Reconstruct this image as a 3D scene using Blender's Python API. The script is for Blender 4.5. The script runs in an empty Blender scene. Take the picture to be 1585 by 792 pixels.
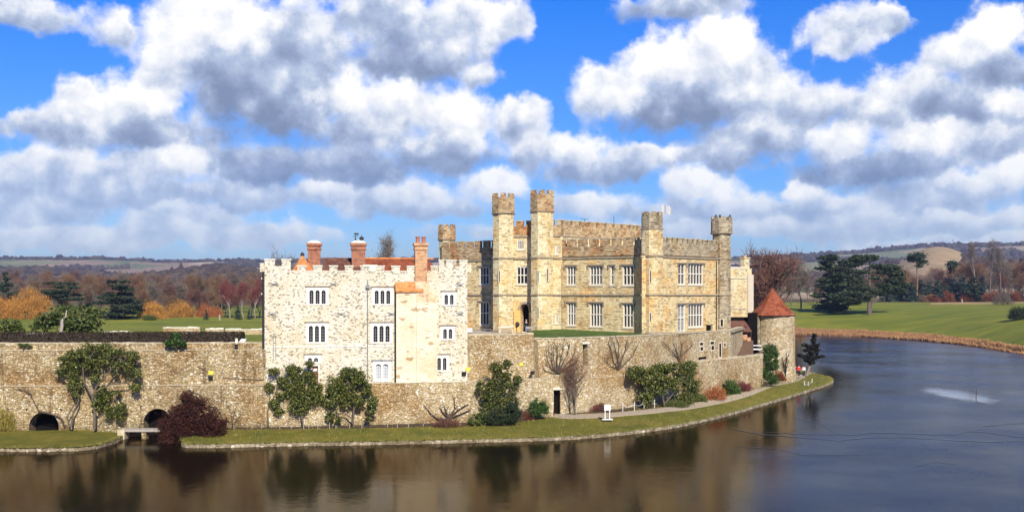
import bpy, math, random
import numpy as np
from mathutils import Vector, noise as mnoise
R = math.radians
rng = np.random.default_rng(7)
random.seed(7)
SC = bpy.context.scene
COL = SC.collection

# ------------------------------------------------------------------ camera
EYE, FOC, CX, HOR = 14.5, 1700.0, 792.5, 455.0
cam_d = bpy.data.cameras.new('camera'); cam = bpy.data.objects.new('camera', cam_d); COL.objects.link(cam)
cam.location = (0, 0, EYE); cam.rotation_euler = (R(90), 0, 0)
cam_d.sensor_width = 36; cam_d.lens = 36 * FOC / 1585; cam_d.shift_y = 59 / 1585
cam_d.clip_start = 0.5; cam_d.clip_end = 30000
SC.camera = cam

# ------------------------------------------------------------------ sun, sky, exposure
SUN_AZ, SUN_EL = R(15), R(35)          # to the right of straight behind the camera
s = Vector((math.sin(SUN_AZ) * math.cos(SUN_EL), -math.cos(SUN_AZ) * math.cos(SUN_EL), math.sin(SUN_EL)))
sun_d = bpy.data.lights.new('sun', 'SUN'); sun = bpy.data.objects.new('sun', sun_d); COL.objects.link(sun)
sun.rotation_euler = s.to_track_quat('Z', 'Y').to_euler()
sun_d.energy = 5.0; sun_d.angle = R(0.5); sun_d.color = (1.0, 0.93, 0.82)
SC.view_settings.view_transform = 'Standard'; SC.view_settings.look = 'None'
SC.view_settings.exposure = 0.30; SC.view_settings.gamma = 1.0
SC.cycles.max_bounces = 6; SC.cycles.diffuse_bounces = 3; SC.cycles.glossy_bounces = 3
SC.cycles.transparent_max_bounces = 8; SC.cycles.volume_bounces = 0
SC.cycles.use_denoising = True; SC.cycles.use_adaptive_sampling = True; SC.cycles.adaptive_threshold = 0.02

class NT:
    """small helper to write node graphs"""
    def __init__(s, tree): s.t = tree
    def n(s, typ, **k):
        nd = s.t.nodes.new(typ)
        for a, b in k.items(): setattr(nd, a, b)
        return nd
    def put(s, sock, v):
        if hasattr(v, 'is_output') or isinstance(v, bpy.types.NodeSocket): s.t.links.new(v, sock)
        elif v is not None:
            sock.default_value = v
    def m(s, op, a, b=None, c=None, clamp=False):
        nd = s.n('ShaderNodeMath', operation=op, use_clamp=clamp)
        for i, v in enumerate((a, b, c)):
            if v is not None: s.put(nd.inputs[i], v)
        return nd.outputs[0]
    def v(s, op, a, b=None, c=None):
        nd = s.n('ShaderNodeVectorMath', operation=op)
        for i, v in enumerate((a, b, c)):
            if v is not None: s.put(nd.inputs[i], v)
        return nd.outputs['Value'] if op in ('LENGTH', 'DOT_PRODUCT', 'DISTANCE') else nd.outputs[0]
    def noise(s, vec, scale, detail=4, rough=.55, col=False, dist=0):
        nd = s.n('ShaderNodeTexNoise'); s.put(nd.inputs['Vector'], vec)
        nd.inputs['Scale'].default_value = scale; nd.inputs['Detail'].default_value = detail
        nd.inputs['Roughness'].default_value = rough; nd.inputs['Distortion'].default_value = dist
        return nd.outputs['Color' if col else 'Fac']
    def vor(s, vec, scale, feature='F1', out='Distance', rand=1.0):
        nd = s.n('ShaderNodeTexVoronoi', feature=feature); s.put(nd.inputs['Vector'], vec)
        nd.inputs['Scale'].default_value = scale; nd.inputs['Randomness'].default_value = rand
        return nd.outputs[out]
    def ramp(s, fac, stops, interp='LINEAR'):
        nd = s.n('ShaderNodeValToRGB'); nd.color_ramp.interpolation = interp
        el = nd.color_ramp.elements
        while len(el) < len(stops): el.new(0.5)
        for e, (p, c) in zip(el, stops):
            e.position = p; e.color = (*c, 1) if len(c) == 3 else c
        s.put(nd.inputs[0], fac); return nd.outputs[0]
    def mix(s, fac, a, b, mode='MIX'):
        nd = s.n('ShaderNodeMix', data_type='RGBA', blend_type=mode)
        s.put(nd.inputs[0], fac)
        for sock, v in ((nd.inputs[6], a), (nd.inputs[7], b)):
            if isinstance(v, tuple) and len(v) == 3: v = (*v, 1)
            s.put(sock, v)
        return nd.outputs[2]
    def comb(s, x, y, z):
        nd = s.n('ShaderNodeCombineXYZ')
        for i, v in enumerate((x, y, z)): s.put(nd.inputs[i], v)
        return nd.outputs[0]
    def sep(s, v):
        nd = s.n('ShaderNodeSeparateXYZ'); s.put(nd.inputs[0], v); return nd.outputs
    def smooth(s, v, a, b, lo=0., hi=1.):
        nd = s.n('ShaderNodeMapRange', interpolation_type='SMOOTHSTEP'); s.put(nd.inputs[0], v)
        for i, q in zip((1, 2, 3, 4), (a, b, lo, hi)): s.put(nd.inputs[i], q)
        return nd.outputs[0]

# clouds: (photo px, photo py, half width, half height, brightness) -> directions (azimuth, elevation)
CLOUDS = [(330,35,105,62,.34),(265,95,70,52,.24),(400,120,115,72,-.16),(470,60,75,62,.02),(440,165,90,38,-.34),(600,30,110,50,.0),(690,55,85,52,.08),(765,28,60,38,.22),(640,95,90,30,-.22),
 (200,158,62,36,.28),(130,148,34,28,.18),(120,195,70,34,.02),(225,205,95,34,-.22),(50,195,46,22,.02),(525,150,52,40,.34),(620,160,72,40,.22),(705,180,60,46,.26),(560,205,80,34,-.02),(680,235,95,36,-.18),
 (400,252,95,34,-.34),(540,258,110,30,-.26),(275,250,72,32,.34),(170,262,80,32,.05),(60,272,90,38,.02),(190,305,140,28,-.18),(380,300,100,26,-.10),(600,302,120,26,.06),(650,326,110,18,-.15),(765,288,52,24,.36),(510,298,60,22,.14),
 (60,330,110,26,-.05),(90,372,170,22,.02),(330,362,180,24,.0),(50,18,80,28,-.02),(185,48,30,26,.1),(738,118,34,20,.05),(300,335,100,20,.08),
 (1115,62,66,44,.42),(1030,100,66,44,.28),(940,140,62,40,.26),(1130,125,80,48,.10),(1050,165,110,44,-.26),(1195,160,75,44,.06),(1255,175,42,32,.04),(1170,215,80,34,-.06),(1120,240,80,26,-.15),
 (890,235,50,32,.30),(1000,242,62,24,.22),(940,262,100,22,-.16),(1300,50,56,40,.20),(1355,28,50,20,.0),(1060,6,105,24,-.08),
 (1545,42,46,36,.44),(1490,80,60,44,.26),(1540,115,66,42,-.22),(1420,140,70,38,.12),(1350,175,60,34,.06),(1470,165,100,34,-.26),(1560,160,60,22,.26),
 (1300,222,52,34,.26),(1440,212,95,34,.28),(1360,262,110,30,-.30),(1530,215,70,34,-.05),(1570,262,34,44,.40),(1500,282,62,22,.24),(1440,305,120,28,-.18),(1240,292,34,18,.34),(1330,335,110,24,.02),(1280,320,110,22,-.14),
 (1080,288,62,30,.34),(1150,318,60,24,.08),(1060,330,110,20,-.12),(805,190,42,34,.05),(820,235,34,34,-.04),(905,315,80,22,.12),(1480,345,140,20,-.02),(1200,352,170,20,.0),(1500,375,160,14,.06),(880,362,220,18,.0)]
w = bpy.data.worlds.new('World'); SC.world = w; w.use_nodes = True
wt = w.node_tree; wt.nodes.clear(); N = NT(wt)
tc = N.n('ShaderNodeTexCoord').outputs['Generated']
x, y, z = N.sep(tc)
az = N.m('MULTIPLY', N.m('ARCTAN2', x, y), 17.0); el = N.m('MULTIPLY', N.m('ARCSINE', z), 17.0)
P = N.comb(az, el, 0.0)
PW = N.v('ADD', P, N.v('MULTIPLY', N.v('SUBTRACT', N.noise(P, 1.3, 4, .6, col=True), (.5, .5, .5)), (.85, .62, 0)))
acc = None
for (px, py, rx, ry, br) in CLOUDS:
    u, v_ = (px - CX) / FOC, (HOR - py) / FOC
    a_ = math.atan(u) * 17; e_ = math.atan(v_ / math.sqrt(1 + u * u)) * 17
    sx, sy = 100 / rx, 100 / ry
    q = N.v('MULTIPLY_ADD', PW, (sx, sy, 0), (-a_ * sx, -e_ * sy, 0))
    wgt = N.m('POWER', .004, N.v('LENGTH', q))
    loc = N.m('ADD', N.v('DOT_PRODUCT', q, (.06, .28, 0)), br)
    pair = N.v('SCALE', N.comb(1.0, loc, 0.0)); N.put(pair.node.inputs['Scale'], wgt)
    acc = pair if acc is None else N.v('ADD', acc, pair)
acc = N.sep(acc)
loc = N.m('DIVIDE', acc[1], N.m('ADD', acc[0], 1e-9))
dmin = N.m('LOGARITHM', N.m('ADD', acc[0], 1e-9), .004)
n1 = N.noise(P, 1.9, 11, .66)
n2 = N.vor(N.v('ADD', P, N.v('MULTIPLY', N.noise(P, 3, 6, .65, col=True), (.42, .32, 0))), 3.2, 'SMOOTH_F1')
B = N.m('MAXIMUM', N.m('MULTIPLY', N.m('SUBTRACT', 1.07, dmin), 1.0), -.9)
F0 = N.m('ADD', B, N.m('MULTIPLY', N.m('SUBTRACT', n1, .5), 1.15))
F0 = N.m('ADD', F0, N.m('MULTIPLY', N.m('SUBTRACT', .40, n2), .5))
sky = N.n('ShaderNodeTexSky', sky_type='NISHITA', sun_disc=False, sun_elevation=SUN_EL, sun_rotation=math.pi - SUN_AZ,
          altitude=0, air_density=1.0, dust_density=0.15, ozone_density=2.5)
tint = N.ramp(N.m('DIVIDE', el, 20.0), [(0.0, (.58, .74, 1.08)), (.09, (.36, .66, 1.22)), (.225, (.11, .60, 1.50)), (.55, (.07, .34, .85))])
blue = N.mix(1.0, sky.outputs[0], tint, 'MULTIPLY')
dens = N.m('MULTIPLY', N.smooth(F0, -0.14, 0.40), N.smooth(el, .5, 2.6, .78, 1.0))
dens = N.m('MAXIMUM', dens, N.smooth(el, .0, 1.1, .45, 0))
soft = N.smooth(el, .3, 2.6, .42, 1.0)
lit = N.m('ADD', loc, N.m('MULTIPLY', N.m('SUBTRACT', .40, n2), .55))
lit = N.m('ADD', lit, N.m('MULTIPLY', N.m('SUBTRACT', n1, .5), -.95))
lit = N.m('ADD', lit, N.smooth(F0, .05, .5, .12, 0))
lit = N.m('ADD', N.m('MULTIPLY', lit, soft), N.smooth(el, .4, 2.0, .58, .49))
cc = N.ramp(lit, [(0.0, (.23, .30, .47)), (.24, (.34, .42, .62)), (.44, (.52, .61, .80)), (.62, (.83, .87, .96)), (.84, (1.10, 1.09, 1.07))])
bg1 = N.n('ShaderNodeBackground'); N.put(bg1.inputs[0], blue); bg1.inputs[1].default_value = 0.088
bg2 = N.n('ShaderNodeBackground'); N.put(bg2.inputs[0], cc); bg2.inputs[1].default_value = 0.83
mx = N.n('ShaderNodeMixShader'); N.put(mx.inputs[0], dens)
wt.links.new(bg1.outputs[0], mx.inputs[1]); wt.links.new(bg2.outputs[0], mx.inputs[2])
wo = N.n('ShaderNodeOutputWorld'); wt.links.new(mx.outputs[0], wo.inputs[0])
w.cycles.sampling_method = 'MANUAL'; w.cycles.sample_map_resolution = 256
# ------------------------------------------------------------------ pixel <-> world
def W(px, py, Y):
    return np.array([(px - CX) / FOC * Y, Y, EYE - (py - HOR) / FOC * Y])
def WX(px, Y): return (px - CX) / FOC * Y
def WG(px, py, Z=0.0):                     # point of the level Z seen at the pixel
    Y = (EYE - Z) * FOC / (py - HOR); return np.array([(px - CX) / FOC * Y, Y, Z])

# ------------------------------------------------------------------ objects
ORG = {}
def tag(o, label=None, cat=None, group=None, kind=None):
    if label: o['label'] = label
    if cat: o['category'] = cat
    if group: o['group'] = group
    if kind: o['kind'] = kind
    return o
def thing(name, loc, label, cat, group=None):
    o = bpy.data.objects.new(name, None); COL.objects.link(o); o.location = tuple(loc); o.empty_display_size = .5
    ORG[o] = np.array(loc, float); return tag(o, label, cat, group)
class MB:
    def __init__(s): s.V = []; s.F = []; s.n = 0
    def add(s, V, F):
        V = np.asarray(V, float); s.V.append(V)
        for f in F: s.F.append(tuple(i + s.n for i in f))
        s.n += len(V); return s
    def quad(s, a, b, c, d): return s.add([a, b, c, d], [(0, 1, 2, 3)])
    def hexa(s, P8):                       # bottom 4 (ccw), top 4
        return s.add(P8, [(0, 3, 2, 1), (4, 5, 6, 7), (0, 1, 5, 4), (1, 2, 6, 5), (2, 3, 7, 6), (3, 0, 4, 7)])
    def box(s, x0, x1, y0, y1, z0, z1):
        return s.hexa([(x0, y0, z0), (x1, y0, z0), (x1, y1, z0), (x0, y1, z0), (x0, y0, z1), (x1, y0, z1), (x1, y1, z1), (x0, y1, z1)])
    def arrays(s): return np.concatenate(s.V) if s.V else np.zeros((0, 3)), s.F
    def tube(s, pts, rad, n=5, cap=True):
        pts = [np.array(p, float) for p in pts]
        if np.isscalar(rad): rad = [rad] * len(pts)
        rings = []
        for i, p in enumerate(pts):
            d = pts[min(i + 1, len(pts) - 1)] - pts[max(i - 1, 0)]; d = d / (np.linalg.norm(d) + 1e-9)
            a = np.cross(d, (0, 0, 1) if abs(d[2]) < .9 else (1, 0, 0)); a /= np.linalg.norm(a); b = np.cross(d, a)
            rings += [p + rad[i] * (a * math.cos(2 * math.pi * k / n) + b * math.sin(2 * math.pi * k / n)) for k in range(n)]
        F = []
        for i in range(len(pts) - 1):
            for k in range(n):
                F.append((i * n + k, i * n + (k + 1) % n, (i + 1) * n + (k + 1) % n, (i + 1) * n + k))
        if cap: F.append(tuple(range(n - 1, -1, -1))); F.append(tuple((len(pts) - 1) * n + k for k in range(n)))
        return s.add(rings, F)
    def lathe(s, c, prof, n=16, rot=0, cap=True):     # prof [(r, z)]
        V = [(c[0] + r * math.cos(2 * math.pi * k / n + rot), c[1] + r * math.sin(2 * math.pi * k / n + rot), z) for r, z in prof for k in range(n)]
        F = []
        for i in range(len(prof) - 1):
            for k in range(n): F.append((i * n + k, i * n + (k + 1) % n, (i + 1) * n + (k + 1) % n, (i + 1) * n + k))
        if cap:
            F.append(tuple(range(n - 1, -1, -1))); F.append(tuple((len(prof) - 1) * n + k for k in range(n)))
        return s.add(V, F)
def mesh_np(name, V, F):
    me = bpy.data.meshes.new(name)
    if isinstance(F, np.ndarray):
        k = F.shape[1]; me.vertices.add(len(V)); me.vertices.foreach_set('co', np.asarray(V, np.float32).ravel())
        me.loops.add(F.size); me.loops.foreach_set('vertex_index', F.astype(np.int32).ravel())
        me.polygons.add(len(F)); me.polygons.foreach_set('loop_start', np.arange(0, F.size, k, dtype=np.int32))
        me.update(calc_edges=True)
    else:
        me.from_pydata([tuple(v) for v in V], [], F); me.update()
    return me
def part(name, mb, mat, parent=None, label=None, smooth=False, base=None, kind=None, cat=None, group=None):
    V, F = mb.arrays() if isinstance(mb, MB) else mb
    V = np.asarray(V, float)
    if parent is not None: org = ORG[parent]
    elif base is not None: org = np.array(base, float)
    else:
        org = np.array([(V[:, 0].min() + V[:, 0].max()) / 2, (V[:, 1].min() + V[:, 1].max()) / 2, V[:, 2].min()])
    me = mesh_np(name, V - org, F); me.materials.append(mat)
    if smooth: me.polygons.foreach_set('use_smooth', [True] * len(me.polygons))
    o = bpy.data.objects.new(name, me); COL.objects.link(o); ORG[o] = org
    if parent is not None: o.parent = parent
    else: o.location = tuple(org)
    return tag(o, label, cat, group, kind)
def copy_tree(o, parent=None):
    c = o.copy(); COL.objects.link(c); c.parent = parent
    for ch in list(KIDS.get(o, o.children)): copy_tree(ch, c)
    return c
KIDS = {}

# ------------------------------------------------------------------ facades
class Fac:
    def __init__(s, A, B):
        s.A = np.array(A[:2], float); s.B = np.array(B[:2], float); d = s.B - s.A; s.L = np.linalg.norm(d)
        s.t = d / s.L; s.n = np.array([s.t[1], -s.t[0]])
    def at(s, u, z, w=0.0):
        q = s.A + s.t * u + s.n * w; return (q[0], q[1], z)
    def uz(s, px, py, w=0.0):
        A = s.A + s.n * w; k = (px - CX) / FOC
        # A + t u = sc*(k,1)
        M = np.array([[s.t[0], -k], [s.t[1], -1.0]]); u, sc = np.linalg.solve(M, -A)
        return u, EYE - (py - HOR) / FOC * sc
    def off(s, w): return Fac(s.A + s.n * w, s.B + s.n * w)
    def rect(s, x0, y0, x1, y1, w=0.0):    # pixel box -> u0,u1,z0,z1 (heights taken at its middle)
        u0 = s.uz(x0, y0, w)[0]; u1 = s.uz(x1, y0, w)[0]; xm = (x0 + x1) / 2
        return u0, u1, s.uz(xm, y1, w)[1], s.uz(xm, y0, w)[1]
def fbox(mb, f, u0, u1, z0, z1, w0, w1):   # w1 > w0, w towards the viewer
    P = [f.at(u0, z0, w1), f.at(u1, z0, w1), f.at(u1, z0, w0), f.at(u0, z0, w0)]
    Q = [f.at(u0, z1, w1), f.at(u1, z1, w1), f.at(u1, z1, w0), f.at(u0, z1, w0)]
    return mb.hexa(P + Q)
def wall(mb, f, u0, u1, z0, z1, holes=(), depth=.35, w=0.0, cell=2.0):
    us = {u0, u1}; zs = {z0, z1}
    for h in holes: us |= {h[0], h[1]}; zs |= {h[2], h[3]}
    us = sorted(us); zs = sorted(zs)
    for i in range(len(us) - 1):
        for j in range(len(zs) - 1):
            um, zm = (us[i] + us[i + 1]) / 2, (zs[j] + zs[j + 1]) / 2
            if any(h[0] < um < h[1] and h[2] < zm < h[3] for h in holes): continue
            mb.quad(f.at(us[i], zs[j], w), f.at(us[i + 1], zs[j], w), f.at(us[i + 1], zs[j + 1], w), f.at(us[i], zs[j + 1], w))
    for (a, b, c, d) in [h[:4] for h in holes]:
        for (p, q) in (((a, c), (b, c)), ((b, c), (b, d)), ((b, d), (a, d)), ((a, d), (a, c))):
            mb.quad(f.at(p[0], p[1], w), f.at(q[0], q[1], w), f.at(q[0], q[1], w - depth), f.at(p[0], p[1], w - depth))
def arch_pts(u0, u1, z0, z1, n=10, pointed=0.0):
    r = (u1 - u0) / 2; zs = max(z1 - r * (1 + pointed), z0 + .02); rr = z1 - zs; c = (u0 + u1) / 2
    return [(u0, z0)] + [(c - r * math.cos(math.pi * k / n), zs + rr * math.sin(math.pi * k / n) ** (1.0 if not pointed else .8)) for k in range(n + 1)] + [(u1, z0)]
def arch_plate(mb, f, rect, ap, w, depth):
    """front plate filling rect except for the arched opening, with its reveal"""
    U0, U1, Z0, Z1 = rect; pts = ap; n = len(pts)
    c = (pts[0][0] + pts[-1][0]) / 2; zc = (pts[1][1] + pts[0][1]) / 2
    def outer(p):
        du, dz = p[0] - c, p[1] - pts[0][1]
        if p is pts[0]: return (U0, Z0)
        if p is pts[-1]: return (U1, Z0)
        k = (pts.index(p) - 1) / (n - 3)
        if k < .25: return (U0, pts[1][1] + (Z1 - pts[1][1]) * k / .25)
        if k > .75: return (U1, pts[1][1] + (Z1 - pts[1][1]) * (1 - k) / .25)
        return (U0 + (U1 - U0) * (k - .25) / .5, Z1)
    O = [outer(p) for p in pts]
    for i in range(n - 1):
        a, b = pts[i], pts[i + 1]
        mb.quad(f.at(*a, w), f.at(*O[i], w), f.at(*O[i + 1], w), f.at(*b, w))
        mb.quad(f.at(*a, w), f.at(*b, w), f.at(*b, w - depth), f.at(*a, w - depth))
def battlement(mb, f, u0, u1, zb, zc, zt, mw, gw, th=.45, w=0.0, cap=None, capmb=None, phase=0.0, jit=.04):
    """solid parapet zb..zc, merlons to zt"""
    fbox(mb, f, u0, u1, zb, zc, w - th, w)
    u = u0 - phase
    while u < u1 - .15:
        a, b = max(u, u0), min(u + mw, u1)
        if b - a > .2:
            j = random.uniform(-jit, jit)
            fbox(mb, f, a, b, zc, zt + j, w - th + .002, w - .002)
            if capmb is not None: fbox(capmb, f, a - .05, b + .05, zt + j, zt + j + .12, w - th - .05, w + .05)
        if capmb is not None and b + .06 < min(u + mw + gw, u1) - .06: fbox(capmb, f, b + .06, min(u + mw + gw, u1) - .06, zc + .001, zc + .09, w - th - .04, w + .04)
        u += mw + gw
def octo(mb, c, r, z0, z1, n=8, rot=math.pi / 8, cap=True): mb.lathe(c, [(r, z0), (r, z1)], n, rot, cap)
def oct_parapet(mb, c, r, z0, zc, zt, n=8, rot=math.pi / 8, th=.3, gap=.22):
    k = math.cos(math.pi / n)
    mb.lathe(c, [(r, z0), (r, zc), (r - th, zc), (r - th, z0 + .05)], n, rot, False)
    mb.lathe(c, [(r - .02, z0 + .3), (r - .02, z0 + .32)], n, rot, True)
    for i in range(n):
        a0 = rot + 2 * math.pi * i / n; a1 = rot + 2 * math.pi * (i + 1) / n
        p0 = np.array([math.cos(a0), math.sin(a0)]); p1 = np.array([math.cos(a1), math.sin(a1)])
        for (s0, s1) in ((-gap * .9, .5 - gap * .8),):
            pass
        A = p0 * (1 - gap) + p1 * gap; B = p0 * gap + p1 * (1 - gap)
        P = [(*(np.array(c[:2]) + A * r * .998), zc), (*(np.array(c[:2]) + B * r * .998), zc), (*(np.array(c[:2]) + B * (r - th)), zc), (*(np.array(c[:2]) + A * (r - th)), zc)]
        mb.hexa(P + [(p[0], p[1], zt) for p in P])
# ------------------------------------------------------------------ materials
def mat(name):
    m = bpy.data.materials.new(name); m.use_nodes = True; t = m.node_tree; t.nodes.clear(); n = NT(t)
    b = n.n('ShaderNodeBsdfPrincipled'); o = n.n('ShaderNodeOutputMaterial'); t.links.new(b.outputs[0], o.inputs[0])
    b.inputs['Roughness'].default_value = .85; b.inputs['Specular IOR Level'].default_value = .25
    return m, n, b
def bump(n, b, h, strength=.5, dist=.05):
    nd = n.n('ShaderNodeBump'); nd.inputs['Strength'].default_value = strength; nd.inputs['Distance'].default_value = dist
    n.put(nd.inputs['Height'], h); n.put(b.inputs['Normal'], nd.outputs[0])
def pos(n): return n.n('ShaderNodeNewGeometry').outputs['Position']
def plain(name, c, rough=.7, var=.15, scale=3, metal=0, spec=.3):
    m, n, b = mat(name); p = n.n('ShaderNodeTexCoord').outputs['Object']
    f = n.noise(p, scale, 4); lo = tuple(x * (1 - var * 1.6) for x in c); hi = tuple(min(1, x * (1 + var * 1.6)) for x in c)
    n.put(b.inputs['Base Color'], n.mix(f, lo, hi)); b.inputs['Roughness'].default_value = rough
    b.inputs['Metallic'].default_value = metal; b.inputs['Specular IOR Level'].default_value = spec
    return m
def stone(name, cols, cell=(3.0, 3.0, 5.0), mortar=(.5, .45, .36), speck=None, speck_amt=.12, big=None, big_amt=.5, big_scale=.25, mort_w=.06, bumpd=.05, stain=None, stain_amt=.4, bigdark=None):
    rough_base = 'rubble' in name and 'white' not in name
    m, n, b = mat(name); p = pos(n)
    pw = n.v('ADD', p, n.v('MULTIPLY', n.v('SUBTRACT', n.noise(p, 1.7, 3, .6, col=True), (.5, .5, .5)), (.35, .35, .2)))
    q = n.v('MULTIPLY', pw, cell)
    v1 = n.n('ShaderNodeTexVoronoi', feature='F1'); n.put(v1.inputs['Vector'], q); v1.inputs['Scale'].default_value = 1
    e = n.vor(q, 1.0, 'DISTANCE_TO_EDGE')
    rnd = n.sep(v1.outputs['Color'])
    k = len(cols); c = n.ramp(rnd[0], [(i / (k - 1), cc) for i, cc in enumerate(cols)])
    if speck: c = n.mix(n.smooth(rnd[1], 1 - speck_amt, 1 - speck_amt + .03), c, speck)
    c = n.mix(n.smooth(e, mort_w * .3, mort_w, 1, 0), c, mortar)
    if big: c = n.mix(n.m('MULTIPLY', n.smooth(n.noise(p, big_scale, 5, .6), .42, .68), big_amt), c, big, 'MULTIPLY')
    if bigdark: c = n.mix(n.m('MULTIPLY', n.smooth(n.noise(n.v('ADD', p, (31, 7, 3)), big_scale * 2.3, 6, .65), .5, .72), .65), c, bigdark, 'MULTIPLY')
    if stain:   # streaks that run down the face
        st = n.noise(n.v('MULTIPLY', p, (1.6, 1.6, .16)), 1.0, 5, .6)
        c = n.mix(n.m('MULTIPLY', n.smooth(st, .52, .75), stain_amt), c, stain, 'MULTIPLY')
    if rough_base:
        Zp = n.sep(p)[2]; wob = n.m('ADD', Zp, n.m('MULTIPLY', n.noise(p, .7, 4, .6), 1.6)); c = n.mix(n.smooth(wob, 1.0, 2.9, .6, 0), c, (.42, .40, .30), 'MULTIPLY')
        c = n.mix(n.m('MULTIPLY', n.smooth(n.noise(n.v('ADD', p, (3, 50, 1)), .45, 6, .7), .50, .66), .4), c, (1.25, 1.2, 1.12), 'MULTIPLY')
    fine = n.noise(p, 9, 5, .7)
    c = n.mix(.45, c, n.ramp(fine, [(.2, (.35, .35, .35)), (.55, (1, 1, 1)), (.8, (1.25, 1.25, 1.25))]), 'MULTIPLY')
    n.put(b.inputs['Base Color'], c); b.inputs['Roughness'].default_value = .92
    h = n.m('ADD', n.smooth(e, 0, mort_w * 1.6), n.m('ADD', n.m('MULTIPLY', fine, .6), n.m('MULTIPLY', rnd[2], .7)))
    bump(n, b, h, .8, bumpd)
    return m
def coursed(name, cols, bw=.55, bh=.26, mortar=(.42, .36, .27), big=None, big_amt=.6, dark=None, orange=None, bumpd=.03):
    """courses of squared stone; the course direction follows the wall, from position"""
    m, n, b = mat(name); p = pos(n); X, Y, Z = n.sep(p)
    NX, NY, NZ = n.sep(n.n('ShaderNodeNewGeometry').outputs['True Normal'])
    hh = n.m('SUBTRACT', n.m('MULTIPLY', Y, NX), n.m('MULTIPLY', X, NY))
    hn = n.m('ADD', hh, n.m('MULTIPLY', n.noise(p, .8, 2), .15))
    zc = n.m('ADD', Z, n.m('MULTIPLY', n.noise(p, 1.1, 3), .12))
    row = n.m('FLOOR', n.m('DIVIDE', zc, bh))
    wn = n.n('ShaderNodeTexWhiteNoise', noise_dimensions='1D'); n.put(wn.inputs['W'], row)
    q = n.comb(n.m('ADD', n.m('DIVIDE', hn, bw), n.m('MULTIPLY', wn.outputs[0], 7.3)), n.m('ADD', row, .5), 0.0)
    v1 = n.n('ShaderNodeTexVoronoi', feature='F1', voronoi_dimensions='2D'); n.put(v1.inputs['Vector'], q); v1.inputs['Scale'].default_value = 1; v1.inputs['Randomness'].default_value = .0
    qf = n.comb(n.m('FLOOR', n.sep(q)[0]), row, 0.0)
    w2 = n.n('ShaderNodeTexWhiteNoise', noise_dimensions='2D'); n.put(w2.inputs['Vector'], qf)
    rr = n.sep(w2.outputs['Color'])
    k = len(cols); c = n.ramp(rr[0], [(i / (k - 1), cc) for i, cc in enumerate(cols)])
    fu = n.m('FRACT', n.sep(q)[0]); fz = n.m('FRACT', n.m('DIVIDE', zc, bh))
    eu = n.m('MULTIPLY', n.m('MINIMUM', fu, n.m('SUBTRACT', 1, fu)), bw); ez = n.m('MULTIPLY', n.m('MINIMUM', fz, n.m('SUBTRACT', 1, fz)), bh)
    e = n.m('MINIMUM', eu, ez)
    c = n.mix(n.smooth(e, .012, .035, .75, 0), c, mortar)
    if dark: c = n.mix(n.m('MULTIPLY', n.smooth(rr[1], .84, .90), .55), c, dark)
    if orange: c = n.mix(n.m('MULTIPLY', n.smooth(n.noise(p, .33, 5, .62), .46, .66), .72), c, orange, 'MULTIPLY')
    if big: c = n.mix(n.m('MULTIPLY', n.smooth(n.noise(n.v('ADD', p, (9, 3, 20)), .5, 6, .68), .47, .68), big_amt), c, big, 'MULTIPLY')
    st = n.noise(n.v('MULTIPLY', p, (1.8, 1.8, .14)), 1.0, 5, .6)
    c = n.mix(n.m('MULTIPLY', n.smooth(st, .52, .76), .45), c, (.45, .42, .4), 'MULTIPLY')
    fine = n.noise(p, 7, 5, .7)
    c = n.mix(.5, c, n.ramp(fine, [(.2, (.35, .35, .35)), (.55, (1, 1, 1)), (.8, (1.25, 1.25, 1.25))]), 'MULTIPLY')
    n.put(b.inputs['Base Color'], c); b.inputs['Roughness'].default_value = .92
    bump(n, b, n.m('ADD', n.smooth(e, 0, .05), n.m('ADD', n.m('MULTIPLY', fine, .6), n.m('MULTIPLY', rr[2], .6))), .8, bumpd)
    return m
M = {}
M['white_rubble'] = stone('white_rubble', [(.70, .62, .45), (.88, .81, .64), (.92, .86, .70), (.80, .69, .48)], (4.4, 4.4, 8.6), (.88, .82, .66), (.33, .27, .18), .15, (.90, .80, .60), .5, .35, .07, .04, (.82, .72, .54), .6)
M['pale_plaster'] = stone('pale_plaster', [(.78, .66, .46), (.86, .76, .57), (.85, .74, .56)], (1.6, 1.6, 3.6), (.82, .72, .54), (.5, .36, .2), .07, (.85, .66, .42), .5, .3, .04, .02, (.7, .55, .38), .5)
M['castle_stone'] = coursed('castle_stone', [(.57, .43, .21), (.78, .62, .33), (.86, .72, .42), (.66, .50, .25)], .46, .21, (.50, .40, .24), (.62, .50, .36), .5, (.24, .18, .11), (1.03, .74, .42))
M['pale_castle_stone'] = coursed('pale_castle_stone', [(.64, .52, .28), (.84, .72, .44), (.88, .78, .50), (.72, .58, .32)], .5, .22, (.58, .47, .28), (.65, .53, .38), .5, (.28, .21, .12), (1.0, .76, .45))
M['parapet_stone'] = coursed('parapet_stone', [(.32, .21, .11), (.54, .39, .21), (.66, .51, .30), (.40, .26, .13)], .5, .22, (.36, .27, .16), (.50, .38, .27), .6, (.14, .10, .06), (.95, .58, .34))
M['grey_parapet_stone'] = coursed('grey_parapet_stone', [(.28, .22, .14), (.46, .38, .24), (.60, .50, .33), (.36, .29, .18)], .5, .22, (.28, .25, .19), (.45, .40, .34), .75, (.12, .10, .08), (.95, .75, .5))
M['rubble'] = stone('rubble', [(.40, .29, .14), (.66, .52, .29), (.88, .76, .50), (.50, .37, .19), (.76, .62, .37)], (4.1, 4.1, 7.2), (.36, .27, .15), (.94, .88, .72), .13, (.66, .50, .32), .8, .16, .09, .06, (.4, .32, .24), .55, (.55, .48, .40))
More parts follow.
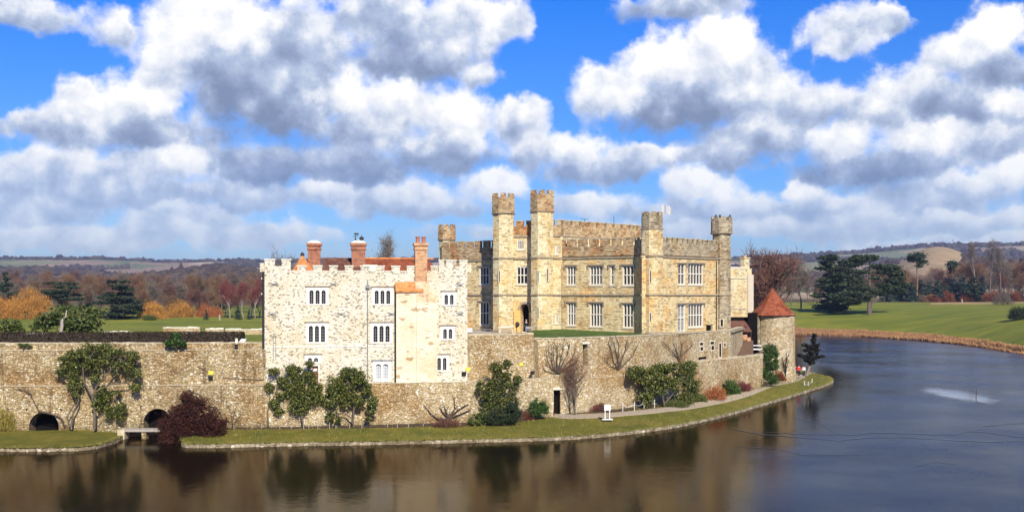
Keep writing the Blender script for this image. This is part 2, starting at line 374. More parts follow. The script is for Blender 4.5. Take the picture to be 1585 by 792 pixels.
M['dark_rubble'] = stone('dark_rubble', [(.32, .23, .11), (.55, .42, .22), (.76, .62, .37), (.40, .29, .15)], (4.1, 4.1, 7.2), (.29, .22, .12), (.86, .79, .62), .12, (.60, .45, .30), .85, .25, .09, .07, (.33, .27, .21), .75, (.5, .45, .35))
M['tower_rubble'] = stone('tower_rubble', [(.36, .28, .17), (.60, .48, .29), (.74, .63, .42), (.46, .36, .21)], (3.0, 3.0, 5.4), (.42, .34, .21), (.82, .75, .58), .10, (.78, .64, .46), .65, .3, .08, .06, (.5, .42, .33), .5)
M['dressed'] = plain('dressed_stone', (.62, .54, .40), .85, .15, 4)
M['white_dressed'] = plain('white_dressed', (.80, .76, .66), .85, .08, 4)
M['string'] = plain('string_course', (.34, .27, .18), .9, .3, 2)
M['coping'] = plain('coping', (.78, .72, .58), .9, .18, 2)
M['rubble_coping'] = plain('rubble_coping', (.50, .42, .28), .95, .35, 1.5)
M['mullion'] = plain('mullion', (.74, .69, .58), .8, .08, 3)
M['shutter'] = plain('pale_shutter', (.50, .52, .53), .7, .05, 2)
M['glass'] = plain('window_glass', (.018, .018, .024), .12, .3, 2, spec=.6)
M['void'] = plain('painted_shade', (.012, .010, .009), .95, .2, 2, spec=0)  # near-black colour stands in for the shade inside openings and recesses
M['iron'] = plain('iron', (.035, .033, .032), .6, .2, 3)
M['white_paint'] = plain('white_paint', (.80, .80, .77), .6, .04, 3)
M['red_door'] = plain('red_door', (.25, .085, .045), .6, .25, 6)
M['orange_render'] = plain('orange_render', (.72, .45, .16), .85, .15, 3)
M['lead'] = plain('lead', (.25, .26, .27), .6, .15, 2)
M['pot'] = plain('terracotta', (.42, .16, .10), .8, .15, 3)
M['yellow'] = plain('yellow_plastic', (.72, .60, .08), .5, .04, 2)
M['soil'] = plain('soil', (.075, .045, .03), .95, .35, 2.5)
M['gravel'] = plain('path_gravel', (.42, .34, .25), .95, .12, 6)
M['paving'] = plain('paving', (.42, .37, .28), .95, .2, 2)
M['ramp'] = plain('ramp_boards', (.16, .095, .06), .9, .25, 2)
M['kerb'] = stone('kerb_stone', [(.22, .18, .11), (.36, .30, .19), (.48, .41, .28)], (2.2, 2.2, 3), (.14, .11, .07), (.7, .62, .48), .10, (.6, .52, .4), .6, .4, .05, .04)
M['wood'] = plain('grey_wood', (.38, .34, .29), .85, .2, 3)
M['chain'] = plain('white_chain', (.75, .75, .72), .6, .05, 2)
def brick(name, c1, c2, mortar, scale=1.0):
    m, n, b = mat(name); p = pos(n); X, Y, Z = n.sep(p)
    bt = n.n('ShaderNodeTexBrick'); n.put(bt.inputs['Vector'], n.comb(n.m('ADD', X, Y), Z, 0.0))
    bt.inputs['Color1'].default_value = (*c1, 1); bt.inputs['Color2'].default_value = (*c2, 1); bt.inputs['Mortar'].default_value = (*mortar, 1)
    bt.inputs['Scale'].default_value = scale; bt.inputs['Brick Width'].default_value = .42; bt.inputs['Row Height'].default_value = .15; bt.inputs['Mortar Size'].default_value = .02
    c = n.mix(n.smooth(n.noise(p, 1.5, 5, .65), .45, .75), bt.outputs[0], (.45, .32, .26), 'MULTIPLY')
    n.put(b.inputs['Base Color'], c); bump(n, b, bt.outputs['Fac'], -.4, .03); return m
M['brick'] = brick('red_brick', (.42, .14, .065), (.26, .085, .045), (.40, .27, .18))
M['orange_brick'] = brick('orange_brick', (.62, .31, .13), (.45, .20, .09), (.66, .50, .32))
M['pale_brick'] = brick('pale_orange_brick', (.78, .56, .33), (.70, .44, .24), (.80, .68, .48))
def tiles(name, c1, c2, c3):
    m, n, b = mat(name); p = pos(n); X, Y, Z = n.sep(p)
    q = n.v('MULTIPLY', p, (3.2, 3.2, 6.5)); v1 = n.n('ShaderNodeTexVoronoi'); n.put(v1.inputs['Vector'], q); v1.inputs['Scale'].default_value = 1
    r = n.sep(v1.outputs['Color']); c = n.ramp(r[0], [(0, c1), (.5, c2), (1, c3)])
    c = n.mix(n.smooth(n.noise(p, .6, 5, .65), .45, .7), c, (.6, .45, .38), 'MULTIPLY')
    row = n.m('FRACT', n.m('MULTIPLY', Z, 5.0)); c = n.mix(n.smooth(row, 0, .25, .35, 0), c, (.1, .04, .03))
    n.put(b.inputs['Base Color'], c); bump(n, b, n.m('ADD', row, r[1]), .6, .04); return m
M['tiles'] = tiles('clay_tiles', (.27, .07, .03), (.38, .11, .045), (.18, .05, .028))
M['orange_tiles'] = tiles('orange_clay_tiles', (.62, .24, .07), (.75, .33, .11), (.42, .14, .05))
M['brown_tiles'] = tiles('brown_tiles', (.16, .07, .045), (.24, .11, .07), (.11, .055, .04))
def grass(name, c1, c2, c3, sc=.25):
    m, n, b = mat(name); p = pos(n)
    f = n.noise(p, sc, 6, .65); c = n.ramp(f, [(.3, c1), (.5, c2), (.7, c3)])
    c = n.mix(n.m('MULTIPLY', n.smooth(n.noise(n.v('ADD', p, (5, 5, 0)), .8, 6, .7), .52, .70), .55), c, (.26, .20, .07))
    c = n.mix(.75, c, n.ramp(n.noise(p, 3.5, 6, .75), [(.28, (.45, .48, .40)), (.6, (1.25, 1.2, 1.1))]), 'MULTIPLY')
    n.put(b.inputs['Base Color'], c); bump(n, b, n.noise(p, 7, 5, .75), .8, .12); return m
M['lawn'] = grass('lawn', (.085, .098, .012), (.142, .135, .016), (.22, .17, .032), .35)
M['terrace_grass'] = grass('terrace_grass', (.045, .10, .012), (.065, .13, .018), (.09, .14, .03), .5)
def leaf(name, c1, c2, c3, rough=.5, spec=.35, trans=0.0):
    m, n, b = mat(name); r = n.n('ShaderNodeNewGeometry').outputs['Random Per Island']
    c = n.ramp(r, [(0, c1), (.55, c2), (1, c3)])
    oi = n.n('ShaderNodeObjectInfo').outputs['Random']
    c = n.mix(.5, c, n.ramp(oi, [(0, (.72, .72, .72)), (1, (1.25, 1.2, 1.15))]), 'MULTIPLY')
    n.put(b.inputs['Base Color'], c); b.inputs['Roughness'].default_value = rough; b.inputs['Specular IOR Level'].default_value = spec
    return m
M['magnolia'] = leaf('magnolia_leaves', (.010, .022, .004), (.046, .074, .010), (.34, .32, .07), .42, .45)  # brightest leaf tone paints in the sunlit yellow highlights
M['cedar'] = leaf('cedar_needles', (.014, .026, .012), (.032, .050, .020), (.06, .080, .030), .8)
M['bluegreen'] = leaf('blue_green_needles', (.015, .035, .024), (.03, .060, .040), (.05, .08, .05), .8)
M['laurel'] = leaf('laurel_leaves', (.035, .06, .012), (.085, .11, .022), (.17, .17, .045), .6)
M['ivy'] = leaf('ivy_leaves', (.02, .05, .01), (.05, .10, .02), (.11, .16, .03), .5)
M['rust'] = leaf('rust_leaves', (.025, .007, .005), (.060, .015, .008), (.12, .036, .018), .8)
M['hedge'] = leaf('beech_hedge', (.018, .014, .007), (.042, .028, .012), (.10, .06, .03), .9)
M['willow'] = leaf('willow_shoots', (.30, .125, .018), (.46, .205, .03), (.60, .31, .06), .8)
M['orange_shoots'] = leaf('orange_shoots', (.22, .06, .02), (.40, .13, .04), (.5, .2, .07), .9)
M['twig'] = leaf('winter_twigs', (.11, .060, .030), (.19, .105, .052), (.27, .155, .080), .9)
M['red_twig'] = leaf('birch_twigs', (.13, .030, .030), (.20, .055, .050), (.26, .09, .075), .9)
M['grey_twig'] = leaf('grey_twigs', (.11, .085, .065), (.17, .135, .105), (.24, .20, .155), .9)
M['purple_twig'] = leaf('purple_twigs', (.10, .045, .030), (.16, .075, .050), (.22, .11, .075), .9)
M['beech'] = leaf('beech_leaves', (.13, .035, .014), (.22, .065, .024), (.30, .11, .04), .9)
M['reed'] = leaf('reeds', (.22, .11, .05), (.34, .18, .08), (.48, .28, .14), .9)
M['yellow_shoots'] = leaf('yellow_shoots', (.26, .20, .03), (.40, .32, .06), (.5, .40, .1), .9)
M['pine_dark'] = leaf('dark_conifer', (.008, .010, .008), (.018, .018, .014), (.04, .032, .022), .8)
M['bark'] = plain('bark', (.13, .10, .075), .95, .3, 1.5)
M['dark_bark'] = plain('dark_bark', (.055, .04, .03), .95, .3, 1.5)
M['pale_bark'] = plain('pale_bark', (.24, .19, .15), .9, .25, 1.2)
M['red_bark'] = plain('pine_bark', (.24, .12, .075), .95, .3, 1.2)
M['birch_bark'] = plain('birch_bark', (.38, .32, .28), .9, .2, .8)
M['vine'] = plain('vine_stems', (.085, .060, .045), .95, .3, 3)
M['skin'] = plain('skin', (.50, .30, .22), .6, .05, 3)
M['red_cloth'] = plain('red_cloth', (.75, .03, .03), .8, .1, 3)
M['white_cloth'] = plain('white_cloth', (.75, .76, .82), .8, .05, 3)
M['dark_cloth'] = plain('dark_cloth', (.02, .02, .028), .85, .2, 3)
M['blue_cloth'] = plain('blue_cloth', (.05, .10, .20), .85, .15, 3)
M['hair'] = plain('hair', (.03, .018, .012), .7, .2, 3)
# ------------------------------------------------------------------ land
def sstep(x, a, b):
    t = np.clip((x - a) / (b - a), 0, 1); return t * t * (3 - 2 * t)
def vnoise(x, y, seed=0):                      # smooth value noise, vectorised
    xi = np.floor(x).astype(np.int64); yi = np.floor(y).astype(np.int64); fx = x - xi; fy = y - yi
    fx = fx * fx * (3 - 2 * fx); fy = fy * fy * (3 - 2 * fy)
    def h(a, b):
        v = (a * 374761393 + b * 668265263 + seed * 974711) & 0x7fffffff
        v = ((v ^ (v >> 13)) * 1274126177) & 0x7fffffff
        return ((v ^ (v >> 16)) & 0xffff) / 65535.0
    return (h(xi, yi) * (1 - fx) + h(xi + 1, yi) * fx) * (1 - fy) + (h(xi, yi + 1) * (1 - fx) + h(xi + 1, yi + 1) * fx) * fy
def fbm(x, y, o=4, seed=0):
    t = 0; a = .5
    for i in range(o): t = t + a * vnoise(x * 2 ** i, y * 2 ** i, seed + i * 17); a *= .5
    return t / (1 - .5 ** o)
SH_P = [-2500, -600, 0, 300, 420, 600, 760, 900, 1100, 1230, 1330, 1430, 1500, 1585, 1720, 2000, 2600, 4500]
SH_Y = [120, 170, 178, 180, 185, 215, 270, 330, 385, 391, 373, 342, 312, 265, 215, 160, 110, 80]
RG_P = [-1500, 0, 60, 150, 250, 300, 370, 410, 700, 1000, 1190, 1230, 1330, 1450, 1585, 3000]
RG_Y = [408, 407, 406, 404, 409, 408, 404, 406, 402, 402, 401, 397, 392, 386, 386, 390]
def hgt(X, Y):
    X = np.asarray(X, float); Y = np.asarray(Y, float)
    Yc = np.maximum(Y, 1.0); px = CX + FOC * X / Yc; px = np.clip(px, -4000, 6000)
    ys = np.interp(px, SH_P, SH_Y); t = Y - ys
    right = sstep(px, 800, 1150)
    zl = 0.2 + 3.8 * sstep(t, 0, 10) + 1.2 * sstep(Y, 320, 420) + 3 * sstep(Y, 420, 620)
    zr = 0.1 + 1.0 * sstep(t, 0, 4) + 9.0 * (1 - np.exp(-np.maximum(t - 3, 0) / 60)) + .35 * (fbm(X / 25, Y / 25, 3, 3) - .5) * sstep(t, 5, 30)
    z = zl * (1 - right) + zr * right
    z = np.where(t < 0, np.maximum(-1.6, .1 + t * .5), z)
    near = 12.6 - .27 * Y; z = np.maximum(z, np.where(Y < 62, near - .2 * 0, -1.6)) if np.ndim(Y) else z
    z = np.where(Y < 50, np.maximum(near, -1.6), z)
    r = np.hypot(X, Y)
    z = z + np.where(Y > 0, np.maximum(r - 700, 0) * .017 * (1 - sstep(r, 2600, 3600)), 0)
    zr_ = EYE + (HOR - np.interp(px, RG_P, RG_Y)) / FOC * 4600
    far = sstep(r, 2500, 4600)
    und = (fbm(X / 500, Y / 500, 4, 9) - .5)
    z = z * (1 - far) + far * (zr_ - 6 + 14 * (fbm(X / 260, Y / 900, 3, 5) - .5))
    z = z + und * 20 * sstep(r, 1000, 2200) * (1 - sstep(r, 4200, 4600))
    z = z - 60 * sstep(r, 4700, 7500)
    for (p0, r0, sp, sr, h) in ((330, 1900, 85, 330, 17), (1450, 2050, 80, 420, 62), (1640, 1700, 110, 500, 34), (60, 2900, 120, 500, 22), (1250, 2600, 80, 500, 22)):
        z = z + np.where(Y > 0, h * np.exp(-((px - p0) / sp) ** 2 - ((r - r0) / sr) ** 2), 0)
    return z
def land_col(X, Y):
    r = np.hypot(X, Y); px = CX + FOC * X / np.maximum(Y, 1); n = len(X)
    wx = X + 240 * (fbm(X / 500, Y / 500, 3, 21) - .5); wy = Y + 380 * (fbm(X / 500, Y / 500, 3, 22) - .5)
    ci = np.floor(wx / 170).astype(int); cj = np.floor(wy / 330).astype(int)
    hsh = ((ci * 73856093) ^ (cj * 19349663)) & 0xffff; hsh = ((hsh * 48271) % 65521) / 65521.0
    C = np.zeros((n, 3)); pal = np.array([(.34, .27, .16), (.12, .15, .05), (.42, .35, .24), (.20, .20, .08), (.26, .18, .11), (.16, .19, .08)])
    C[:] = pal[(hsh * 6).astype(int) % 6]
    wood = (fbm(X / 260 + 5, Y / 500, 4, 31) > .54) | (hsh > .86)
    ridge = (r > 4300) & (fbm(X / 300, Y / 500, 3, 12) > .36)
    wood = wood | ridge
    hillL = (np.abs(px - 330) < 90) & (np.abs(r - 1800) < 300); wood = wood | hillL
    fieldR = (px > 1385 - (r - 1900) * .02) & (px < 1492) & (r > 1300) & (r < 2250); wood = wood & ~fieldR
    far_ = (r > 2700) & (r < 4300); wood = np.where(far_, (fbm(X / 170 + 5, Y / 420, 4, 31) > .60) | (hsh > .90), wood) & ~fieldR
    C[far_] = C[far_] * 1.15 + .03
    C[fieldR] = (.40, .30, .17)
    C[wood] = (.075, .055, .042)
    near = sstep(r, 640, 900)[:, None]
    g = np.array((.20, .23, .024)); b = np.array((.14, .085, .05))
    nf = (g * (1 - sstep(r, 600, 680))[:, None] + b * sstep(r, 600, 680)[:, None])
    C = nf * (1 - near) + C * near
    # dry grass rim on the right, before the wood
    dry = ((px > 1440) & (r > 540) & (r < 640) & (fbm(X / 15, Y / 20, 3, 41) > .42))
    C[dry] = (.42, .30, .14)
    t = Y - np.interp(px, SH_P, SH_Y); shore = (t < 3) & (r < 600); C[shore] = (.10, .065, .035)
    return C, wood & (r > 1300)
NR, NA = 420, 560
rr_ = np.concatenate([np.linspace(-40, 170, 60), np.linspace(172, 640, 190), np.geomspace(650, 9000, 170)])
aa_ = np.linspace(-1, 1, NA)
th = np.sign(aa_) * (np.abs(aa_) * R(29) + np.maximum(np.abs(aa_) - .92, 0) / .08 * R(50))
RR, TT = np.meshgrid(rr_, th, indexing='ij')
X_ = np.tan(TT) * np.maximum(RR, 30.0) * np.where(RR < 30, 1, 1); Y_ = RR.copy()
Z_ = hgt(X_.ravel(), Y_.ravel()); Vt = np.stack([X_.ravel(), Y_.ravel(), Z_], 1)
idx = np.arange(len(rr_) * NA).reshape(len(rr_), NA)
Ft = np.stack([idx[:-1, :-1], idx[:-1, 1:], idx[1:, 1:], idx[1:, :-1]], -1).reshape(-1, 4)
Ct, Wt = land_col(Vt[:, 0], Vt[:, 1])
m, n, b = mat('land'); M['land'] = m
at_ = n.n('ShaderNodeVertexColor'); at_.layer_name = 'land'; p = pos(n)
c = n.mix(.55, at_.outputs[0], n.ramp(n.noise(p, .06, 7, .7), [(.3, (.55, .6, .5)), (.55, (1.05, 1, 1)), (.75, (1.35, 1.2, 1.1))]), 'MULTIPLY')
c = n.mix(.7, c, n.ramp(n.noise(n.v('MULTIPLY', p, (.03, .10, .1)), 1, 6, .68), [(.36, (.55, .68, .5)), (.62, (1.55, 1.30, 1.2))]), 'MULTIPLY')
n.put(b.inputs['Base Color'], c); bump(n, b, n.noise(p, 1.2, 6, .75), .8, .5)
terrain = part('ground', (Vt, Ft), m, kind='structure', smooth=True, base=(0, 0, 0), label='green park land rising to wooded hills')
ca = terrain.data.color_attributes.new('land', 'FLOAT_COLOR', 'POINT')
ca.data.foreach_set('color', np.concatenate([Ct, np.ones((len(Ct), 1))], 1).astype(np.float32).ravel())
# chalk scars on the far hill
def drape(name, pts, mt, label):
    q = []
    for (px, r) in pts: X = WX(px, r); q.append((X, r, float(hgt(np.array([X]), np.array([r]))[0]) + 3))
    mb = MB(); mb.add(q, [tuple(range(len(q)))]); part(name, mb, mt, kind='structure', label=label)
M['chalk'] = plain('chalk', (.75, .73, .68), .95, .05, .02)

# water, with thin ice over its wide right part (an attribute on the sheet says where)
ICE_PX = [(1900, 560), (1900, 1400), (1160, 1400), (1120, 860), (1112, 790), (1122, 735), (1136, 706), (1160, 690), (1205, 671), (1248, 650), (1280, 627), (1306, 607), (1306, 590), (1288, 578), (1262, 568), (1240, 556), (1238, 516), (1330, 519), (1430, 525), (1600, 545)]
poly_ = np.array([WG(x_, max(y_, 456.5))[:2] for x_, y_ in ICE_PX])
def inside_dist(X, Y, pl):
    ins = np.zeros(len(X), bool); dmn = np.full(len(X), 1e9); n_ = len(pl)
    for i in range(n_):
        x1, y1 = pl[i]; x2, y2 = pl[(i + 1) % n_]; c = ((y1 > Y) != (y2 > Y)) & (X < (x2 - x1) * (Y - y1) / (y2 - y1 + 1e-12) + x1); ins ^= c
        dx, dy = x2 - x1, y2 - y1; t_ = np.clip(((X - x1) * dx + (Y - y1) * dy) / (dx * dx + dy * dy), 0, 1); dmn = np.minimum(dmn, np.hypot(X - x1 - t_ * dx, Y - y1 - t_ * dy))
    return np.where(ins, dmn, -dmn)
gx = np.concatenate([[-900, -500], np.linspace(-260, 260, 260), [500, 900]]); gy = np.linspace(30, 420, 240); GX, GY = np.meshgrid(gx, gy); Vw = np.stack([GX.ravel(), GY.ravel(), np.zeros(GX.size)], 1)
nx = len(gx); iw = np.arange(Vw.shape[0]).reshape(len(gy), nx); Fw = np.stack([iw[:-1, :-1], iw[:-1, 1:], iw[1:, 1:], iw[1:, :-1]], -1).reshape(-1, 4)
sd = inside_dist(Vw[:, 0], Vw[:, 1], poly_) + 5 * (fbm(Vw[:, 0] / 9, Vw[:, 1] / 9, 4, 61) - .5); ice_a = sstep(sd, -1.5, 5.5)
m, n, b = mat('moat_water'); M['water'] = m; p = pos(n); t = m.node_tree; t.nodes.remove(b)
ia = n.n('ShaderNodeVertexColor'); ia.layer_name = 'ice'; ia = ia.outputs[0]
f = n.noise(n.v('MULTIPLY', p, (.05, .05, .05)), 1, 6, .6)
base = n.mix(ia, (.010, .007, .003), n.ramp(f, [(.3, (.012, .016, .022)), (.6, (.022, .028, .038)), (.8, (.045, .052, .06))]))
gcol = n.mix(ia, (.56, .50, .42), n.ramp(f, [(.3, (.46, .46, .46)), (.7, (.60, .61, .62))]))
rgh = n.mix(ia, (.09, .09, .09), n.ramp(n.noise(n.v('MULTIPLY', p, (.07, .07, .07)), 1, 5, .6), [(.35, (.15, .15, .15)), (.7, (.30, .30, .30))]))
rip = n.m('ADD', n.noise(n.v('MULTIPLY', p, (1.0, .5, 1)), 1.3, 5, .65), n.m('MULTIPLY', n.noise(p, .25, 3, .5), .8))
bn = n.n('ShaderNodeBump'); bn.inputs['Strength'].default_value = .18; bn.inputs['Distance'].default_value = .09; n.put(bn.inputs['Height'], rip)
df = n.n('ShaderNodeBsdfDiffuse'); n.put(df.inputs[0], base); gl_ = n.n('ShaderNodeBsdfGlossy'); n.put(gl_.inputs['Color'], gcol); n.put(gl_.inputs['Roughness'], rgh); n.put(gl_.inputs['Normal'], bn.outputs[0])
fr = n.n('ShaderNodeFresnel'); fr.inputs['IOR'].default_value = 1.33; ms = n.n('ShaderNodeMixShader'); n.put(ms.inputs[0], fr.outputs[0])
t.links.new(df.outputs[0], ms.inputs[1]); t.links.new(gl_.outputs[0], ms.inputs[2]); t.links.new(ms.outputs[0], t.nodes['Material Output'].inputs[0])
wo_ = part('moat_water', (Vw, Fw), m, kind='structure', label='dark brown moat water, thinly iced over on the right', base=(0, 0, 0))
ca = wo_.data.color_attributes.new('ice', 'FLOAT_COLOR', 'POINT'); ca.data.foreach_set('color', np.stack([ice_a, ice_a, ice_a, np.ones_like(ice_a)], 1).astype(np.float32).ravel())
def smooth_px(pts, it=2):
    for _ in range(it): pts = [q for a, b in zip(pts, pts[1:] + pts[:1]) for q in ((.75 * a[0] + .25 * b[0], .75 * a[1] + .25 * b[1]), (.25 * a[0] + .75 * b[0], .25 * a[1] + .75 * b[1]))]
    return pts
# melt hole and cracks in the ice
M['melt'] = plain('open_water', (.05, .055, .06), .07, .1, 1, spec=.6)
m, n, b = mat('melt_hole'); M['melt'] = m; q = n.n('ShaderNodeTexCoord').outputs['Object']; X, Y, Z = n.sep(q)
rad = n.v('LENGTH', n.comb(n.m('DIVIDE', X, 4.8), n.m('DIVIDE', n.m('SUBTRACT', Y, 0), 16.0), 0.0)); nz_ = n.noise(n.v('MULTIPLY', q, (.6, .22, 1)), 1, 6, .65)
n.put(b.inputs['Alpha'], n.smooth(n.m('ADD', rad, n.m('MULTIPLY', n.m('SUBTRACT', nz_, .5), .9)), .30, 1.0, .95, 0)); b.inputs['Roughness'].default_value = .10; b.inputs['IOR'].default_value = 1.33
n.put(b.inputs['Base Color'], n.ramp(n.m('ADD', n.m('DIVIDE', X, 7.0), nz_), [(.0, (.42, .44, .46)), (.45, (.16, .19, .25)), (.8, (.03, .05, .10))]))  # pale left side paints the bright cloud reflection into the base colour
q = [tuple(WG(1488 + (x_ - 1488) * 1.35, 611 + (y_ - 611) * 1.3, .020)) for x_, y_ in smooth_px([(1438, 605), (1448, 600), (1462, 599), (1480, 597), (1500, 598), (1518, 601), (1533, 608), (1538, 616), (1524, 622), (1504, 626), (1482, 626), (1464, 622), (1454, 615), (1444, 609)])]
mb = MB(); mb.add(q[::-1], [tuple(range(len(q)))]); part('melt_hole', mb, M['melt'], kind='structure', base=WG(1488, 611, .02), label='open hole of still water in the ice, bright reflection painted in')
mb = MB(); q0 = WG(1511, 616, 0); mb.tube([q0 - (0, 0, .4), q0 + (0, 0, .5), q0 + (.1, 0, 1.3)], [.08, .06, .03], 5); mb.tube([q0 + (0, 0, .4), q0 + (.35, .1, .75)], .03, 4); part('sunken_branch', mb, M['vine'], label='dark branch sticking out of the hole in the ice', cat='branch')
M['crack'] = plain('wet_crack', (.006, .008, .012), .25, .2, 1)
def ribbon(pts, wpx, z, jit=.8):
    P = []; 
    for i in range(len(pts) - 1):
        k = max(2, int(abs(pts[i + 1][0] - pts[i][0]) / 7))
        for j in range(k): t = j / k; P.append((pts[i][0] * (1 - t) + pts[i + 1][0] * t, pts[i][1] * (1 - t) + pts[i + 1][1] * t + random.uniform(-jit, jit) * .5))
    P.append(pts[-1]); V = []; F = []
    for i, (x, y) in enumerate(P):
        ww = wpx * random.uniform(.5, 1.3); V += [WG(x, y + ww / 2, z), WG(x, y - ww / 2, z)]
        if i: F.append((2 * i - 2, 2 * i, 2 * i + 1, 2 * i - 1))
    return V, F
mb = MB()
for pts, wd in (([(1130, 662), (1180, 672), (1240, 676), (1300, 681), (1345, 676), (1400, 676), (1470, 680), (1530, 683), (1600, 680)], 1.3),
                ([(1180, 668), (1250, 671), (1320, 672), (1350, 669), (1420, 670), (1465, 673), (1480, 671), (1520, 662)], 1.0),
                ([(1500, 667), (1530, 668), (1570, 674), (1600, 677)], 1.0), ([(1522, 659), (1560, 656), (1600, 653)], .9),
                ([(1300, 672), (1270, 655), (1225, 645), (1232, 630)], .7), ([(1140, 690), (1200, 694), (1250, 704), (1330, 703)], .7), ([(1420, 720), (1445, 714), (1480, 717)], .7)):
    V, F = ribbon(pts, wd, .024); mb.add(V, F)
part('ice_crack', mb, M['crack'], kind='structure', label='dark wet cracks running across the ice')

# haze
m = bpy.data.materials.new('haze'); m.use_nodes = True; t = m.node_tree; t.nodes.clear()
pv = t.nodes.new('ShaderNodeVolumePrincipled'); pv.inputs['Color'].default_value = (.55, .70, 1.0, 1); pv.inputs['Density'].default_value = HAZE = 1.05e-4; pv.inputs['Anisotropy'].default_value = .2
ou = t.nodes.new('ShaderNodeOutputMaterial'); t.links.new(pv.outputs[0], ou.inputs['Volume'])
hmb = MB(); hmb.box(-9500, 9500, -80, 9300, -61, 195)
part('haze', hmb, m, kind='stuff', label='thin blue haze of the distance', base=(0, 0, 0))
for pts in ([(52, 3350), (58, 3330), (75, 3340), (75, 3480), (64, 3480)],): drape('chalk_pit', pts, M['chalk'], 'bright chalk scar on the far hill')
# ------------------------------------------------------------------ openings
def frame_box(mb, f, r, bw, w0, w1):
    u0, u1, z0, z1 = r
    fbox(mb, f, u0, u0 + bw, z0, z1, w0, w1); fbox(mb, f, u1 - bw, u1, z0, z1, w0, w1)
    fbox(mb, f, u0 + bw, u1 - bw, z0, z0 + bw, w0, w1); fbox(mb, f, u0 + bw, u1 - bw, z1 - bw, z1, w0, w1)
def mullioned(parent, f, pxr, lights, rows=2, w=0.0, hood=True, split=.52, mat_f='mullion', surround=.14, pane='glass', bars=False, label=None):
    """stone mullioned window in a hole cut with the rect it returns"""
    r = f.rect(*pxr, w=w); u0, u1, z0, z1 = r
    mb = MB(); fr = (u0 + .002, u1 - .002, z0 + .002, z1 - .002)
    frame_box(mb, f, fr, .13, w - .28, w - .06)
    iw = (u1 - u0 - .26 + .13) / lights
    for i in range(1, lights): fbox(mb, f, u0 + .13 + iw * i - .12, u0 + .13 + iw * i - .02, z0 + .13, z1 - .13, w - .26, w - .08)
    if rows > 1:
        zt = z0 + (z1 - z0) * split; fbox(mb, f, u0 + .13, u1 - .13, zt - .06, zt + .06, w - .245, w - .095)
    o = part('window', mb, M[mat_f], parent, label)
    g = MB(); g.quad(f.at(u0, z0, w - .3), f.at(u1, z0, w - .3), f.at(u1, z1, w - .3), f.at(u0, z1, w - .3)); part('pane', g, M[pane], o)
    s_ = MB(); fbox(s_, f, u0 - surround, u1 + surround, z0 - .16, z0 - .002, w - .05, w + .10); part('sill', s_, M['dressed'], o)
    if hood:
        h = MB(); fbox(h, f, u0 - .28, u1 + .28, z1 + .06, z1 + .22, w - .05, w + .2)
        fbox(h, f, u0 - .28, u0 - .14, z1 - .35, z1 + .058, w - .05, w + .16); fbox(h, f, u1 + .14, u1 + .28, z1 - .35, z1 + .058, w - .05, w + .16)
        part('hood_mould', h, M['string'], o)
    if bars:
        bb = MB()
        for k in range(1, 6): zz = z0 + (z1 - z0) * k / 6; fbox(bb, f, u0 + .13, u1 - .13, zz - .02, zz + .02, w - .22, w - .2)
        part('glazing_bar', bb, M['lead'], o)
    return r
def lancets(parent, f, pxr, lights, w=0.0, pane='glass', label=None, hood=True, pw=5):
    """row of round-headed lights in a pale dressed surround; returns the hole"""
    u0, u1, z0, z1 = f.rect(*pxr, w=w); e = .30; hole = (u0 - e, u1 + e, z0 - .14, z1 + .34)
    mb = MB(); gap = .20; lw = (u1 - u0 - gap * (lights - 1)) / lights
    edges = [u0 - e] + [u0 + (lw + gap) * i - gap / 2 for i in range(1, lights)] + [u1 + e]
    for i in range(lights):
        a = u0 + (lw + gap) * i; pts = arch_pts(a, a + lw, z0, z1, 10)
        arch_plate(mb, f, (edges[i], edges[i + 1], z0, z1 + .34), pts, w + .02, .28)
    fbox(mb, f, u0 - e, u1 + e, z0 - .14, z0, w - .28, w + .08)
    fbox(mb, f, u0 - e - .01, u0 - e + .02, z0, z1 + .33, w - .2, w + .018); fbox(mb, f, u1 + e - .02, u1 + e + .01, z0, z1 + .33, w - .2, w + .018)
    o = part('window', mb, M['white_dressed'], parent, label)
    g = MB(); g.quad(f.at(u0 - .1, z0 - .1, w - .24), f.at(u1 + .1, z0 - .1, w - .24), f.at(u1 + .1, z1 + .1, w - .24), f.at(u0 - .1, z1 + .1, w - .24)); part('pane', g, M[pane], o)
    bb = MB()
    for i in range(lights):
        a = u0 + (lw + gap) * i; fbox(bb, f, a + lw / 2 - .015, a + lw / 2 + .015, z0, z1 - .03, w - .235, w - .215)
        for k in range(1, 5): zz = z0 + (z1 - z0) * k / 5.6; fbox(bb, f, a, a + lw, zz - .012, zz + .012, w - .236, w - .216)
    part('glazing_bar', bb, M['lead'], o)
    if hood: h = MB(); fbox(h, f, u0 - e - .15, u1 + e + .15, z1 + .36, z1 + .45, w - .05, w + .13); part('hood_mould', h, M['string'] if pane == 'glass' else M['lead'], o)
    return hole
def slit(parent, f, pxr, w=0.0, mat_f='dressed'):
    u0, u1, z0, z1 = f.rect(*pxr, w=w); mb = MB(); frame_box(mb, f, (u0 - .1, u1 + .1, z0 - .1, z1 + .1), .1, w - .1, w + .05)
    o = part('arrow_slit', mb, M[mat_f], parent); g = MB(); fbox(g, f, u0, u1, z0, z1, w - .1, w + .012); part('opening', g, M['void'], o)  # solid black box in the frame paints the shade of a slit

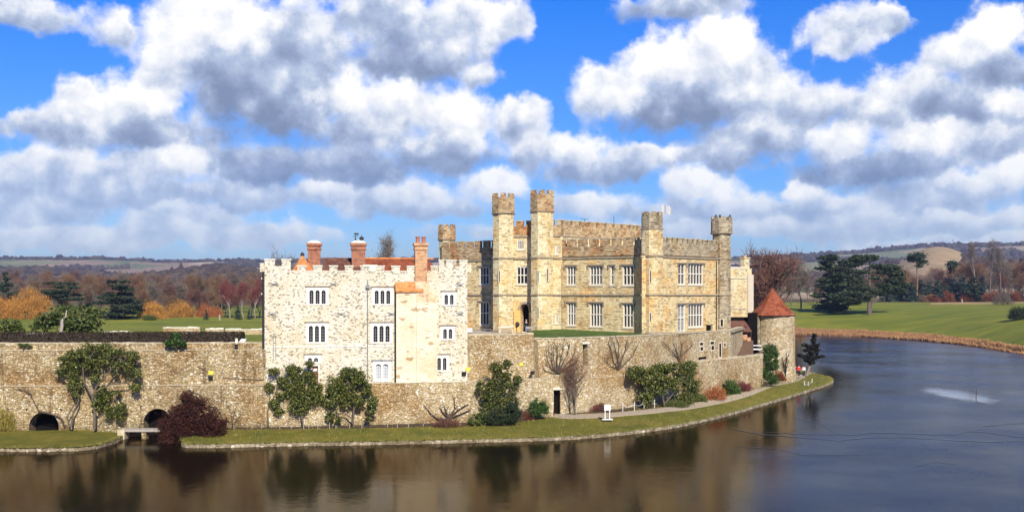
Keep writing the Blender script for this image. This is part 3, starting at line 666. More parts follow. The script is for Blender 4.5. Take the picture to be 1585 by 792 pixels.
# ------------------------------------------------------------------ walls of the moat
def root_at(name, p, label, cat, group=None): return thing(name, p, label, cat, group)
def jag_coping(mb, f, u0, u1, z, w0, w1, h=.14, step=.55, jit=.06, proud=.06):
    u = u0
    while u < u1:
        v = min(u + step * random.uniform(.7, 1.3), u1); j = random.uniform(0, jit)
        fbox(mb, f, u + .01, v, z, z + h + j, w0 - proud, w1 + proud + random.uniform(-.02, .03)); u = v
LW = Fac((WX(-260, 110.2), 110.2), (WX(410, 112.6), 112.6))          # left terrace wall
GW = Fac((WX(410, 112.6), 112.6), (WX(725, 116.0), 116.0))          # under the white building
MW = Fac((WX(725, 116.0), 116.0), (WX(856, 121.2), 121.2))
ZL = 5.2
def lower_tier(f, mb, arches=(), z1=ZL, back=1.6):
    holes = []
    for (x0, y0, x1, y1) in arches:
        u0, u1, z0, zt = f.rect(x0, y0, x1, y1); holes.append((u0 - .3, u1 + .3, max(z0, -.3), zt + .3, (u0, u1, max(z0, -.3), zt)))
    wall(mb, f, 0, f.L, -1.0, z1, [h[:4] for h in holes], 0.0)
    for h in holes: arch_plate(mb, f, h[:4], arch_pts(*h[4], 14), 0.0, 1.9)
    mb.quad(f.at(0, z1, 0), f.at(f.L, z1, 0), f.at(f.L, z1, -back), f.at(0, z1, -back))
    for h in holes: pass
    return holes
t = root_at('terrace_wall', LW.at(LW.L * .7, 0), 'long rubble terrace wall with two low arches left of the white building', 'wall')
mb = MB(); hs = lower_tier(LW, mb, ((45, 637, 91, 670), (222, 632, 266, 680)))
U = LW.off(-.45); wall(mb, U, 0, U.L, ZL - .2, 8.75)
fbox(mb, LW, 0, LW.L, 8.75, 9.45, -1.3, -.62)
part('masonry', mb, M['dark_rubble'], t)
mb = MB(); jag_coping(mb, LW, 0, LW.L, 9.452, -1.25, -.68, .08); jag_coping(mb, LW, 0, LW.L, ZL - .02, -.4, -.02, .05, 1.1, .02); jag_coping(mb, LW, 0, LW.L, 8.752, -.6, -.47, .06, .8, .02)
part('coping', mb, M['rubble_coping'], t)
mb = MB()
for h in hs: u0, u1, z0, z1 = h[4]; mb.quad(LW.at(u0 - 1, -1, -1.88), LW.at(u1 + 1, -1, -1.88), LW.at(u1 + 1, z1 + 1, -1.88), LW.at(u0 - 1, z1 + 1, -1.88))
part('arch_shade', mb, M['void'], t)  # black sheet paints the shade deep in the arches
mb = MB()
for h in hs:
    u0, u1, z0, z1 = h[4]; pts = arch_pts(u0, u1, max(z0, .3), z1, 12)[1:-1]; c_ = (u0 + u1) / 2; zc = pts[0][1]
    for i in range(len(pts) - 1):
        a, b_ = pts[i], pts[i + 1]; ex = lambda p: (c_ + (p[0] - c_) * 1.16, zc + (p[1] - zc) * 1.22)
        A2, B2 = ex(a), ex(b_)
        mb.hexa([LW.at(*a, .03), LW.at(*b_, .03), LW.at(*b_, -.3), LW.at(*a, -.3), LW.at(*A2, .03), LW.at(*B2, .03), LW.at(*B2, -.3), LW.at(*A2, -.3)])
part('arch_ring', mb, M['dark_rubble'], t)

t = root_at('moat_wall', GW.at(GW.L / 2, 0), 'pale rubble plinth wall under the white building, behind the two evergreen trees', 'wall')
mb = MB(); lower_tier(GW, mb, back=.6); part('masonry', mb, M['rubble'], t)
mb = MB(); jag_coping(mb, GW, 0, GW.L, ZL - .01, -.3, -.02, .05, 1.0, .02); part('coping', mb, M['rubble_coping'], t)
t = root_at('moat_wall', MW.at(MW.L / 2, 0), 'two stepped rubble wall between the white building and the dark doorway', 'wall')
mb = MB(); lower_tier(MW, mb, back=2.0)
U2 = Fac((WX(721, 117.5), 117.5), (WX(826, 121.2), 121.2)); ZT = 10.05
fbox(mb, U2, 0, U2.L, ZL - .3, ZT, -1.0, 0)
fbox(mb, Fac(U2.B, U2.B + np.array([.9, 3.2])), 0, 3.6, ZL - .3, 9.2, -.6, 0)
mb.quad(MW.at(MW.L, -1, 0), MW.at(MW.L, -1, -4), MW.at(MW.L, ZL, -4), MW.at(MW.L, ZL, 0))
part('masonry', mb, M['rubble'], t)
mb = MB(); jag_coping(mb, MW, 0, MW.L, ZL - .01, -.9, -.02, .07, .8, .02); jag_coping(mb, U2, 0, U2.L, ZT + .001, -.95, -.05, .12, .6, .1); part('coping', mb, M['rubble_coping'], t)

# the tall bowed wall below the castle
CWP = [(826.5, 123.2), (868, 123.6), (898, 125.0), (950, 128.2), (1000, 132.0), (1042, 137.0), (1082, 143.0), (1131, 149.5)]
cw = [(WX(px, Y), Y) for px, Y in CWP]; cw.append((cw[-1][0] + 5, cw[-1][1] + 16))
t = root_at('bowed_wall', (cw[4][0], cw[4][1], 1), 'tall bowed rubble wall below the castle lawn with bare climbers trained on it', 'wall')
mb = MB(); cp = MB(); CWZ = 9.5; vd = MB(); CWF = []
for i in range(len(cw) - 1):
    f = Fac(cw[i], cw[i + 1]); CWF.append(f); holes = []
    if i == 0: holes.append(f.rect(857, 603, 867.5, 642)); 
    if i == 2: holes.append(f.rect(902, 532, 910, 564))
    for h in holes:
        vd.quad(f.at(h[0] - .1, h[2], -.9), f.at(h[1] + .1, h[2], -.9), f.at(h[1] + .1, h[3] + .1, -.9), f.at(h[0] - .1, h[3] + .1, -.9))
    wall(mb, f, 0, f.L, .2, CWZ, holes, .9)
    if i < 7: jag_coping(cp, f, 0, f.L, CWZ + .001, -.75, 0, .08, .6, .07)
    else: jag_coping(cp, f, 0, f.L, CWZ + .001, -.75, 0, .1, .6, .04)
    mb.quad(f.at(0, CWZ, 0), f.at(f.L, CWZ, 0), f.at(f.L, CWZ, -1), f.at(0, CWZ, -1))
    if 0 < i < 5: jag_coping(cp, f, 0, f.L, 4.9, -.1, .03, .07, .9, .03, .02)
part('masonry', mb, M['rubble'], t); part('coping', cp, M['rubble_coping'], t); part('recess_shade', vd, M['void'], t)  # black sheets paint the shade inside the door and niche
f = CWF[2]; h = f.rect(901, 529, 912, 532); mb = MB(); fbox(mb, f, *h, -.2, .12); part('lintel', mb, M['coping'], t)
f = CWF[0]; h = f.rect(855, 600, 869, 603); mb = MB(); fbox(mb, f, *h, -.2, .08); part('lintel', mb, M['coping'], t)
f = CWF[6]
for (x0, y0, x1, y1, kind) in ((1083, 530, 1088, 534, 0), (1084, 537, 1088, 542, 1), (1099.5, 528.5, 1105, 532.5, 0), (1101, 535, 1105, 541, 1), (1113, 531, 1116, 552, 0), (1120.5, 531, 1123, 536, 0)):
    u0, u1, z0, z1 = f.rect(x0, y0, x1, y1); mb = MB(); frame_box(mb, f, (u0 - .16, u1 + .16, z0 - .16, z1 + .16), .16, -.1, .04); o = part('small_window', mb, M['dressed'], t)
    g = MB(); fbox(g, f, u0, u1, z0, z1, -.1, .01); part('opening', g, M['void'], o)  # solid black box paints the shade of the small window
h = f.rect(1081, 552, 1093, 556.5); g = MB(); fbox(g, f, *h, -.1, .012); part('slot_shade', g, M['void'], t)  # solid black box paints the shade of a slot
# low wall at the right end
L1 = Fac((WX(1079, 142.0), 142.0), (WX(1181, 156.5), 156.5)); L2 = Fac(L1.B, L1.B + np.array([-.2, 9.0]))
t = root_at('low_wall', L1.at(L1.L / 2, .8), 'low cream rubble wall with orange stains ending at a square corner by the shrubs', 'wall')
mb = MB(); fbox(mb, L1, 0, L1.L, .3, 5.75, -.7, 0); fbox(mb, Fac(L2.A + np.array([0, .701]), L2.B), 0, 8.2, .3, 5.7, -.6, -.02); part('masonry', mb, M['rubble'], t)
mb = MB(); jag_coping(mb, L1, 0, L1.L, 5.751, -.65, -.05, .16, .7, .1); fbox(mb, L1, L1.L - .9, L1.L - .02, 5.3, 6.05, -.8, .06); part('coping', mb, M['rubble_coping'], t)

# ------------------------------------------------------------------ ground inside the walls
def sheet(name, pts, mt, label, kind='structure'):
    mb = MB(); mb.add(pts, [tuple(range(len(pts)))]); return part(name, mb, mt, kind=kind, label=label)
def P2(px, Y): return (WX(px, Y), Y)
zt = 9.3
pl = [LW.at(0, 0, -1.0)[:2], LW.at(LW.L, 0, -1.0)[:2], P2(412, 113.5), P2(412, 140), P2(378, 140), P2(374, 120), P2(340, 150), P2(-300, 150)]
sheet('terrace_ground', [(x, y, 8.6) for x, y in [LW.at(0, 0, -.5)[:2], LW.at(LW.L + .5, 0, -.5)[:2], P2(414, 124), P2(374, 124), P2(374, 150), P2(-300, 150)]], M['terrace_grass'], 'grass of the raised terrace behind the left wall')
inner = [(c[0] + .5, c[1] + .6) for c in cw]
tp = [P2(700, 119)] + [U2.at(U2.L, 0, -.4)[:2]] + inner + [P2(1150, 175), P2(660, 175)]
sheet('castle_terrace', [(x, y, zt) for x, y in tp], M['paving'], 'pale paving of the castle terrace')
gl = inner[0:1] + [(x, y) for x, y in inner[1:7]] + [P2(1075, 146.0), P2(985, 142.2), P2(869, 148.8), P2(826, 146), P2(816, 141), P2(822, 130)]
M['lawn2'] = M['terrace_grass']
gz = [9.47] * 7 + [9.5, 9.5, 9.8, 9.72, 9.55, 9.47]
sheet('castle_lawn', [(x, y, z_) for (x, y), z_ in zip(gl, gz)], M['terrace_grass'], 'green lawn strip in front of the castle')
RAMP = [(*P2(1128, 152), 5.2), (*P2(1166, 156.0), 5.3), (*P2(1166, 168), 7.45), (*P2(1120, 168), 7.45), (*P2(1124, 158), 6.0)]
sheet('ramp', RAMP, M['ramp'], 'brown boarded ramp rising to the open shed')

# ------------------------------------------------------------------ lawns by the water, kerb, path, beds
def resample(pts, n):
    pts = np.array(pts, float); d = np.r_[0, np.cumsum(np.linalg.norm(np.diff(pts[:, :2], axis=0), axis=1))]
    tt = np.linspace(0, d[-1], n); return np.stack([np.interp(tt, d, pts[:, k]) for k in range(pts.shape[1])], 1)
def smooth_line(pts, it=2):
    pts = [tuple(p) for p in pts]
    for _ in range(it):
        q = [pts[0]]
        for a, b in zip(pts[:-1], pts[1:]): q += [tuple(.75 * np.array(a) + .25 * np.array(b)), tuple(.25 * np.array(a) + .75 * np.array(b))]
        pts = q + [pts[-1]]
    return pts
def gz_island(px): return np.interp(px, [0, 410, 860, 1000, 1130, 1240, 1290], [.75, .8, .95, 1.0, 1.15, 1.25, .8])
near = smooth_line([WG(x, y)[:2] for x, y in [(284, 684), (279, 690), (290, 693.5), (400, 691), (520, 689), (640, 687), (760, 684), (880, 681), (1000, 670), (1100, 651.5), (1190, 625.5), (1250, 607), (1284, 596), (1291, 591), (1288, 586.5), (1272, 583), (1252, 578), (1236, 572)]])
far = [LW.at(LW.uz(275, 660)[0], 0, .0)[:2], LW.B, GW.B, MW.B, cw[1], cw[2], cw[3], cw[4], cw[5], L1.A, L1.at(L1.L * .5, 0)[:2], L1.B, P2(1200, 170), P2(1215, 177), P2(1232, 181), P2(1238, 188)]
NC, NRW = 260, 14
a = resample(near, NC)
# match by photo column so that rows run inland
fa = resample(far, 600); fpx = CX + FOC * fa[:, 0] / fa[:, 1]; apx = CX + FOC * a[:, 0] / a[:, 1]
bb_ = np.stack([np.interp(np.clip(np.linspace(fpx[0], fpx[-1], NC) * .15 + .85 * np.minimum(apx, 1236), fpx[0], fpx[-1]), fpx, fa[:, k]) for k in range(2)], 1)
ctr = a.copy(); dirv = bb_ - a; dirv /= np.linalg.norm(dirv, axis=1)[:, None] + 1e-9
V = []; 
for r_ in range(NRW):
    tt = r_ / (NRW - 1); row = (a + dirv * .45) * (1 - tt) + bb_ * tt
    zz = .36 + (gz_island(np.minimum(apx, 1290)) - .36) * min(1, tt * 1.6) ** .8 + .05 * (fbm(row[:, 0] / 3, row[:, 1] / 3, 3, 2) - .5)
    V.append(np.stack([row[:, 0], row[:, 1], zz], 1))
V = np.concatenate(V); ii = np.arange(NC * NRW).reshape(NRW, NC)
F = np.stack([ii[:-1, :-1], ii[:-1, 1:], ii[1:, 1:], ii[1:, :-1]], -1).reshape(-1, 4)
V_ISL = V.copy()
part('island_lawn', (V, F), M['lawn'], kind='structure', label='mown lawn between the walls and the water', smooth=True)
ISL = (a, bb_, apx)
def kerb(line, nm):
    line = resample(line, max(20, int(len(line) * 6))); mb = MB(); d = np.gradient(line, axis=0); d /= np.linalg.norm(d, axis=1)[:, None]; nrm = np.stack([-d[:, 1], d[:, 0]], 1)
    i = 0
    for i in range(0, len(line) - 1):
        o0 = random.uniform(-.03, .03); h = .27 + random.uniform(-.03, .05)
        p0, p1 = line[i], line[i + 1]; n0, n1 = nrm[i], nrm[i + 1]
        P = [(*(p0 - n0 * o0), -.6), (*(p1 - n1 * o0), -.6), (*(p1 + n1 * .5), -.6), (*(p0 + n0 * .5), -.6)]
        mb.hexa(P + [(q[0], q[1], h) for q in P])
    part('kerb', mb, M['kerb'], kind='structure', label=nm)
kerb(near, 'pale stone kerb of the island lawn')
nl = smooth_line([WG(x, y)[:2] for x, y in [(-120, 699), (60, 698.5), (135, 697.5), (168, 690), (190, 681), (197, 672), (199, 662)]])
al = resample(nl, 60); bl = np.array([LW.at(LW.uz(x, 660)[0], 0, 0)[:2] for x in np.linspace(-120, 199, 60)])
V = []
for r_ in range(6):
    tt = r_ / 5; row = al * (1 - tt) + bl * tt; V.append(np.stack([row[:, 0], row[:, 1], np.full(60, .36 + .35 * tt) + .04 * (fbm(row[:, 0] / 3, row[:, 1] / 3, 3, 2) - .5)], 1))
V = np.concatenate(V); ii = np.arange(360).reshape(6, 60); F = np.stack([ii[:-1, :-1], ii[:-1, 1:], ii[1:, 1:], ii[1:, :-1]], -1).reshape(-1, 4)
part('bank_lawn', (V, F), M['lawn'], kind='structure', label='strip of lawn below the left terrace wall', smooth=True)
kerb(nl, 'stone kerb of the left lawn strip')
def isl_z(px): return float(gz_island(px)) - .03
GRID = V_ISL
def lawn_z(p):
    d = (GRID[:, 0] - p[0]) ** 2 + (GRID[:, 1] - p[1]) ** 2; i = np.argpartition(d, 4)[:4]; w_ = 1 / (d[i] + 1e-3); return float((GRID[i, 2] * w_).sum() / w_.sum())
def on_lawn(px, py):
    z = .9
    for _ in range(4): p = WG(px, py, z); z = lawn_z(p)
    return WG(px, py, z)
def strip(name, top, bot, mt, label, dz=.05, n=110, m_=6):
    A, B = resample(smooth_line([on_lawn(x, y)[:2] for x, y in top]), n), resample(smooth_line([on_lawn(x, y)[:2] for x, y in bot]), n); V = []
    for j in range(m_ + 1):
        for i in range(n):
            q = A[i] * (1 - j / m_) + B[i] * (j / m_); V.append((q[0], q[1], lawn_z(q) + dz))
    for i in range(n): q = V[m_ * n + i]; V.append((q[0], q[1], q[2] - .15))
    F = [(j * n + i, (j + 1) * n + i, (j + 1) * n + i + 1, j * n + i + 1) for j in range(m_ + 1) for i in range(n - 1)]
    part(name, (np.array(V), F), mt, kind='structure', label=label, smooth=False)
strip('path', [(853, 640), (880, 642), (942, 639.5), (1042, 630), (1092, 620.5), (1142, 610), (1192, 595.5), (1222, 585), (1262, 576)], [(856, 645.5), (880, 648.5), (942, 646), (1042, 637), (1092, 629), (1142, 618.5), (1192, 604.5), (1234, 590.5), (1250, 581)], M['gravel'], 'pale gravel path round the foot of the walls')
strip('flower_bed', [(300, 658), (410, 656), (560, 654), (720, 649), (800, 640), (856, 630)], [(300, 664.5), (410, 664), (560, 662), (720, 659), (800, 653), (853, 645)], M['soil'], 'brown soil bed along the foot of the wall')
strip('flower_bed', [(868, 632), (950, 622), (1040, 610), (1100, 600), (1180, 588), (1215, 578)], [(870, 641), (950, 638.5), (1040, 627.5), (1100, 616.5), (1165, 603), (1222, 583.5)], M['soil'], 'planted bed between the path and the bowed wall', .035)
# ------------------------------------------------------------------ the white rubble building
GF = Fac((WX(409.5, 113.15), 113.15), (WX(723.5, 116.55), 116.55))
t = root_at('white_building', GF.at(GF.L / 2, ZL), 'white rubble building with battlements and three brick chimneys rising from the moat wall', 'building')
GT = t; holes = []
holes.append(lancets(t, GF, (479, 449, 504, 470), 3)); holes.append(lancets(t, GF, (478, 504, 503, 529), 3))
holes.append(lancets(t, GF, (580, 449.5, 604, 470), 3)); holes.append(lancets(t, GF, (578, 504, 603, 529), 3))
holes.append(lancets(t, GF, (688, 456, 702, 471), 2)); holes.append(lancets(t, GF, (686, 509, 700, 524), 2))
holes.append(lancets(t, GF, (677, 553.5, 691, 572.5), 2)); holes.append(lancets(t, GF, (581.5, 563, 601, 588), 2, pane='shutter', label='pair of white shuttered lights'))
holes.append(lancets(t, GF, (476.5, 553.5, 492.5, 560), 2))
dr = GF.rect(477, 566, 492.5, 594.5); holes.append(dr)
mb = MB(); d_ = .25; fbox(mb, GF, dr[0], dr[1], dr[2], dr[3], -d_ - .1, -d_); o = part('door', mb, M['red_door'], t)
mb = MB(); fbox(mb, GF, dr[0] + .12, dr[1] - .12, dr[3] - .55, dr[3] - .3, -d_, -d_ + .03); part('notice', mb, M['white_paint'], o)
mb = MB()
for k in range(1, 5): u = dr[0] + (dr[1] - dr[0]) * k / 5; fbox(mb, GF, u - .012, u + .012, dr[2], dr[3], -d_, -d_ + .015)
part('board_joint', mb, M['iron'], o)
mb = MB(); frame_box(mb, GF, (dr[0] - .14, dr[1] + .14, dr[2] - .14, dr[3] + .14), .14, -.1, .03); part('door_frame', mb, M['white_dressed'], t)
ZC = GF.uz(560, 421)[1]; ZM = GF.uz(560, 412.5)[1]; ZC2 = GF.uz(430, 411.5)[1]; ZM2 = GF.uz(430, 402.5)[1]
uL2 = GF.uz(450, 420)[0]; uR2 = GF.uz(679, 420)[0]
mb = MB(); wall(mb, GF, 0, GF.L, ZL - .05, ZC, holes, .3)
BKV = 15.0                                            # depth of the block
q = [GF.at(0, 0, 0), GF.at(GF.L, 0, 0), GF.at(GF.L, 0, -BKV), GF.at(0, 0, -BKV)]
for i in (1, 2, 3):
    a_, b_ = q[i], q[(i + 1) % 4]; mb.quad((a_[0], a_[1], ZL - .05), (b_[0], b_[1], ZL - .05), (b_[0], b_[1], ZC), (a_[0], a_[1], ZC))
mb.quad(*[(x[0], x[1], ZC - .5) for x in q])
cap = MB()
def merlons(f, lst, zc, zt, mb, cap, th=.5):
    for (x0, x1) in lst:
        u0, u1 = f.uz(x0, 415)[0], f.uz(x1, 415)[0]; u0 = max(u0, 0); u1 = min(u1, f.L); fbox(mb, f, u0, u1, zc, zt, -th + .002, -.002); fbox(cap, f, u0 - .06, u1 + .06, zt, zt + .12, -th - .04, .07)
fbox(mb, GF, uL2 - .02, uR2, ZC + .001, ZC + .06, -.5, -.001)
fbox(mb, GF, 0, uL2, ZC + .001, ZC2, -.6, -.001); fbox(mb, GF, uR2, GF.L, ZC + .001, ZC2, -.6, -.001)
merlons(GF, [(460.5, 473.5), (485, 498.5), (510, 522.5), (534, 546.8), (558, 573), (582, 595), (606, 619), (630, 642), (667, 678)], ZC + .06, ZM, mb, cap)
merlons(GF, [(409.5, 425.5), (436, 450)], ZC2, ZM2, mb, cap); merlons(GF, [(679.5, 687), (690.5, 706), (711, 723.5)], ZC2, ZM2, mb, cap)
for (x0, x1) in ((450.5, 460), (474, 484.5), (499, 509.5), (523, 533.5), (547.3, 557.5), (573.5, 581.5), (595.5, 605.5), (619.5, 629.5), (662, 666.5)):
    fbox(cap, GF, GF.uz(x0, 415)[0], GF.uz(x1, 415)[0], ZC + .062, ZC + .15, -.52, .06)
# parapets on the sides
for (ua, wa) in ((0, 0), (GF.L, 0)):
    s_ = Fac(GF.at(ua, 0, -.62)[:2], GF.at(ua, 0, -BKV)[:2]); off = 0 if ua == 0 else .5
    battlement(mb, s_, 0, s_.L, ZC + .001, ZC2 - .2, ZM2 - .3, 1.2, .8, .5, off, None)
part('wall', mb, M['white_rubble'], t); part('coping', cap, M['coping'], t)
mb = MB(); u0, _ = GF.uz(412, 535); u1, _ = GF.uz(611, 535); z = GF.uz(500, 536)[1]; fbox(mb, GF, u0, u1, z - .05, z + .05, -.02, .05)
part('string_course', mb, M['white_dressed'], t)
for (x, y) in ((424, 440), (515.5, 440), (712, 441), (606, 486), (712, 486), (421, 486), (528, 486)):
    mb = MB(); u, z = GF.uz(x, y)
    for sgn in (-1, 1): mb.tube([GF.at(u - .38, z - .16 * sgn, .05), GF.at(u + .38, z + .16 * sgn, .05)], .035, 4)
    mb.tube([GF.at(u, z - .1, 0), GF.at(u, z + .1, .1)], .06, 5)
    part('wall_tie', mb, M['lead'], t)
mb = MB(); u, z = GF.uz(569, 446)
mb.tube([GF.at(u, z, .12), GF.at(u, ZL + .3, .12)], .055, 6); fbox(mb, GF, u - .2, u + .2, z, z + .3, .0, .3); mb.tube([GF.at(u, z + .3, .15), GF.at(u, z + .85, .15)], [.13, .03], 6)
for k in range(4): zz = z - .8 - 2.4 * k; fbox(mb, GF, u - .1, u + .1, zz, zz + .08, 0, .2)
part('drainpipe', mb, M['lead'], t)
mb = MB(); u, z = GF.uz(411.0, 420); mb.tube([GF.at(-.12, z, -.1), GF.at(-.12, ZL, -.1)], .14, 6); part('drainpipe', mb, M['iron'], t, label='black drainpipe down the left corner')
for yy in (431, 455): u, z = GF.uz(408, yy); mb = MB(); mb.hexa([GF.at(-.34, z - .05, -.1), GF.at(.03, z - .12, -.1), GF.at(.03, z - .12, -.3), GF.at(-.34, z - .05, -.3), GF.at(-.34, z + .1, -.1), GF.at(.03, z + .12, -.1), GF.at(.03, z + .12, -.3), GF.at(-.34, z + .1, -.3)]); part('gargoyle', mb, M['coping'], t)
mb = MB(); 
for x in (423, 427): u, _ = GF.uz(x, 540); mb.tube([GF.at(u, GF.uz(x, 518)[1], .06), GF.at(u, GF.uz(x, 556)[1], .06)], .035, 5)
part('cable', mb, M['lead'], t)
# projecting closet with lean-to tiles and the stepped chimney breast
uA, uB = GF.uz(613, 500)[0], GF.uz(655, 500)[0]; zA = GF.uz(630, 452)[1]; zR = GF.uz(630, 438)[1]
mb = MB(); fbox(mb, GF, uA, uB, ZL + .01, zA, -.01, .42); part('closet_projection', mb, M['pale_plaster'], t)
mb = MB(); P8 = [GF.at(uA - .08, zA, .6), GF.at(uB, zA, .6), GF.at(uB, zR, -.01), GF.at(uA - .08, zR, -.01)]
mb.hexa(P8 + [(p_[0], p_[1], p_[2] + .14) for p_ in P8]); part('lean_to_roof', mb, M['orange_tiles'], t)
mb = MB(); mb.tube([GF.at(uA - .1, zR - .1, .12), GF.at(uA - .1, ZL + .05, .12)], .07, 6); part('drainpipe', mb, M['iron'], t, label='black drainpipe beside the tiled lean-to')
c0, c1, c2, c3 = GF.uz(642, 440)[0], GF.uz(661, 440)[0], GF.uz(652, 500)[0], GF.uz(676, 500)[0]
zt_ = GF.uz(650, 436)[1]; zb_ = GF.uz(650, 468)[1]; mb = MB()
w1 = .53
lb = MB(); fbox(lb, GF, c0 + .15, c3, ZL + .01, zb_ - .003, -.01, w1)
P8 = [GF.at(c0 + .15, zb_, w1), GF.at(c3, zb_, w1), GF.at(c3, zb_, -.01), GF.at(c0 + .15, zb_, -.01), GF.at(c0, zt_, w1 - .1), GF.at(c1, zt_, w1 - .1), GF.at(c1, zt_, -.01), GF.at(c0, zt_, -.01)]
mb.hexa(P8); cb_ = part('chimney_breast', lb, M['pale_plaster'], t); part('tapered_shoulder', mb, M['pale_brick'], cb_)
def chimney(parent, f, u0, u1, w0, w1, z0, z1, mt, pots=2, cap='coping', pyr=True):
    mb = MB(); fbox(mb, f, u0, u1, z0, z1 - .75, w0, w1); fbox(mb, f, u0 - .1, u1 + .1, z1 - .75, z1 - .55, w0 - .1, w1 + .1)
    fbox(mb, f, u0 - .03, u1 + .03, z1 - .55, z1 - .3, w0 - .03, w1 + .03); fbox(mb, f, u0 - .16, u1 + .16, z1 - .3, z1, w0 - .16, w1 + .16)
    o = part('chimney', mb, mt, parent); c = MB()
    if pyr:
        P = [f.at(u0 - .14, z1, w1 + .14), f.at(u1 + .14, z1, w1 + .14), f.at(u1 + .14, z1, w0 - .14), f.at(u0 - .14, z1, w0 - .14)]; k = .35
        Q = [f.at(u0 + k, z1 + .3, w1 - k), f.at(u1 - k, z1 + .3, w1 - k), f.at(u1 - k, z1 + .3, w0 + k), f.at(u0 + k, z1 + .3, w0 + k)]
        c.hexa(P + Q); part('chimney_cap', c, M[cap], o)
    for i in range(pots):
        u = u0 + (u1 - u0) * (i + .5) / pots; q_ = f.at(u, 0, (w0 + w1) / 2); pm = MB(); pm.lathe(q_, [(.24, z1 - .05), (.2, z1 + .1), (.2, z1 + .55), (.25, z1 + .56), (.25, z1 + .68)], 10); part('chimney_pot', pm, M['pot'], o)
    return o
u0, u1 = c0, c1; chimney(t, GF, u0 + .02, u1 - .02, -.9, w1 - .12, zt_ + .001, GF.uz(650, 376)[1], M['orange_brick'], 2, pyr=False)
G1 = GF.off(-7.5); u0, u1 = G1.uz(476.5, 400)[0], G1.uz(496, 400)[0]; chimney(t, G1, u0, u1, -1.6, 0, 15.5, G1.uz(486, 376)[1], M['brick'], 0)
G2 = GF.off(-4.5); u0, u1 = G2.uz(544.5, 400)[0], G2.uz(565.5, 400)[0]; ch2 = chimney(t, G2, u0, u1, -1.6, 0, 15.5, G2.uz(555, 376)[1], M['brick'], 0)
# weather vane and globe finial on the middle chimney
zt2 = G2.uz(555, 373)[1]; mb = MB(); um = G2.uz(550.5, 370)[0]; b0 = G2.at(um, zt2, -.8)
mb.tube([b0, (b0[0], b0[1], zt2 + .95)], .035, 5); mb.add([(b0[0] - .25, b0[1], zt2 + .75), (b0[0] + .35, b0[1], zt2 + .68), (b0[0] + .35, b0[1] + .03, zt2 + .92), (b0[0] - .1, b0[1] + .03, zt2 + .9)], [(0, 1, 2, 3)])
mb.tube([(b0[0] - .3, b0[1], zt2 + .55), (b0[0] + .3, b0[1], zt2 + .55)], .03, 4); mb.tube([(b0[0], b0[1], zt2 + .0), (b0[0], b0[1], zt2 + .35)], .1, 6)
part('weather_vane', mb, M['iron'], ch2)
mb = MB(); um = G2.uz(560, 370)[0]; b0 = G2.at(um, zt2, -.8); mb.lathe(b0, [(.05, zt2 - .1), (.05, zt2 + .1), (.2, zt2 + .16), (.27, zt2 + .32), (.2, zt2 + .48), (.03, zt2 + .55), (.02, zt2 + .75)], 10); part('globe_finial', mb, M['iron'], ch2)
# roofs
def roof_plane(f, x0, x1, ye, yr, w0, w1, mb, hipL=0, hipR=0):
    f0, f1 = f.off(w0), f.off(w1)
    a0, za = f0.uz(x0, ye); a1, _ = f0.uz(x1, ye); b0, zb = f1.uz(x0, yr); b1, _ = f1.uz(x1, yr)
    zr = EYE + (HOR - yr) / FOC * (f1.A[1] + f1.B[1]) / 2
    A, B, C, D = f0.at(a0, ZC - .6), f0.at(a1, ZC - .6), f1.at(b1 - hipR, zr), f1.at(b0 + hipL, zr)
    mb.quad(A, B, C, D); n0, n1 = f1.off(w0 - 0 * w1).at(0, 0), 0
    f2 = f.off(w1 - (w0 - w1)); E, F_ = f2.at(a1, ZC - .6), f2.at(a0, ZC - .6)
    mb.quad(D, C, E, F_); mb.add([A, D, F_], [(0, 1, 2)]); mb.add([B, E, C], [(0, 1, 2)])
    return zr
mb = MB(); roof_plane(GF, 499, 560, 421, 399, -1.2, -7.5, mb); part('roof', mb, M['brown_tiles'], t, label='tiled roof slope, shade painted in as dark brown')  # brown tile colour carries the shade of this slope
mb = MB(); zr = roof_plane(GF, 560, 691, 421, 400.5, -1.2, -7.3, mb, 0, 2.2); ro = part('roof', mb, M['tiles'], t, label='red tiled roof slope')
mb = MB(); f7 = GF.off(-7.3); mb.tube([f7.at(f7.uz(560, 400)[0], zr + .04), f7.at(f7.uz(672, 400)[0], zr + .04)], .13, 6); part('ridge', mb, M['orange_tiles'], ro)
mb = MB(); f8 = GF.off(-1.0); A = f8.at(f8.uz(446, 421)[0], ZC - .5); B = f8.at(f8.uz(492, 421)[0], ZC - .5)
f9 = GF.off(-5.0); u_, z_ = f9.uz(468, 394); T = f9.at(u_, z_); f10 = GF.off(-12); T2 = f10.at(u_, z_); A2 = f10.at(f8.uz(446, 421)[0], ZC - .5); B2 = f10.at(f8.uz(492, 421)[0], ZC - .5)
mb.add([A, B, T], [(0, 1, 2)]); mb.quad(B, B2, T2, T); mb.quad(A2, A, T, T2); ro = part('roof', mb, M['orange_tiles'], t, label='orange tiled hipped end of the left roof')
mb = MB(); mb.lathe(T, [(.2, T[2] - .2), (.22, T[2] + .05), (.1, T[2] + .25)], 8); part('finial', mb, M['iron'], ro)
# lead roof box seen between the merlons
f = GF.off(-1.3); mb = MB(); a_, b_ = f.uz(562, 415)[0], f.uz(584, 415)[0]; fbox(mb, f, a_, b_, ZC - .4, f.uz(570, 409.5)[1], -2, 0); part('roof_hatch', mb, M['coping'], t)

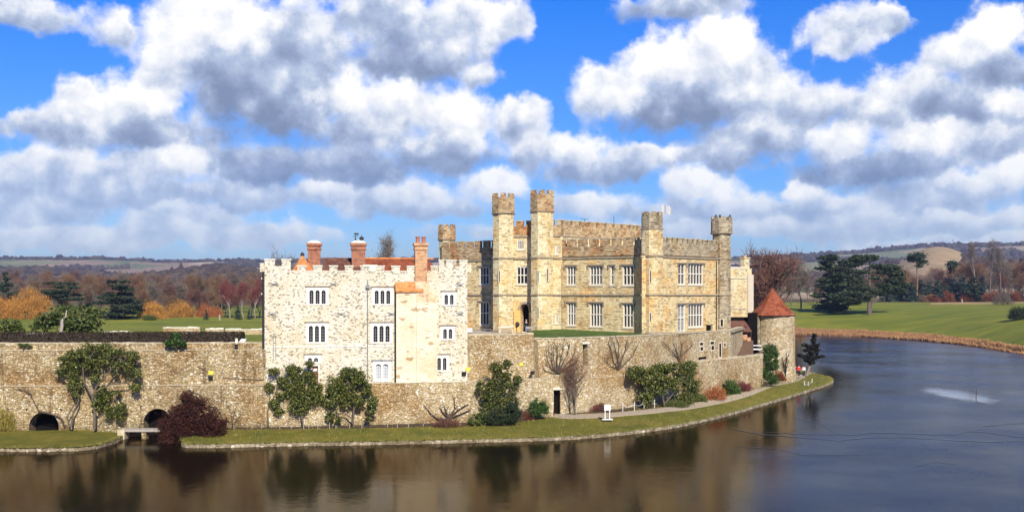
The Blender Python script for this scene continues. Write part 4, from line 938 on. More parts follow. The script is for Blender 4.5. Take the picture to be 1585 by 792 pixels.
# ------------------------------------------------------------------ the castle
CA_, CB_ = np.array(P2(869, 148.4)), np.array(P2(982, 142.0)); dA = (CB_ - CA_) / np.linalg.norm(CB_ - CA_)
def onA(px):   # plan point of the A line on a photo column
    k = (px - CX) / FOC; Mx = np.array([[dA[0], -k], [dA[1], -1.0]]); s_, q_ = np.linalg.solve(Mx, -CA_); return CA_ + dA * s_
FA = Fac(onA(866), onA(982.5)); FL = Fac(onA(684), onA(768)); FB = Fac(P2(1019, 140.9), P2(1113, 150.8)); FR = Fac(FA.B, P2(993.5, 139.4))
t = root_at('castle', (FA.at(FA.L / 2, 9.3)), 'large golden stone castle with round-topped turrets and mullioned windows behind the bowed wall', 'castle')
ZS1, ZS2 = 14.42, 19.42; ZB = 9.0
h_ = [mullioned(t, FA, b_, k, rows=r_, label=None) for b_, k, r_ in (((877, 412, 891.5, 441), 3, 2), ((912.5, 411.5, 932.5, 441), 4, 2), ((944.5, 411.5, 950.5, 441), 1, 2), ((963.5, 411, 981, 441.5), 3, 2),
      ((878, 468.5, 891.5, 503.5), 3, 2), ((913, 469, 932.5, 505.5), 4, 2), ((964, 470, 980.5, 507), 3, 2))]
mb = MB(); wall(mb, FA, 0, FA.L, ZB, ZS2, h_, .32)
hl = [mullioned(t, FL, b_, 3) for b_ in ((742, 413, 757, 440), (742, 467, 757, 503))]
wall(mb, FL, 0, FL.L, ZB, ZS2 - .1, hl, .32)
hb = [mullioned(t, FB, b_, k, hood=hd, label=lb) for b_, k, hd, lb in (((1049.5, 408.5, 1060.5, 440.5), 2, True, None), ((1065, 408.5, 1088.5, 440.5), 5, True, None), ((1065.5, 470.5, 1088.5, 506), 5, True, None))]
hb.append(mullioned(t, FB, (1049, 471, 1060.5, 514), 2, hood=True, pane='lead', bars=True, label='tall garden door window with small pale panes'))
hq = FB.rect(1093, 502.5, 1103, 512); hb.append(hq)
wall(mb, FB, 0, FB.L, ZB, ZS2, hb, .32)
vd = MB(); vd.quad(FB.at(hq[0], hq[2], -.3), FB.at(hq[1], hq[2], -.3), FB.at(hq[1], hq[3], -.3), FB.at(hq[0], hq[3], -.3)); part('dark_opening', vd, M['void'], t)
# rest of the outline
rear = [FB.B, FB.B + np.array([-9, 14.]), FL.A + np.array([3, 12.]), FL.A]
for a_, b_ in zip(rear[:-1], rear[1:]): mb.quad((*a_, ZB), (*b_, ZB), (*b_, ZS2), (*a_, ZS2))
poly = [FL.A, FL.B, FA.A, FA.B, FR.B, FB.A, FB.B] + rear[1:3]; mb.add([(*p_, ZS2 + .2) for p_ in poly], [tuple(range(len(poly)))])
wall(mb, FR, 0, FR.L, ZB, ZS2); mb.quad((*FR.B, ZB), (*FB.A, ZB), (*FB.A, ZS2), (*FR.B, ZS2))
part('wall', mb, M['castle_stone'], t)
mb = MB(); cap = MB()
battlement(mb, FA, 0, FA.L, ZS2 + .1, 20.75, 21.78, 1.22, .5, .5, .04, capmb=cap, phase=.5)
part('parapet', mb, M['parapet_stone'], t, label='brown weathered battlement'); part('coping', cap, M['rubble_coping'], t)
mb = MB(); cap = MB()
battlement(mb, FL, 0, FL.L, ZS2 + .05, 21.0, 21.95, 1.0, .5, .5, .04, capmb=cap)
part('parapet', mb, M['parapet_stone'], t); part('coping', cap, M['rubble_coping'], t)
mb = MB(); cap = MB()
battlement(mb, FR, 0, FR.L, ZS2 + .1, 21.05, 21.75, 1.1, .4, .5, .03, phase=.6); battlement(mb, FB, 0, FB.L, ZS2 + .1, 21.05, 21.75, .80, .34, .5, .04, capmb=cap, phase=.3)
for (a_, b_) in zip(rear[:-1], rear[1:]):
    battlement(mb, Fac(a_, b_), .1, np.linalg.norm(b_ - a_) - .1, ZS2, 21.0, 21.7, 1.0, .5, .5, 0)
part('parapet', mb, M['grey_parapet_stone'], t, label='grey weathered battlement'); part('coping', cap, M['rubble_coping'], t)
mb = MB()
for f, w_ in ((FA, 0), (FL, 0), (FB, 0), (FR, 0)):
    for z in (ZS1, ZS2 - .1): fbox(mb, f, 0, f.L, z - .12, z + .1, -.05, w_ + .17)
    fbox(mb, f, 0, f.L, ZB, ZB + .55, -.05, .1)
part('string_course', mb, M['string'], t)
mb = MB(); mb.tube([FA.at(.25, ZS2 - .4, .12), FA.at(.25, ZB, .12)], .07, 5); part('drainpipe', mb, M['iron'], t)
mb = MB(); f = FB; u = f.uz(1108, 450)[0]; mb.tube([f.at(u, ZS2 - .4, .12), f.at(u, ZB, .12)], .06, 5); part('drainpipe', mb, M['iron'], t)
# gatehouse block
FG = Fac(P2(783, 150.4), P2(868.5, 148.2)); dB = FB.t; q1 = FG.B; q2 = q1 + dB * 17.5; q3 = q2 - dA * 9.5; q0 = FG.A; q4 = q0 + dB * 14
FS = Fac(q1, q2); ZK = 23.7; ZKT = 24.42
hg = [mullioned(t, FG, (799.5, 412.5, 817, 440), 3, hood=False), mullioned(t, FG, (800.5, 371.5, 811.5, 386.5), 3, rows=1, hood=False), mullioned(t, FG, (859, 379, 864.5, 393.5), 2, rows=1, hood=False), mullioned(t, FG, (859, 486, 864.5, 501), 2, rows=1, hood=False)]
da = FG.rect(804, 471, 820, 513); hg.append((da[0], da[1], max(da[2], ZB), da[3] + .25))
mb = MB(); wall(mb, FG, 0, FG.L, ZB, ZS2 + 2.9, hg, .35); wall(mb, FS, 0, FS.L, ZS2 - 1, ZS2 + 2.9)
arch_plate(mb, FG, (da[0], da[1], max(da[2], ZB), da[3] + .25), arch_pts(da[0] + .12, da[1] - .12, max(da[2], ZB), da[3] + .1, 12, .5), -.002, 1.6)
for a_, b_ in ((q2, q3), (q3, q4), (q4, q0)): mb.quad((*a_, ZB), (*b_, ZB), (*b_, ZS2 + 2.9), (*a_, ZS2 + 2.9))
mb.add([(*p_, ZS2 + 3.0) for p_ in (q0, q1, q2, q3, q4)], [(0, 1, 2, 3, 4)])
part('gatehouse_wall', mb, M['pale_castle_stone'], t)
vd = MB(); vd.quad(FG.at(da[0] - .3, ZB, -1.6), FG.at(da[1] + .3, ZB, -1.6), FG.at(da[1] + .3, da[3] + .3, -1.6), FG.at(da[0] - .3, da[3] + .3, -1.6))  # black sheet paints the shade inside the doorway
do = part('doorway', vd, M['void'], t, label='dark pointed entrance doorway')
mb = MB(); pts = arch_pts(da[0] + .12, da[1] - .12, ZB + .3, da[3] + .1, 12, .5)[1:-1]; cc_ = (pts[0][0] + pts[-1][0]) / 2
for i in range(len(pts) - 1):
    a_, b_ = pts[i], pts[i + 1]; ex = lambda p_: (cc_ + (p_[0] - cc_) * 1.4, pts[0][1] + (p_[1] - pts[0][1]) * 1.35)
    mb.hexa([FG.at(*a_, .2), FG.at(*b_, .2), FG.at(*b_, -.02), FG.at(*a_, -.02), FG.at(*ex(a_), .2), FG.at(*ex(b_), .2), FG.at(*ex(b_), -.02), FG.at(*ex(a_), -.02)])
part('arch_moulding', mb, M['string'], do)
mb = MB(); ow = FG.rect(796.5, 480, 806.5, 512); fbox(mb, FG, ow[0], ow[1], ZB, ow[3], .0, .3); part('orange_jamb', mb, M['orange_render'], do)
mb = MB(); cap = MB(); battlement(mb, FG, 0, FG.L, ZS2 + 2.9, ZK, ZKT, 1.0, .45, .5, .04, capmb=cap); battlement(mb, FS, .5, FS.L, ZS2 + 2.9, ZK - .05, ZKT, 1.32, .5, .5, .04, capmb=cap)
battlement(mb, Fac(q3, q4), 0, 10, ZS2 + 2.9, ZK, ZKT, 1.3, .5, .5, 0)
part('parapet', mb, M['parapet_stone'], t, label='pale golden upper battlement'); part('coping', cap, M['rubble_coping'], t)
mb = MB()
for z in (ZS1, ZS2 - .05, ZS2 + 2.95): fbox(mb, FG, 0, FG.L, z - .12, z + .1, -.05, .17)
fbox(mb, FS, 0.2, FS.L, ZS2 + 2.83, ZS2 + 3.0, -.05, .12); part('string_course', mb, M['string'], t)
mb = MB(); u = FS.L * .42
for (u, hh) in ((FS.L * .38, .9), (FS.L * .75, 1.6)):
    b0 = FS.at(u, ZKT - .3, -1.5); mb.tube([b0, (b0[0], b0[1], b0[2] + hh)], .035, 4); 
    if hh < 1: mb.tube([(b0[0] - .6, b0[1], b0[2] + hh), (b0[0] + .5, b0[1], b0[2] + hh)], .02, 4)
part('aerial', mb, M['iron'], t)
# turrets
def turret(parent, px, Y, r, rt, z0, ytop, yring, m_low, m_top, ycren=None, rot=math.pi / 8, strings=(ZS1, ZS2 - .05), label=None, zsplit=None, lowmat=None):
    c = P2(px, Y); Yf = Y - r; zt = EYE + (HOR - ytop) / FOC * Yf; zr = EYE + (HOR - yring) / FOC * Yf
    mb = MB(); octo(mb, c, r, z0, zr, rot=rot); o = part('turret', mb, m_low, parent, label)
    k = MB(); oct_parapet(k, c, rt, zr + .12, zt - .55, zt, rot=rot); part('turret_battlement', k, m_top, o)
    s_ = MB(); s_.lathe(c, [(r, zr - .12), (rt + .08, zr - .02), (rt + .1, zr + .119), (rt * .5, zr + .119)], 8, rot)
    for z in strings: s_.lathe(c, [(r - .01, z - .14), (r + .15, z - .08), (r + .15, z + .08), (r - .01, z + .12)], 8, rot, False)
    s_.lathe(c, [(r + .12, z0), (r + .12, z0 + .6), (r - .01, z0 + .75)], 8, rot, False)
    part('string_course', s_, M['string'], o); return o, c
T1, c1_ = turret(t, 691.5, 162.0, 1.22, 1.36, ZB, 347, 371, M['pale_castle_stone'], M['parapet_stone'])
T2, c2_ = turret(t, 779.0, 150.0, 1.50, 1.66, ZB, 298.5, 330, M['pale_castle_stone'], M['parapet_stone'])
T3, c3_ = turret(t, 839.0, 148.2, 1.60, 1.70, ZB, 293.5, 327, M['pale_castle_stone'], M['parapet_stone'])
T4, c4_ = turret(t, 1009.3, 140.7, 1.42, 1.40, ZB, 327, 354, M['castle_stone'], M['grey_parapet_stone'])
T5, c5_ = turret(t, 1117.0, 151.5, 1.25, 1.50, ZB, 335, 361, M['grey_parapet_stone'], M['grey_parapet_stone'])
def tface(c, r, lo=-.5):
    # frontal facet helpers: vertical plane tangent on the camera side
    n_ = -np.array(c) / np.linalg.norm(c); rr = r * math.cos(math.pi / 8); q_ = np.array(c) + n_ * rr; tt = np.array([-n_[1], n_[0]]); return Fac(q_ - tt * 3, q_ + tt * 3)
for (c, r, lst) in ((c2_, 1.5, ((772, 419, 773.5, 436),)), (c3_, 1.6, ((832, 419, 833.5, 436), (847, 416, 848.5, 435), (832, 475, 833.5, 493))), (c4_, 1.42, ((1006, 419, 1007.8, 437), (1006, 484, 1007.8, 497))), (c5_, 1.25, ((1115, 494, 1119, 505),))):
    f = tface(c, r)
    for b_ in lst: slit({id(c2_): T2, id(c3_): T3, id(c4_): T4, id(c5_): T5}[id(c)], f, b_, w=.03)
for k in range(3):
    mb = MB(); a_ = 2.2 + k * 1.1; q_ = (c5_[0] + 1.1 * math.cos(a_ * 2), c5_[1] - .6, 0); zt5 = EYE + (HOR - 336) / FOC * 150; mb.lathe(q_, [(.1, zt5), (.16, zt5 + .2), (.05, zt5 + .42)], 6); part('finial', mb, M['iron'], T5)

# flag on the corner turret
pf = np.array([c4_[0] + 1.25, c4_[1] - .2, EYE + (HOR - 330) / FOC * 142]); t2 = thing('flag', pf, 'white and dark chequered flag flying from the corner turret', 'flag')
mb = MB(); mb.tube([pf - np.array([0, 0, .9]), pf + np.array([0, 0, 1.1])], .04, 5); part('flagpole', mb, M['white_paint'], t2)
m, n, b = mat('chequer_flag'); tcx = n.n('ShaderNodeTexCoord').outputs['Object']; ck = n.n('ShaderNodeTexChecker'); n.put(ck.inputs[0], n.v('MULTIPLY', tcx, (1, 0, 1))); ck.inputs['Scale'].default_value = 5.0
ck.inputs['Color1'].default_value = (.70, .70, .70, 1); ck.inputs['Color2'].default_value = (.26, .27, .30, 1); n.put(b.inputs['Base Color'], ck.outputs[0])
V = []; F = []
for i in range(13):
    for j in range(6): V.append(pf + np.array([i * .105, .12 * math.sin(i * .8) + .1, 1.0 - j * .21 - .02 * i + .03 * math.sin(i)]))
for i in range(12):
    for j in range(5): F.append((i * 6 + j, i * 6 + j + 1, i * 6 + j + 7, i * 6 + j + 6))
part('cloth', (V, F), m, t2, smooth=True)

# pale wing behind the right turret
RW = Fac(P2(1126, 177), P2(1163.5, 181)); t = root_at('stone_wing', RW.at(RW.L / 2, 6), 'pale sunlit wing with a tall thin chimney behind the right turret', 'building')
mb = MB(); zt3 = RW.uz(1145, 415)[1]; wall(mb, RW, 0, RW.L, 6, zt3); Rb = [RW.at(RW.L, 0, 0), RW.at(RW.L, 0, -9), RW.at(0, 0, -9), RW.at(0, 0, 0)]
for a_, b_ in zip(Rb[:-1], Rb[1:]): mb.quad((a_[0], a_[1], 6), (b_[0], b_[1], 6), (b_[0], b_[1], zt3), (a_[0], a_[1], zt3))
mb.add([(p_[0], p_[1], zt3) for p_ in Rb], [(0, 1, 2, 3)]); part('wall', mb, M['pale_castle_stone'], t)
mb = MB(); fbox(mb, RW, RW.uz(1155.5, 420)[0], RW.L + .05, 6, zt3 - 1.0, .0, .35); fbox(mb, RW, 0, RW.L, RW.uz(1145, 478)[1], RW.uz(1145, 477)[1] + .05, 0, .1); fbox(mb, RW, 0, RW.uz(1155, 420)[0], RW.uz(1145, 431)[1], RW.uz(1145, 430)[1], 0, .1); part('buttress', mb, M['dressed'], t)
mb = MB(); u0, u1 = RW.uz(1153, 405)[0], RW.uz(1161, 405)[0]; zz = RW.uz(1157, 400)[1]; fbox(mb, RW, u0, u1, zt3, zz, -.9, -.1); fbox(mb, RW, u0 - .1, u1 + .1, zz, zz + .2, -1, 0); ch = part('chimney', mb, M['pale_castle_stone'], t)
mb = MB(); mb.lathe(RW.at((u0 + u1) / 2, 0, -.5), [(.2, zz + .2), (.16, zz + .6)], 8); part('chimney_pot', mb, M['orange_brick'], ch)
mb = MB(); fbox(mb, RW, 0, u0 - .15, zt3 + .001, zt3 + .2, -.5, .06); part('coping', mb, M['coping'], t)

# open shed and the orange logs
SF = Fac(P2(1126, 168), P2(1163, 168)); t = root_at('open_shed', SF.at(SF.L / 2, 7), 'dark open shed with a sloping brown tiled roof between castle and round tower', 'shed')
mb = MB(); ze = EYE - 58.5 / FOC * 168; S2 = SF.off(-4.6); A, B = SF.at(0, ze, .3), SF.at(SF.L, ze, .3); C, D = S2.at(S2.L, 10.2), S2.at(0, 10.2)
mb.hexa([A, B, C, D] + [(p_[0], p_[1], p_[2] + .15) for p_ in (A, B, C, D)]); part('roof', mb, M['brown_tiles'], t)
mb = MB(); S3 = SF.off(-3.0); fbox(mb, S3, 0, S3.L, 6.0, 9.7, -.3, 0); S4 = SF.off(-4.65); fbox(mb, S4, 0, S4.L + .6, 8.5, 10.9, -.4, 0); part('black_back_wall', mb, M['void'], t)  # wall coloured black for the shade inside; second black strip above the roof
mb = MB()
for k in (.02, .5, .98): q_ = SF.at(SF.L * k, 0); mb.tube([(q_[0], q_[1], 7.2), (q_[0], q_[1], ze)], .09, 5)
part('post', mb, M['dark_bark'], t)
for k, (x, y, w_, n_) in enumerate(((1138, 530, .55, 3), (1144, 530, .6, 4), (1151, 528, .7, 5), (1156, 530, .6, 3))):
    b0 = np.array(P2(x, 167.2)); z = 7.3; mb = MB()
    for i in range(n_): mb.tube([(b0[0] - .6, b0[1] - .1 * i, z + .12 + .2 * i), (b0[0] + .6, b0[1] + .15 * i, z + .12 + .2 * i)], .11, 6)
    part('brick_pile', mb, M['orange_brick'], base=(b0[0], b0[1], z), label=['flat orange heap at the left under the dark shed', 'orange heap second from the left under the dark shed', 'tallest orange heap under the dark shed', 'orange heap at the right end under the dark shed'][k], cat='pile', group='orange heaps under the shed roof')

# round tower with conical roof
ct = P2(1199, 173.0); rt_ = 3.15; ze = EYE - 32 / FOC * 170; za = EYE + 9.5 / FOC * 173
t = root_at('round_tower', (ct[0], ct[1], 1), 'round rubble tower with a red conical tiled roof at the tip of the island', 'tower')
mb = MB(); mb.lathe(ct, [(rt_ + .25, -.5), (rt_ + .2, 1.6), (rt_, 3.5), (rt_ - .02, ze + .1)], 40); part('wall', mb, M['tower_rubble'], t, smooth=False)
mb = MB(); mb.lathe((ct[0] - .35, ct[1]), [(rt_ + .55, ze - .12), (rt_ * .62, ze + 1.55), (rt_ * .28, ze + 3.05), (.06, za)], 10, .2); ro = part('roof', mb, M['tiles'], t, label='steep faceted cone of red clay tiles')
mb = MB(); mb.lathe((ct[0] - .35, ct[1]), [(rt_ - .2, ze - .3), (rt_ + .48, ze - .2), (rt_ + .5, ze - .123), (.1, ze - .123)], 10, .2); part('eaves', mb, M['iron'], ro)
mb = MB(); q_ = tface(ct, rt_); f = Fac((ct[0] - 4.2, ct[1] - 2.8), (ct[0] - 2.2, ct[1] - 3.35)); 
fbox(mb, f, 0, 1.6, 5.9, 6.1, -.6, .5); fbox(mb, f, .1, 1.5, 6.5, 6.62, -.6, .6); part('white_canopy', mb, M['white_paint'], t)
f = Fac((ct[0] - 4.6, ct[1] - 1.6), (ct[0] - 3.0, ct[1] - 2.2)); mb = MB(); fbox(mb, f, 0, 1.5, 4, ze + .3, -2.0, 0); part('recess_shade_block', mb, M['void'], t)  # solid black block paints the shaded gap beside the tower
f = Fac((ct[0] - 3.25, ct[1] - 1.9), (ct[0] - 2.9, ct[1] - 2.2)); mb = MB(); fbox(mb, f, 0, .38, 4, ze - .2, -.3, .1); part('corner_pier', mb, M['kerb'], t)
# ------------------------------------------------------------------ plants
def leaf_quads(C, size, rs, tilt=None, elong=1.5):
    n = len(C); a = rs.normal(size=(n, 3)); 
    if tilt is not None: a = a * np.array([1, 1, tilt])
    a /= np.linalg.norm(a, axis=1)[:, None]; b = rs.normal(size=(n, 3)); b -= (b * a).sum(1)[:, None] * a; b /= np.linalg.norm(b, axis=1)[:, None]
    s_ = size * rs.uniform(.6, 1.35, n)[:, None]; a = a * s_ * elong; b = b * s_
    V = np.stack([C - a, C + b * .8, C + a, C - b * .8], 1).reshape(-1, 3)
    return V, np.arange(4 * n).reshape(n, 4)
def blob_points(blobs, n, rs, shell=.45, clump=.9, thr=.42, seed=0):
    bl = np.array([(*b[0], *b[1]) for b in blobs], float); vol = (bl[:, 3] * bl[:, 4] * bl[:, 5]) ** .8; k = rs.choice(len(bl), int(n * 2.2), p=vol / vol.sum())
    d = rs.normal(size=(len(k), 3)); d /= np.linalg.norm(d, axis=1)[:, None]; r = rs.uniform(0, 1, len(k)) ** shell
    P = bl[k, :3] + d * (r * (1 + .30 * np.abs(rs.normal(size=len(k))) * (rs.uniform(size=len(k)) < .35)))[:, None] * bl[k, 3:]
    s1 = vnoise(P[:, 0] / clump + P[:, 1] * .6 / clump, P[:, 2] / clump + P[:, 1] * .5 / clump, 5 + seed); s2 = vnoise(P[:, 0] / clump * 2.3, P[:, 2] / clump * 2.3 + P[:, 1], 9 + seed)
    P = P[(s1 * .65 + s2 * .35) > thr * (.6 + .6 * r)]
    return P[:n]
def segs_to_mesh(S, sides=4):
    """S: array rows p0(3) p1(3) r0 r1"""
    S = np.array(S, float); n = len(S); d = S[:, 3:6] - S[:, 0:3]; d /= np.linalg.norm(d, axis=1)[:, None] + 1e-9
    ref = np.where(np.abs(d[:, 2:3]) < .9, np.array([[0, 0, 1.]]), np.array([[1., 0, 0]])); a = np.cross(d, ref); a /= np.linalg.norm(a, axis=1)[:, None]; b = np.cross(d, a)
    V = []
    for end in (0, 1):
        for k in range(sides):
            c, s_ = math.cos(2 * math.pi * k / sides), math.sin(2 * math.pi * k / sides)
            V.append(S[:, 3 * end:3 * end + 3] + (a * c + b * s_) * S[:, 6 + end][:, None])
    V = np.stack(V, 1).reshape(-1, 3); base = np.arange(n)[:, None] * 2 * sides; F = []
    for k in range(sides): F.append(np.concatenate([base + k, base + (k + 1) % sides, base + sides + (k + 1) % sides, base + sides + k], 1))
    return V, np.concatenate(F)
def grow_tree(rs, H, spread=.6, trunk=.25, levels=4, first=.3, up=.25, kids=(6, 5, 4, 4), r0=.30, gnarl=.18, lens=(.42, .55, .6, .62)):
    S = []; tips = []
    def br(p, d, L, r, lev):
        n = 4; q = p.copy(); dd = d.copy(); pts = [(q.copy(), r)]
        for i in range(n):
            dd = dd + rs.normal(size=3) * gnarl + np.array([0, 0, up * (.4 if lev else .1)]); dd /= np.linalg.norm(dd)
            q2 = q + dd * L / n; r2 = r * (1 - .55 * (i + 1) / n); S.append((*q, *q2, pts[-1][1], r2)); q = q2; pts.append((q.copy(), r2))
        if lev >= levels: tips.append((q.copy(), dd.copy())); return
        k = kids[lev]
        for j in range(k):
            t_ = first + (1 - first) * (j + rs.uniform(.2, .8)) / k if lev == 0 else .25 + .75 * (j + rs.uniform(0, 1)) / k
            f_ = t_ * n; i = min(int(f_), n - 1); pp = pts[i][0] + (pts[i + 1][0] - pts[i][0]) * (f_ - i); ang = rs.uniform(0, 2 * math.pi)
            side = np.array([math.cos(ang), math.sin(ang), 0.]); nd = dd * (1 - spread) + side * spread + np.array([0, 0, up]); nd /= np.linalg.norm(nd)
            br(pp, nd, L * lens[min(lev, len(lens) - 1)] * rs.uniform(.75, 1.2) * (1.15 - .45 * t_ if lev == 0 else 1), pts[i][1] * .55, lev + 1)
        tips.append((q.copy(), dd.copy()))
    br(np.zeros(3), np.array([0, 0, 1.]), H * .8, H * .022 * r0 / .3, 0)
    return np.array(S), tips
def sliver(tips, rs, per=5, L=.8, w=.03, spread=.6):
    P = np.array([t_[0] for t_ in tips]); D = np.array([t_[1] for t_ in tips]); P = np.repeat(P, per, 0); D = np.repeat(D, per, 0)
    D = D + rs.normal(size=D.shape) * spread; D /= np.linalg.norm(D, axis=1)[:, None]; P = P + rs.normal(size=P.shape) * L * .35
    s_ = rs.normal(size=D.shape); s_ -= (s_ * D).sum(1)[:, None] * D; s_ /= np.linalg.norm(s_, axis=1)[:, None]; Lr = L * rs.uniform(.5, 1.4, len(P))[:, None]
    V = np.stack([P - s_ * w, P + s_ * w, P + D * Lr], 1).reshape(-1, 3); return V, np.arange(len(V)).reshape(-1, 3)
GZ = lambda px, Y: float(hgt(np.array([WX(px, Y)]), np.array([float(Y)]))[0])
def place(o, px, Y, z=None, rz=0, s_=1.0, sz=None):
    o.location = (WX(px, Y), Y, GZ(px, Y) - .1 if z is None else z); o.rotation_euler = (0, 0, rz); o.scale = (s_, s_, sz or s_); return o
def proto_tree(name, seed, H, cat, tw='twig', bark='bark', **k):
    rs = np.random.default_rng(seed); per = k.pop('per', 6); tl = k.pop('tl', 1.2); twd = k.pop('tw_w', .045); extra = k.pop('extra', 0)
    S, tips = grow_tree(rs, H, **k); root = bpy.data.objects.new(name, None); ORG[root] = np.zeros(3); root['category'] = cat
    thick = S[S[:, 6] > .02]
    V, F = segs_to_mesh(thick); a = part('trunk', (V, F), M[bark], root)
    V, F = sliver(tips, rs, per, tl, twd); b_ = part('crown', (V, F), M[tw], root)
    KIDS[root] = [a, b_]; root['H'] = H
    for o in (a, b_): COL.objects.unlink(o)
    return root
def conifer_proto(name, blobs, n, size, matn, trunk_segs, bark, seed, cat='tree', **k):
    rs = np.random.default_rng(seed); root = bpy.data.objects.new(name, None); ORG[root] = np.zeros(3); root['category'] = cat
    P = blob_points(blobs, n, rs, **k); V, F = leaf_quads(P, size, rs, tilt=.35); b_ = part('crown', (V, F), M[matn], root)
    V, F = segs_to_mesh(trunk_segs, 6); a = part('trunk', (V, F), M[bark], root); KIDS[root] = [a, b_]
    for o in (a, b_): COL.objects.unlink(o)
    return root
def put(proto, px, Y, H=None, label=None, group=None, rz=None, s_=None, z=None, lean=None):
    root = proto.copy(); COL.objects.link(root)
    for ch in KIDS[proto]: c = ch.copy(); COL.objects.link(c); c.parent = root
    if s_ is None: s_ = H / proto['H'] if H else 1
    place(root, px, Y, z, rz if rz is not None else random.uniform(0, 6.28), s_)
    if lean: root.rotation_euler = (lean[0], lean[1], root.rotation_euler[2])
    if 'H' in root: del root['H']
    return tag(root, label, None, group)
bare = [proto_tree('bare_tree', 11 + i, 14, 'tree', ['twig', 'grey_twig', 'twig', 'purple_twig'][i], 'bark', per=7, tl=1.5, tw_w=.05, levels=3, kids=(9, 6, 5), spread=[.55, .5, .62, .58][i], r0=.26) for i in range(4)]
for b__ in bare: b__['H'] = 13.0
tall = [proto_tree('tall_bare_tree', 31 + i, 20, 'tree', 'grey_twig', 'pale_bark', per=5, tl=1.2, tw_w=.035, levels=3, kids=(9, 5, 4), spread=.36, first=.5, up=.4, r0=.15, gnarl=.09, lens=(.28, .5, .6)) for i in range(2)]
birch = [proto_tree('birch_tree', 41 + i, 14, 'tree', 'red_twig', 'birch_bark', per=9, tl=1.4, tw_w=.035, levels=3, kids=(10, 5, 4), spread=.42, first=.35, up=.35, r0=.18, lens=(.3, .5, .6)) for i in range(2)]

# ---- far woods: row upon row of single bare trees
LBL = 'winter bare brown tree standing in the wood left of the white building'
rs = np.random.default_rng(5); cnt = 0
spots = []
for (Y0, Y1, n_, h0, h1) in ((428, 455, 24, 7, 10), (475, 500, 26, 9, 12), (520, 560, 26, 11, 14), (590, 650, 26, 12, 15), (700, 800, 24, 13, 17), (880, 1000, 20, 15, 19)):
    for i in range(n_): spots.append((-30 + 445 * (i + rs.uniform(.1, .9)) / n_, rs.uniform(Y0, Y1), rs.uniform(h0, h1)))
for px, Y, H in spots:
    put(bare[int(rs.integers(0, 4))], px, Y, H, LBL, 'bare trees of the wood left of the castle'); cnt += 1
LBR = 'winter bare brown tree standing in the wood right of the round tower'
spots = []
for (x0, x1, Y0, Y1, n_, h0, h1) in ((1380, 1600, 665, 700, 20, 11, 15), (1360, 1600, 720, 780, 20, 13, 18), (1340, 1600, 830, 900, 18, 15, 20), (1150, 1360, 640, 700, 14, 8, 12), (1150, 1400, 760, 900, 18, 10, 15), (1480, 1600, 680, 760, 10, 16, 21), (1150, 1330, 1000, 1150, 16, 12, 17)):
    for i in range(n_): spots.append((x0 + (x1 - x0) * (i + rs.uniform(.1, .9)) / n_, rs.uniform(Y0, Y1), rs.uniform(h0, h1)))
for px, Y, H in spots: put(bare[int(rs.integers(0, 4))], px, Y, H, LBR, 'bare trees of the wood right of the castle'); cnt += 1

# canopy of the far-off hill woods (one mass)
rs = np.random.default_rng(77); n_ = 60000; px_ = rs.uniform(-60, 1640, n_); r_ = np.exp(rs.uniform(math.log(1150), math.log(4700), n_)); X = (px_ - CX) / FOC * r_
_, wd = land_col(X, r_); keep = wd & ((px_ < 760) | (px_ > 1120)); X, Yy = X[keep][:15000], r_[keep][:15000]; Zz = hgt(X, Yy)
bm_v = np.array([(math.cos(a) * c, math.sin(a) * c, s__) for c, s__ in ((.9, 0), (1, .45), (.62, .85)) for a in np.linspace(0, 2 * math.pi, 6)[:-1]] + [(0, 0, 1)])
bf = [(i, (i + 1) % 5, 5 + (i + 1) % 5, 5 + i) for i in range(5)] + [(5 + i, 5 + (i + 1) % 5, 10 + (i + 1) % 5, 10 + i) for i in range(5)]; bt = [(10 + i, 10 + (i + 1) % 5, 15, 15) for i in range(5)]
bf = np.array(bf); sc_ = rs.uniform(.6, 1.3, (len(X), 1, 1)) * np.clip(Yy / 1500, .7, 1.4)[:, None, None]
Vc = bm_v[None] * np.array([9, 9, 8.5]) * sc_ * (1 + .25 * rs.normal(size=(len(X), 16, 3))) + np.stack([X, Yy, Zz - 2], 1)[:, None]
tri = np.array([(10 + i, 10 + (i + 1) % 5, 15) for i in range(5)]); base_ = np.arange(len(X))[:, None, None] * 16
Fq = (bf[None] + base_).reshape(-1, 4); Ft_ = (tri[None] + base_).reshape(-1, 3)
M['far_wood'] = leaf('far_wood', (.045, .032, .026), (.085, .058, .044), (.11, .085, .050), .95, .05)
me_v = Vc.reshape(-1, 3); me = bpy.data.meshes.new('hill_woodland'); me.from_pydata([tuple(v) for v in me_v], [], [tuple(f) for f in Fq] + [tuple(f) for f in Ft_]); me.materials.append(M['far_wood'])
o = bpy.data.objects.new('hill_woodland', me); COL.objects.link(o); tag(o, 'far-off bare woodland covering the hills', None, None, 'stuff'); o['category'] = 'woodland'

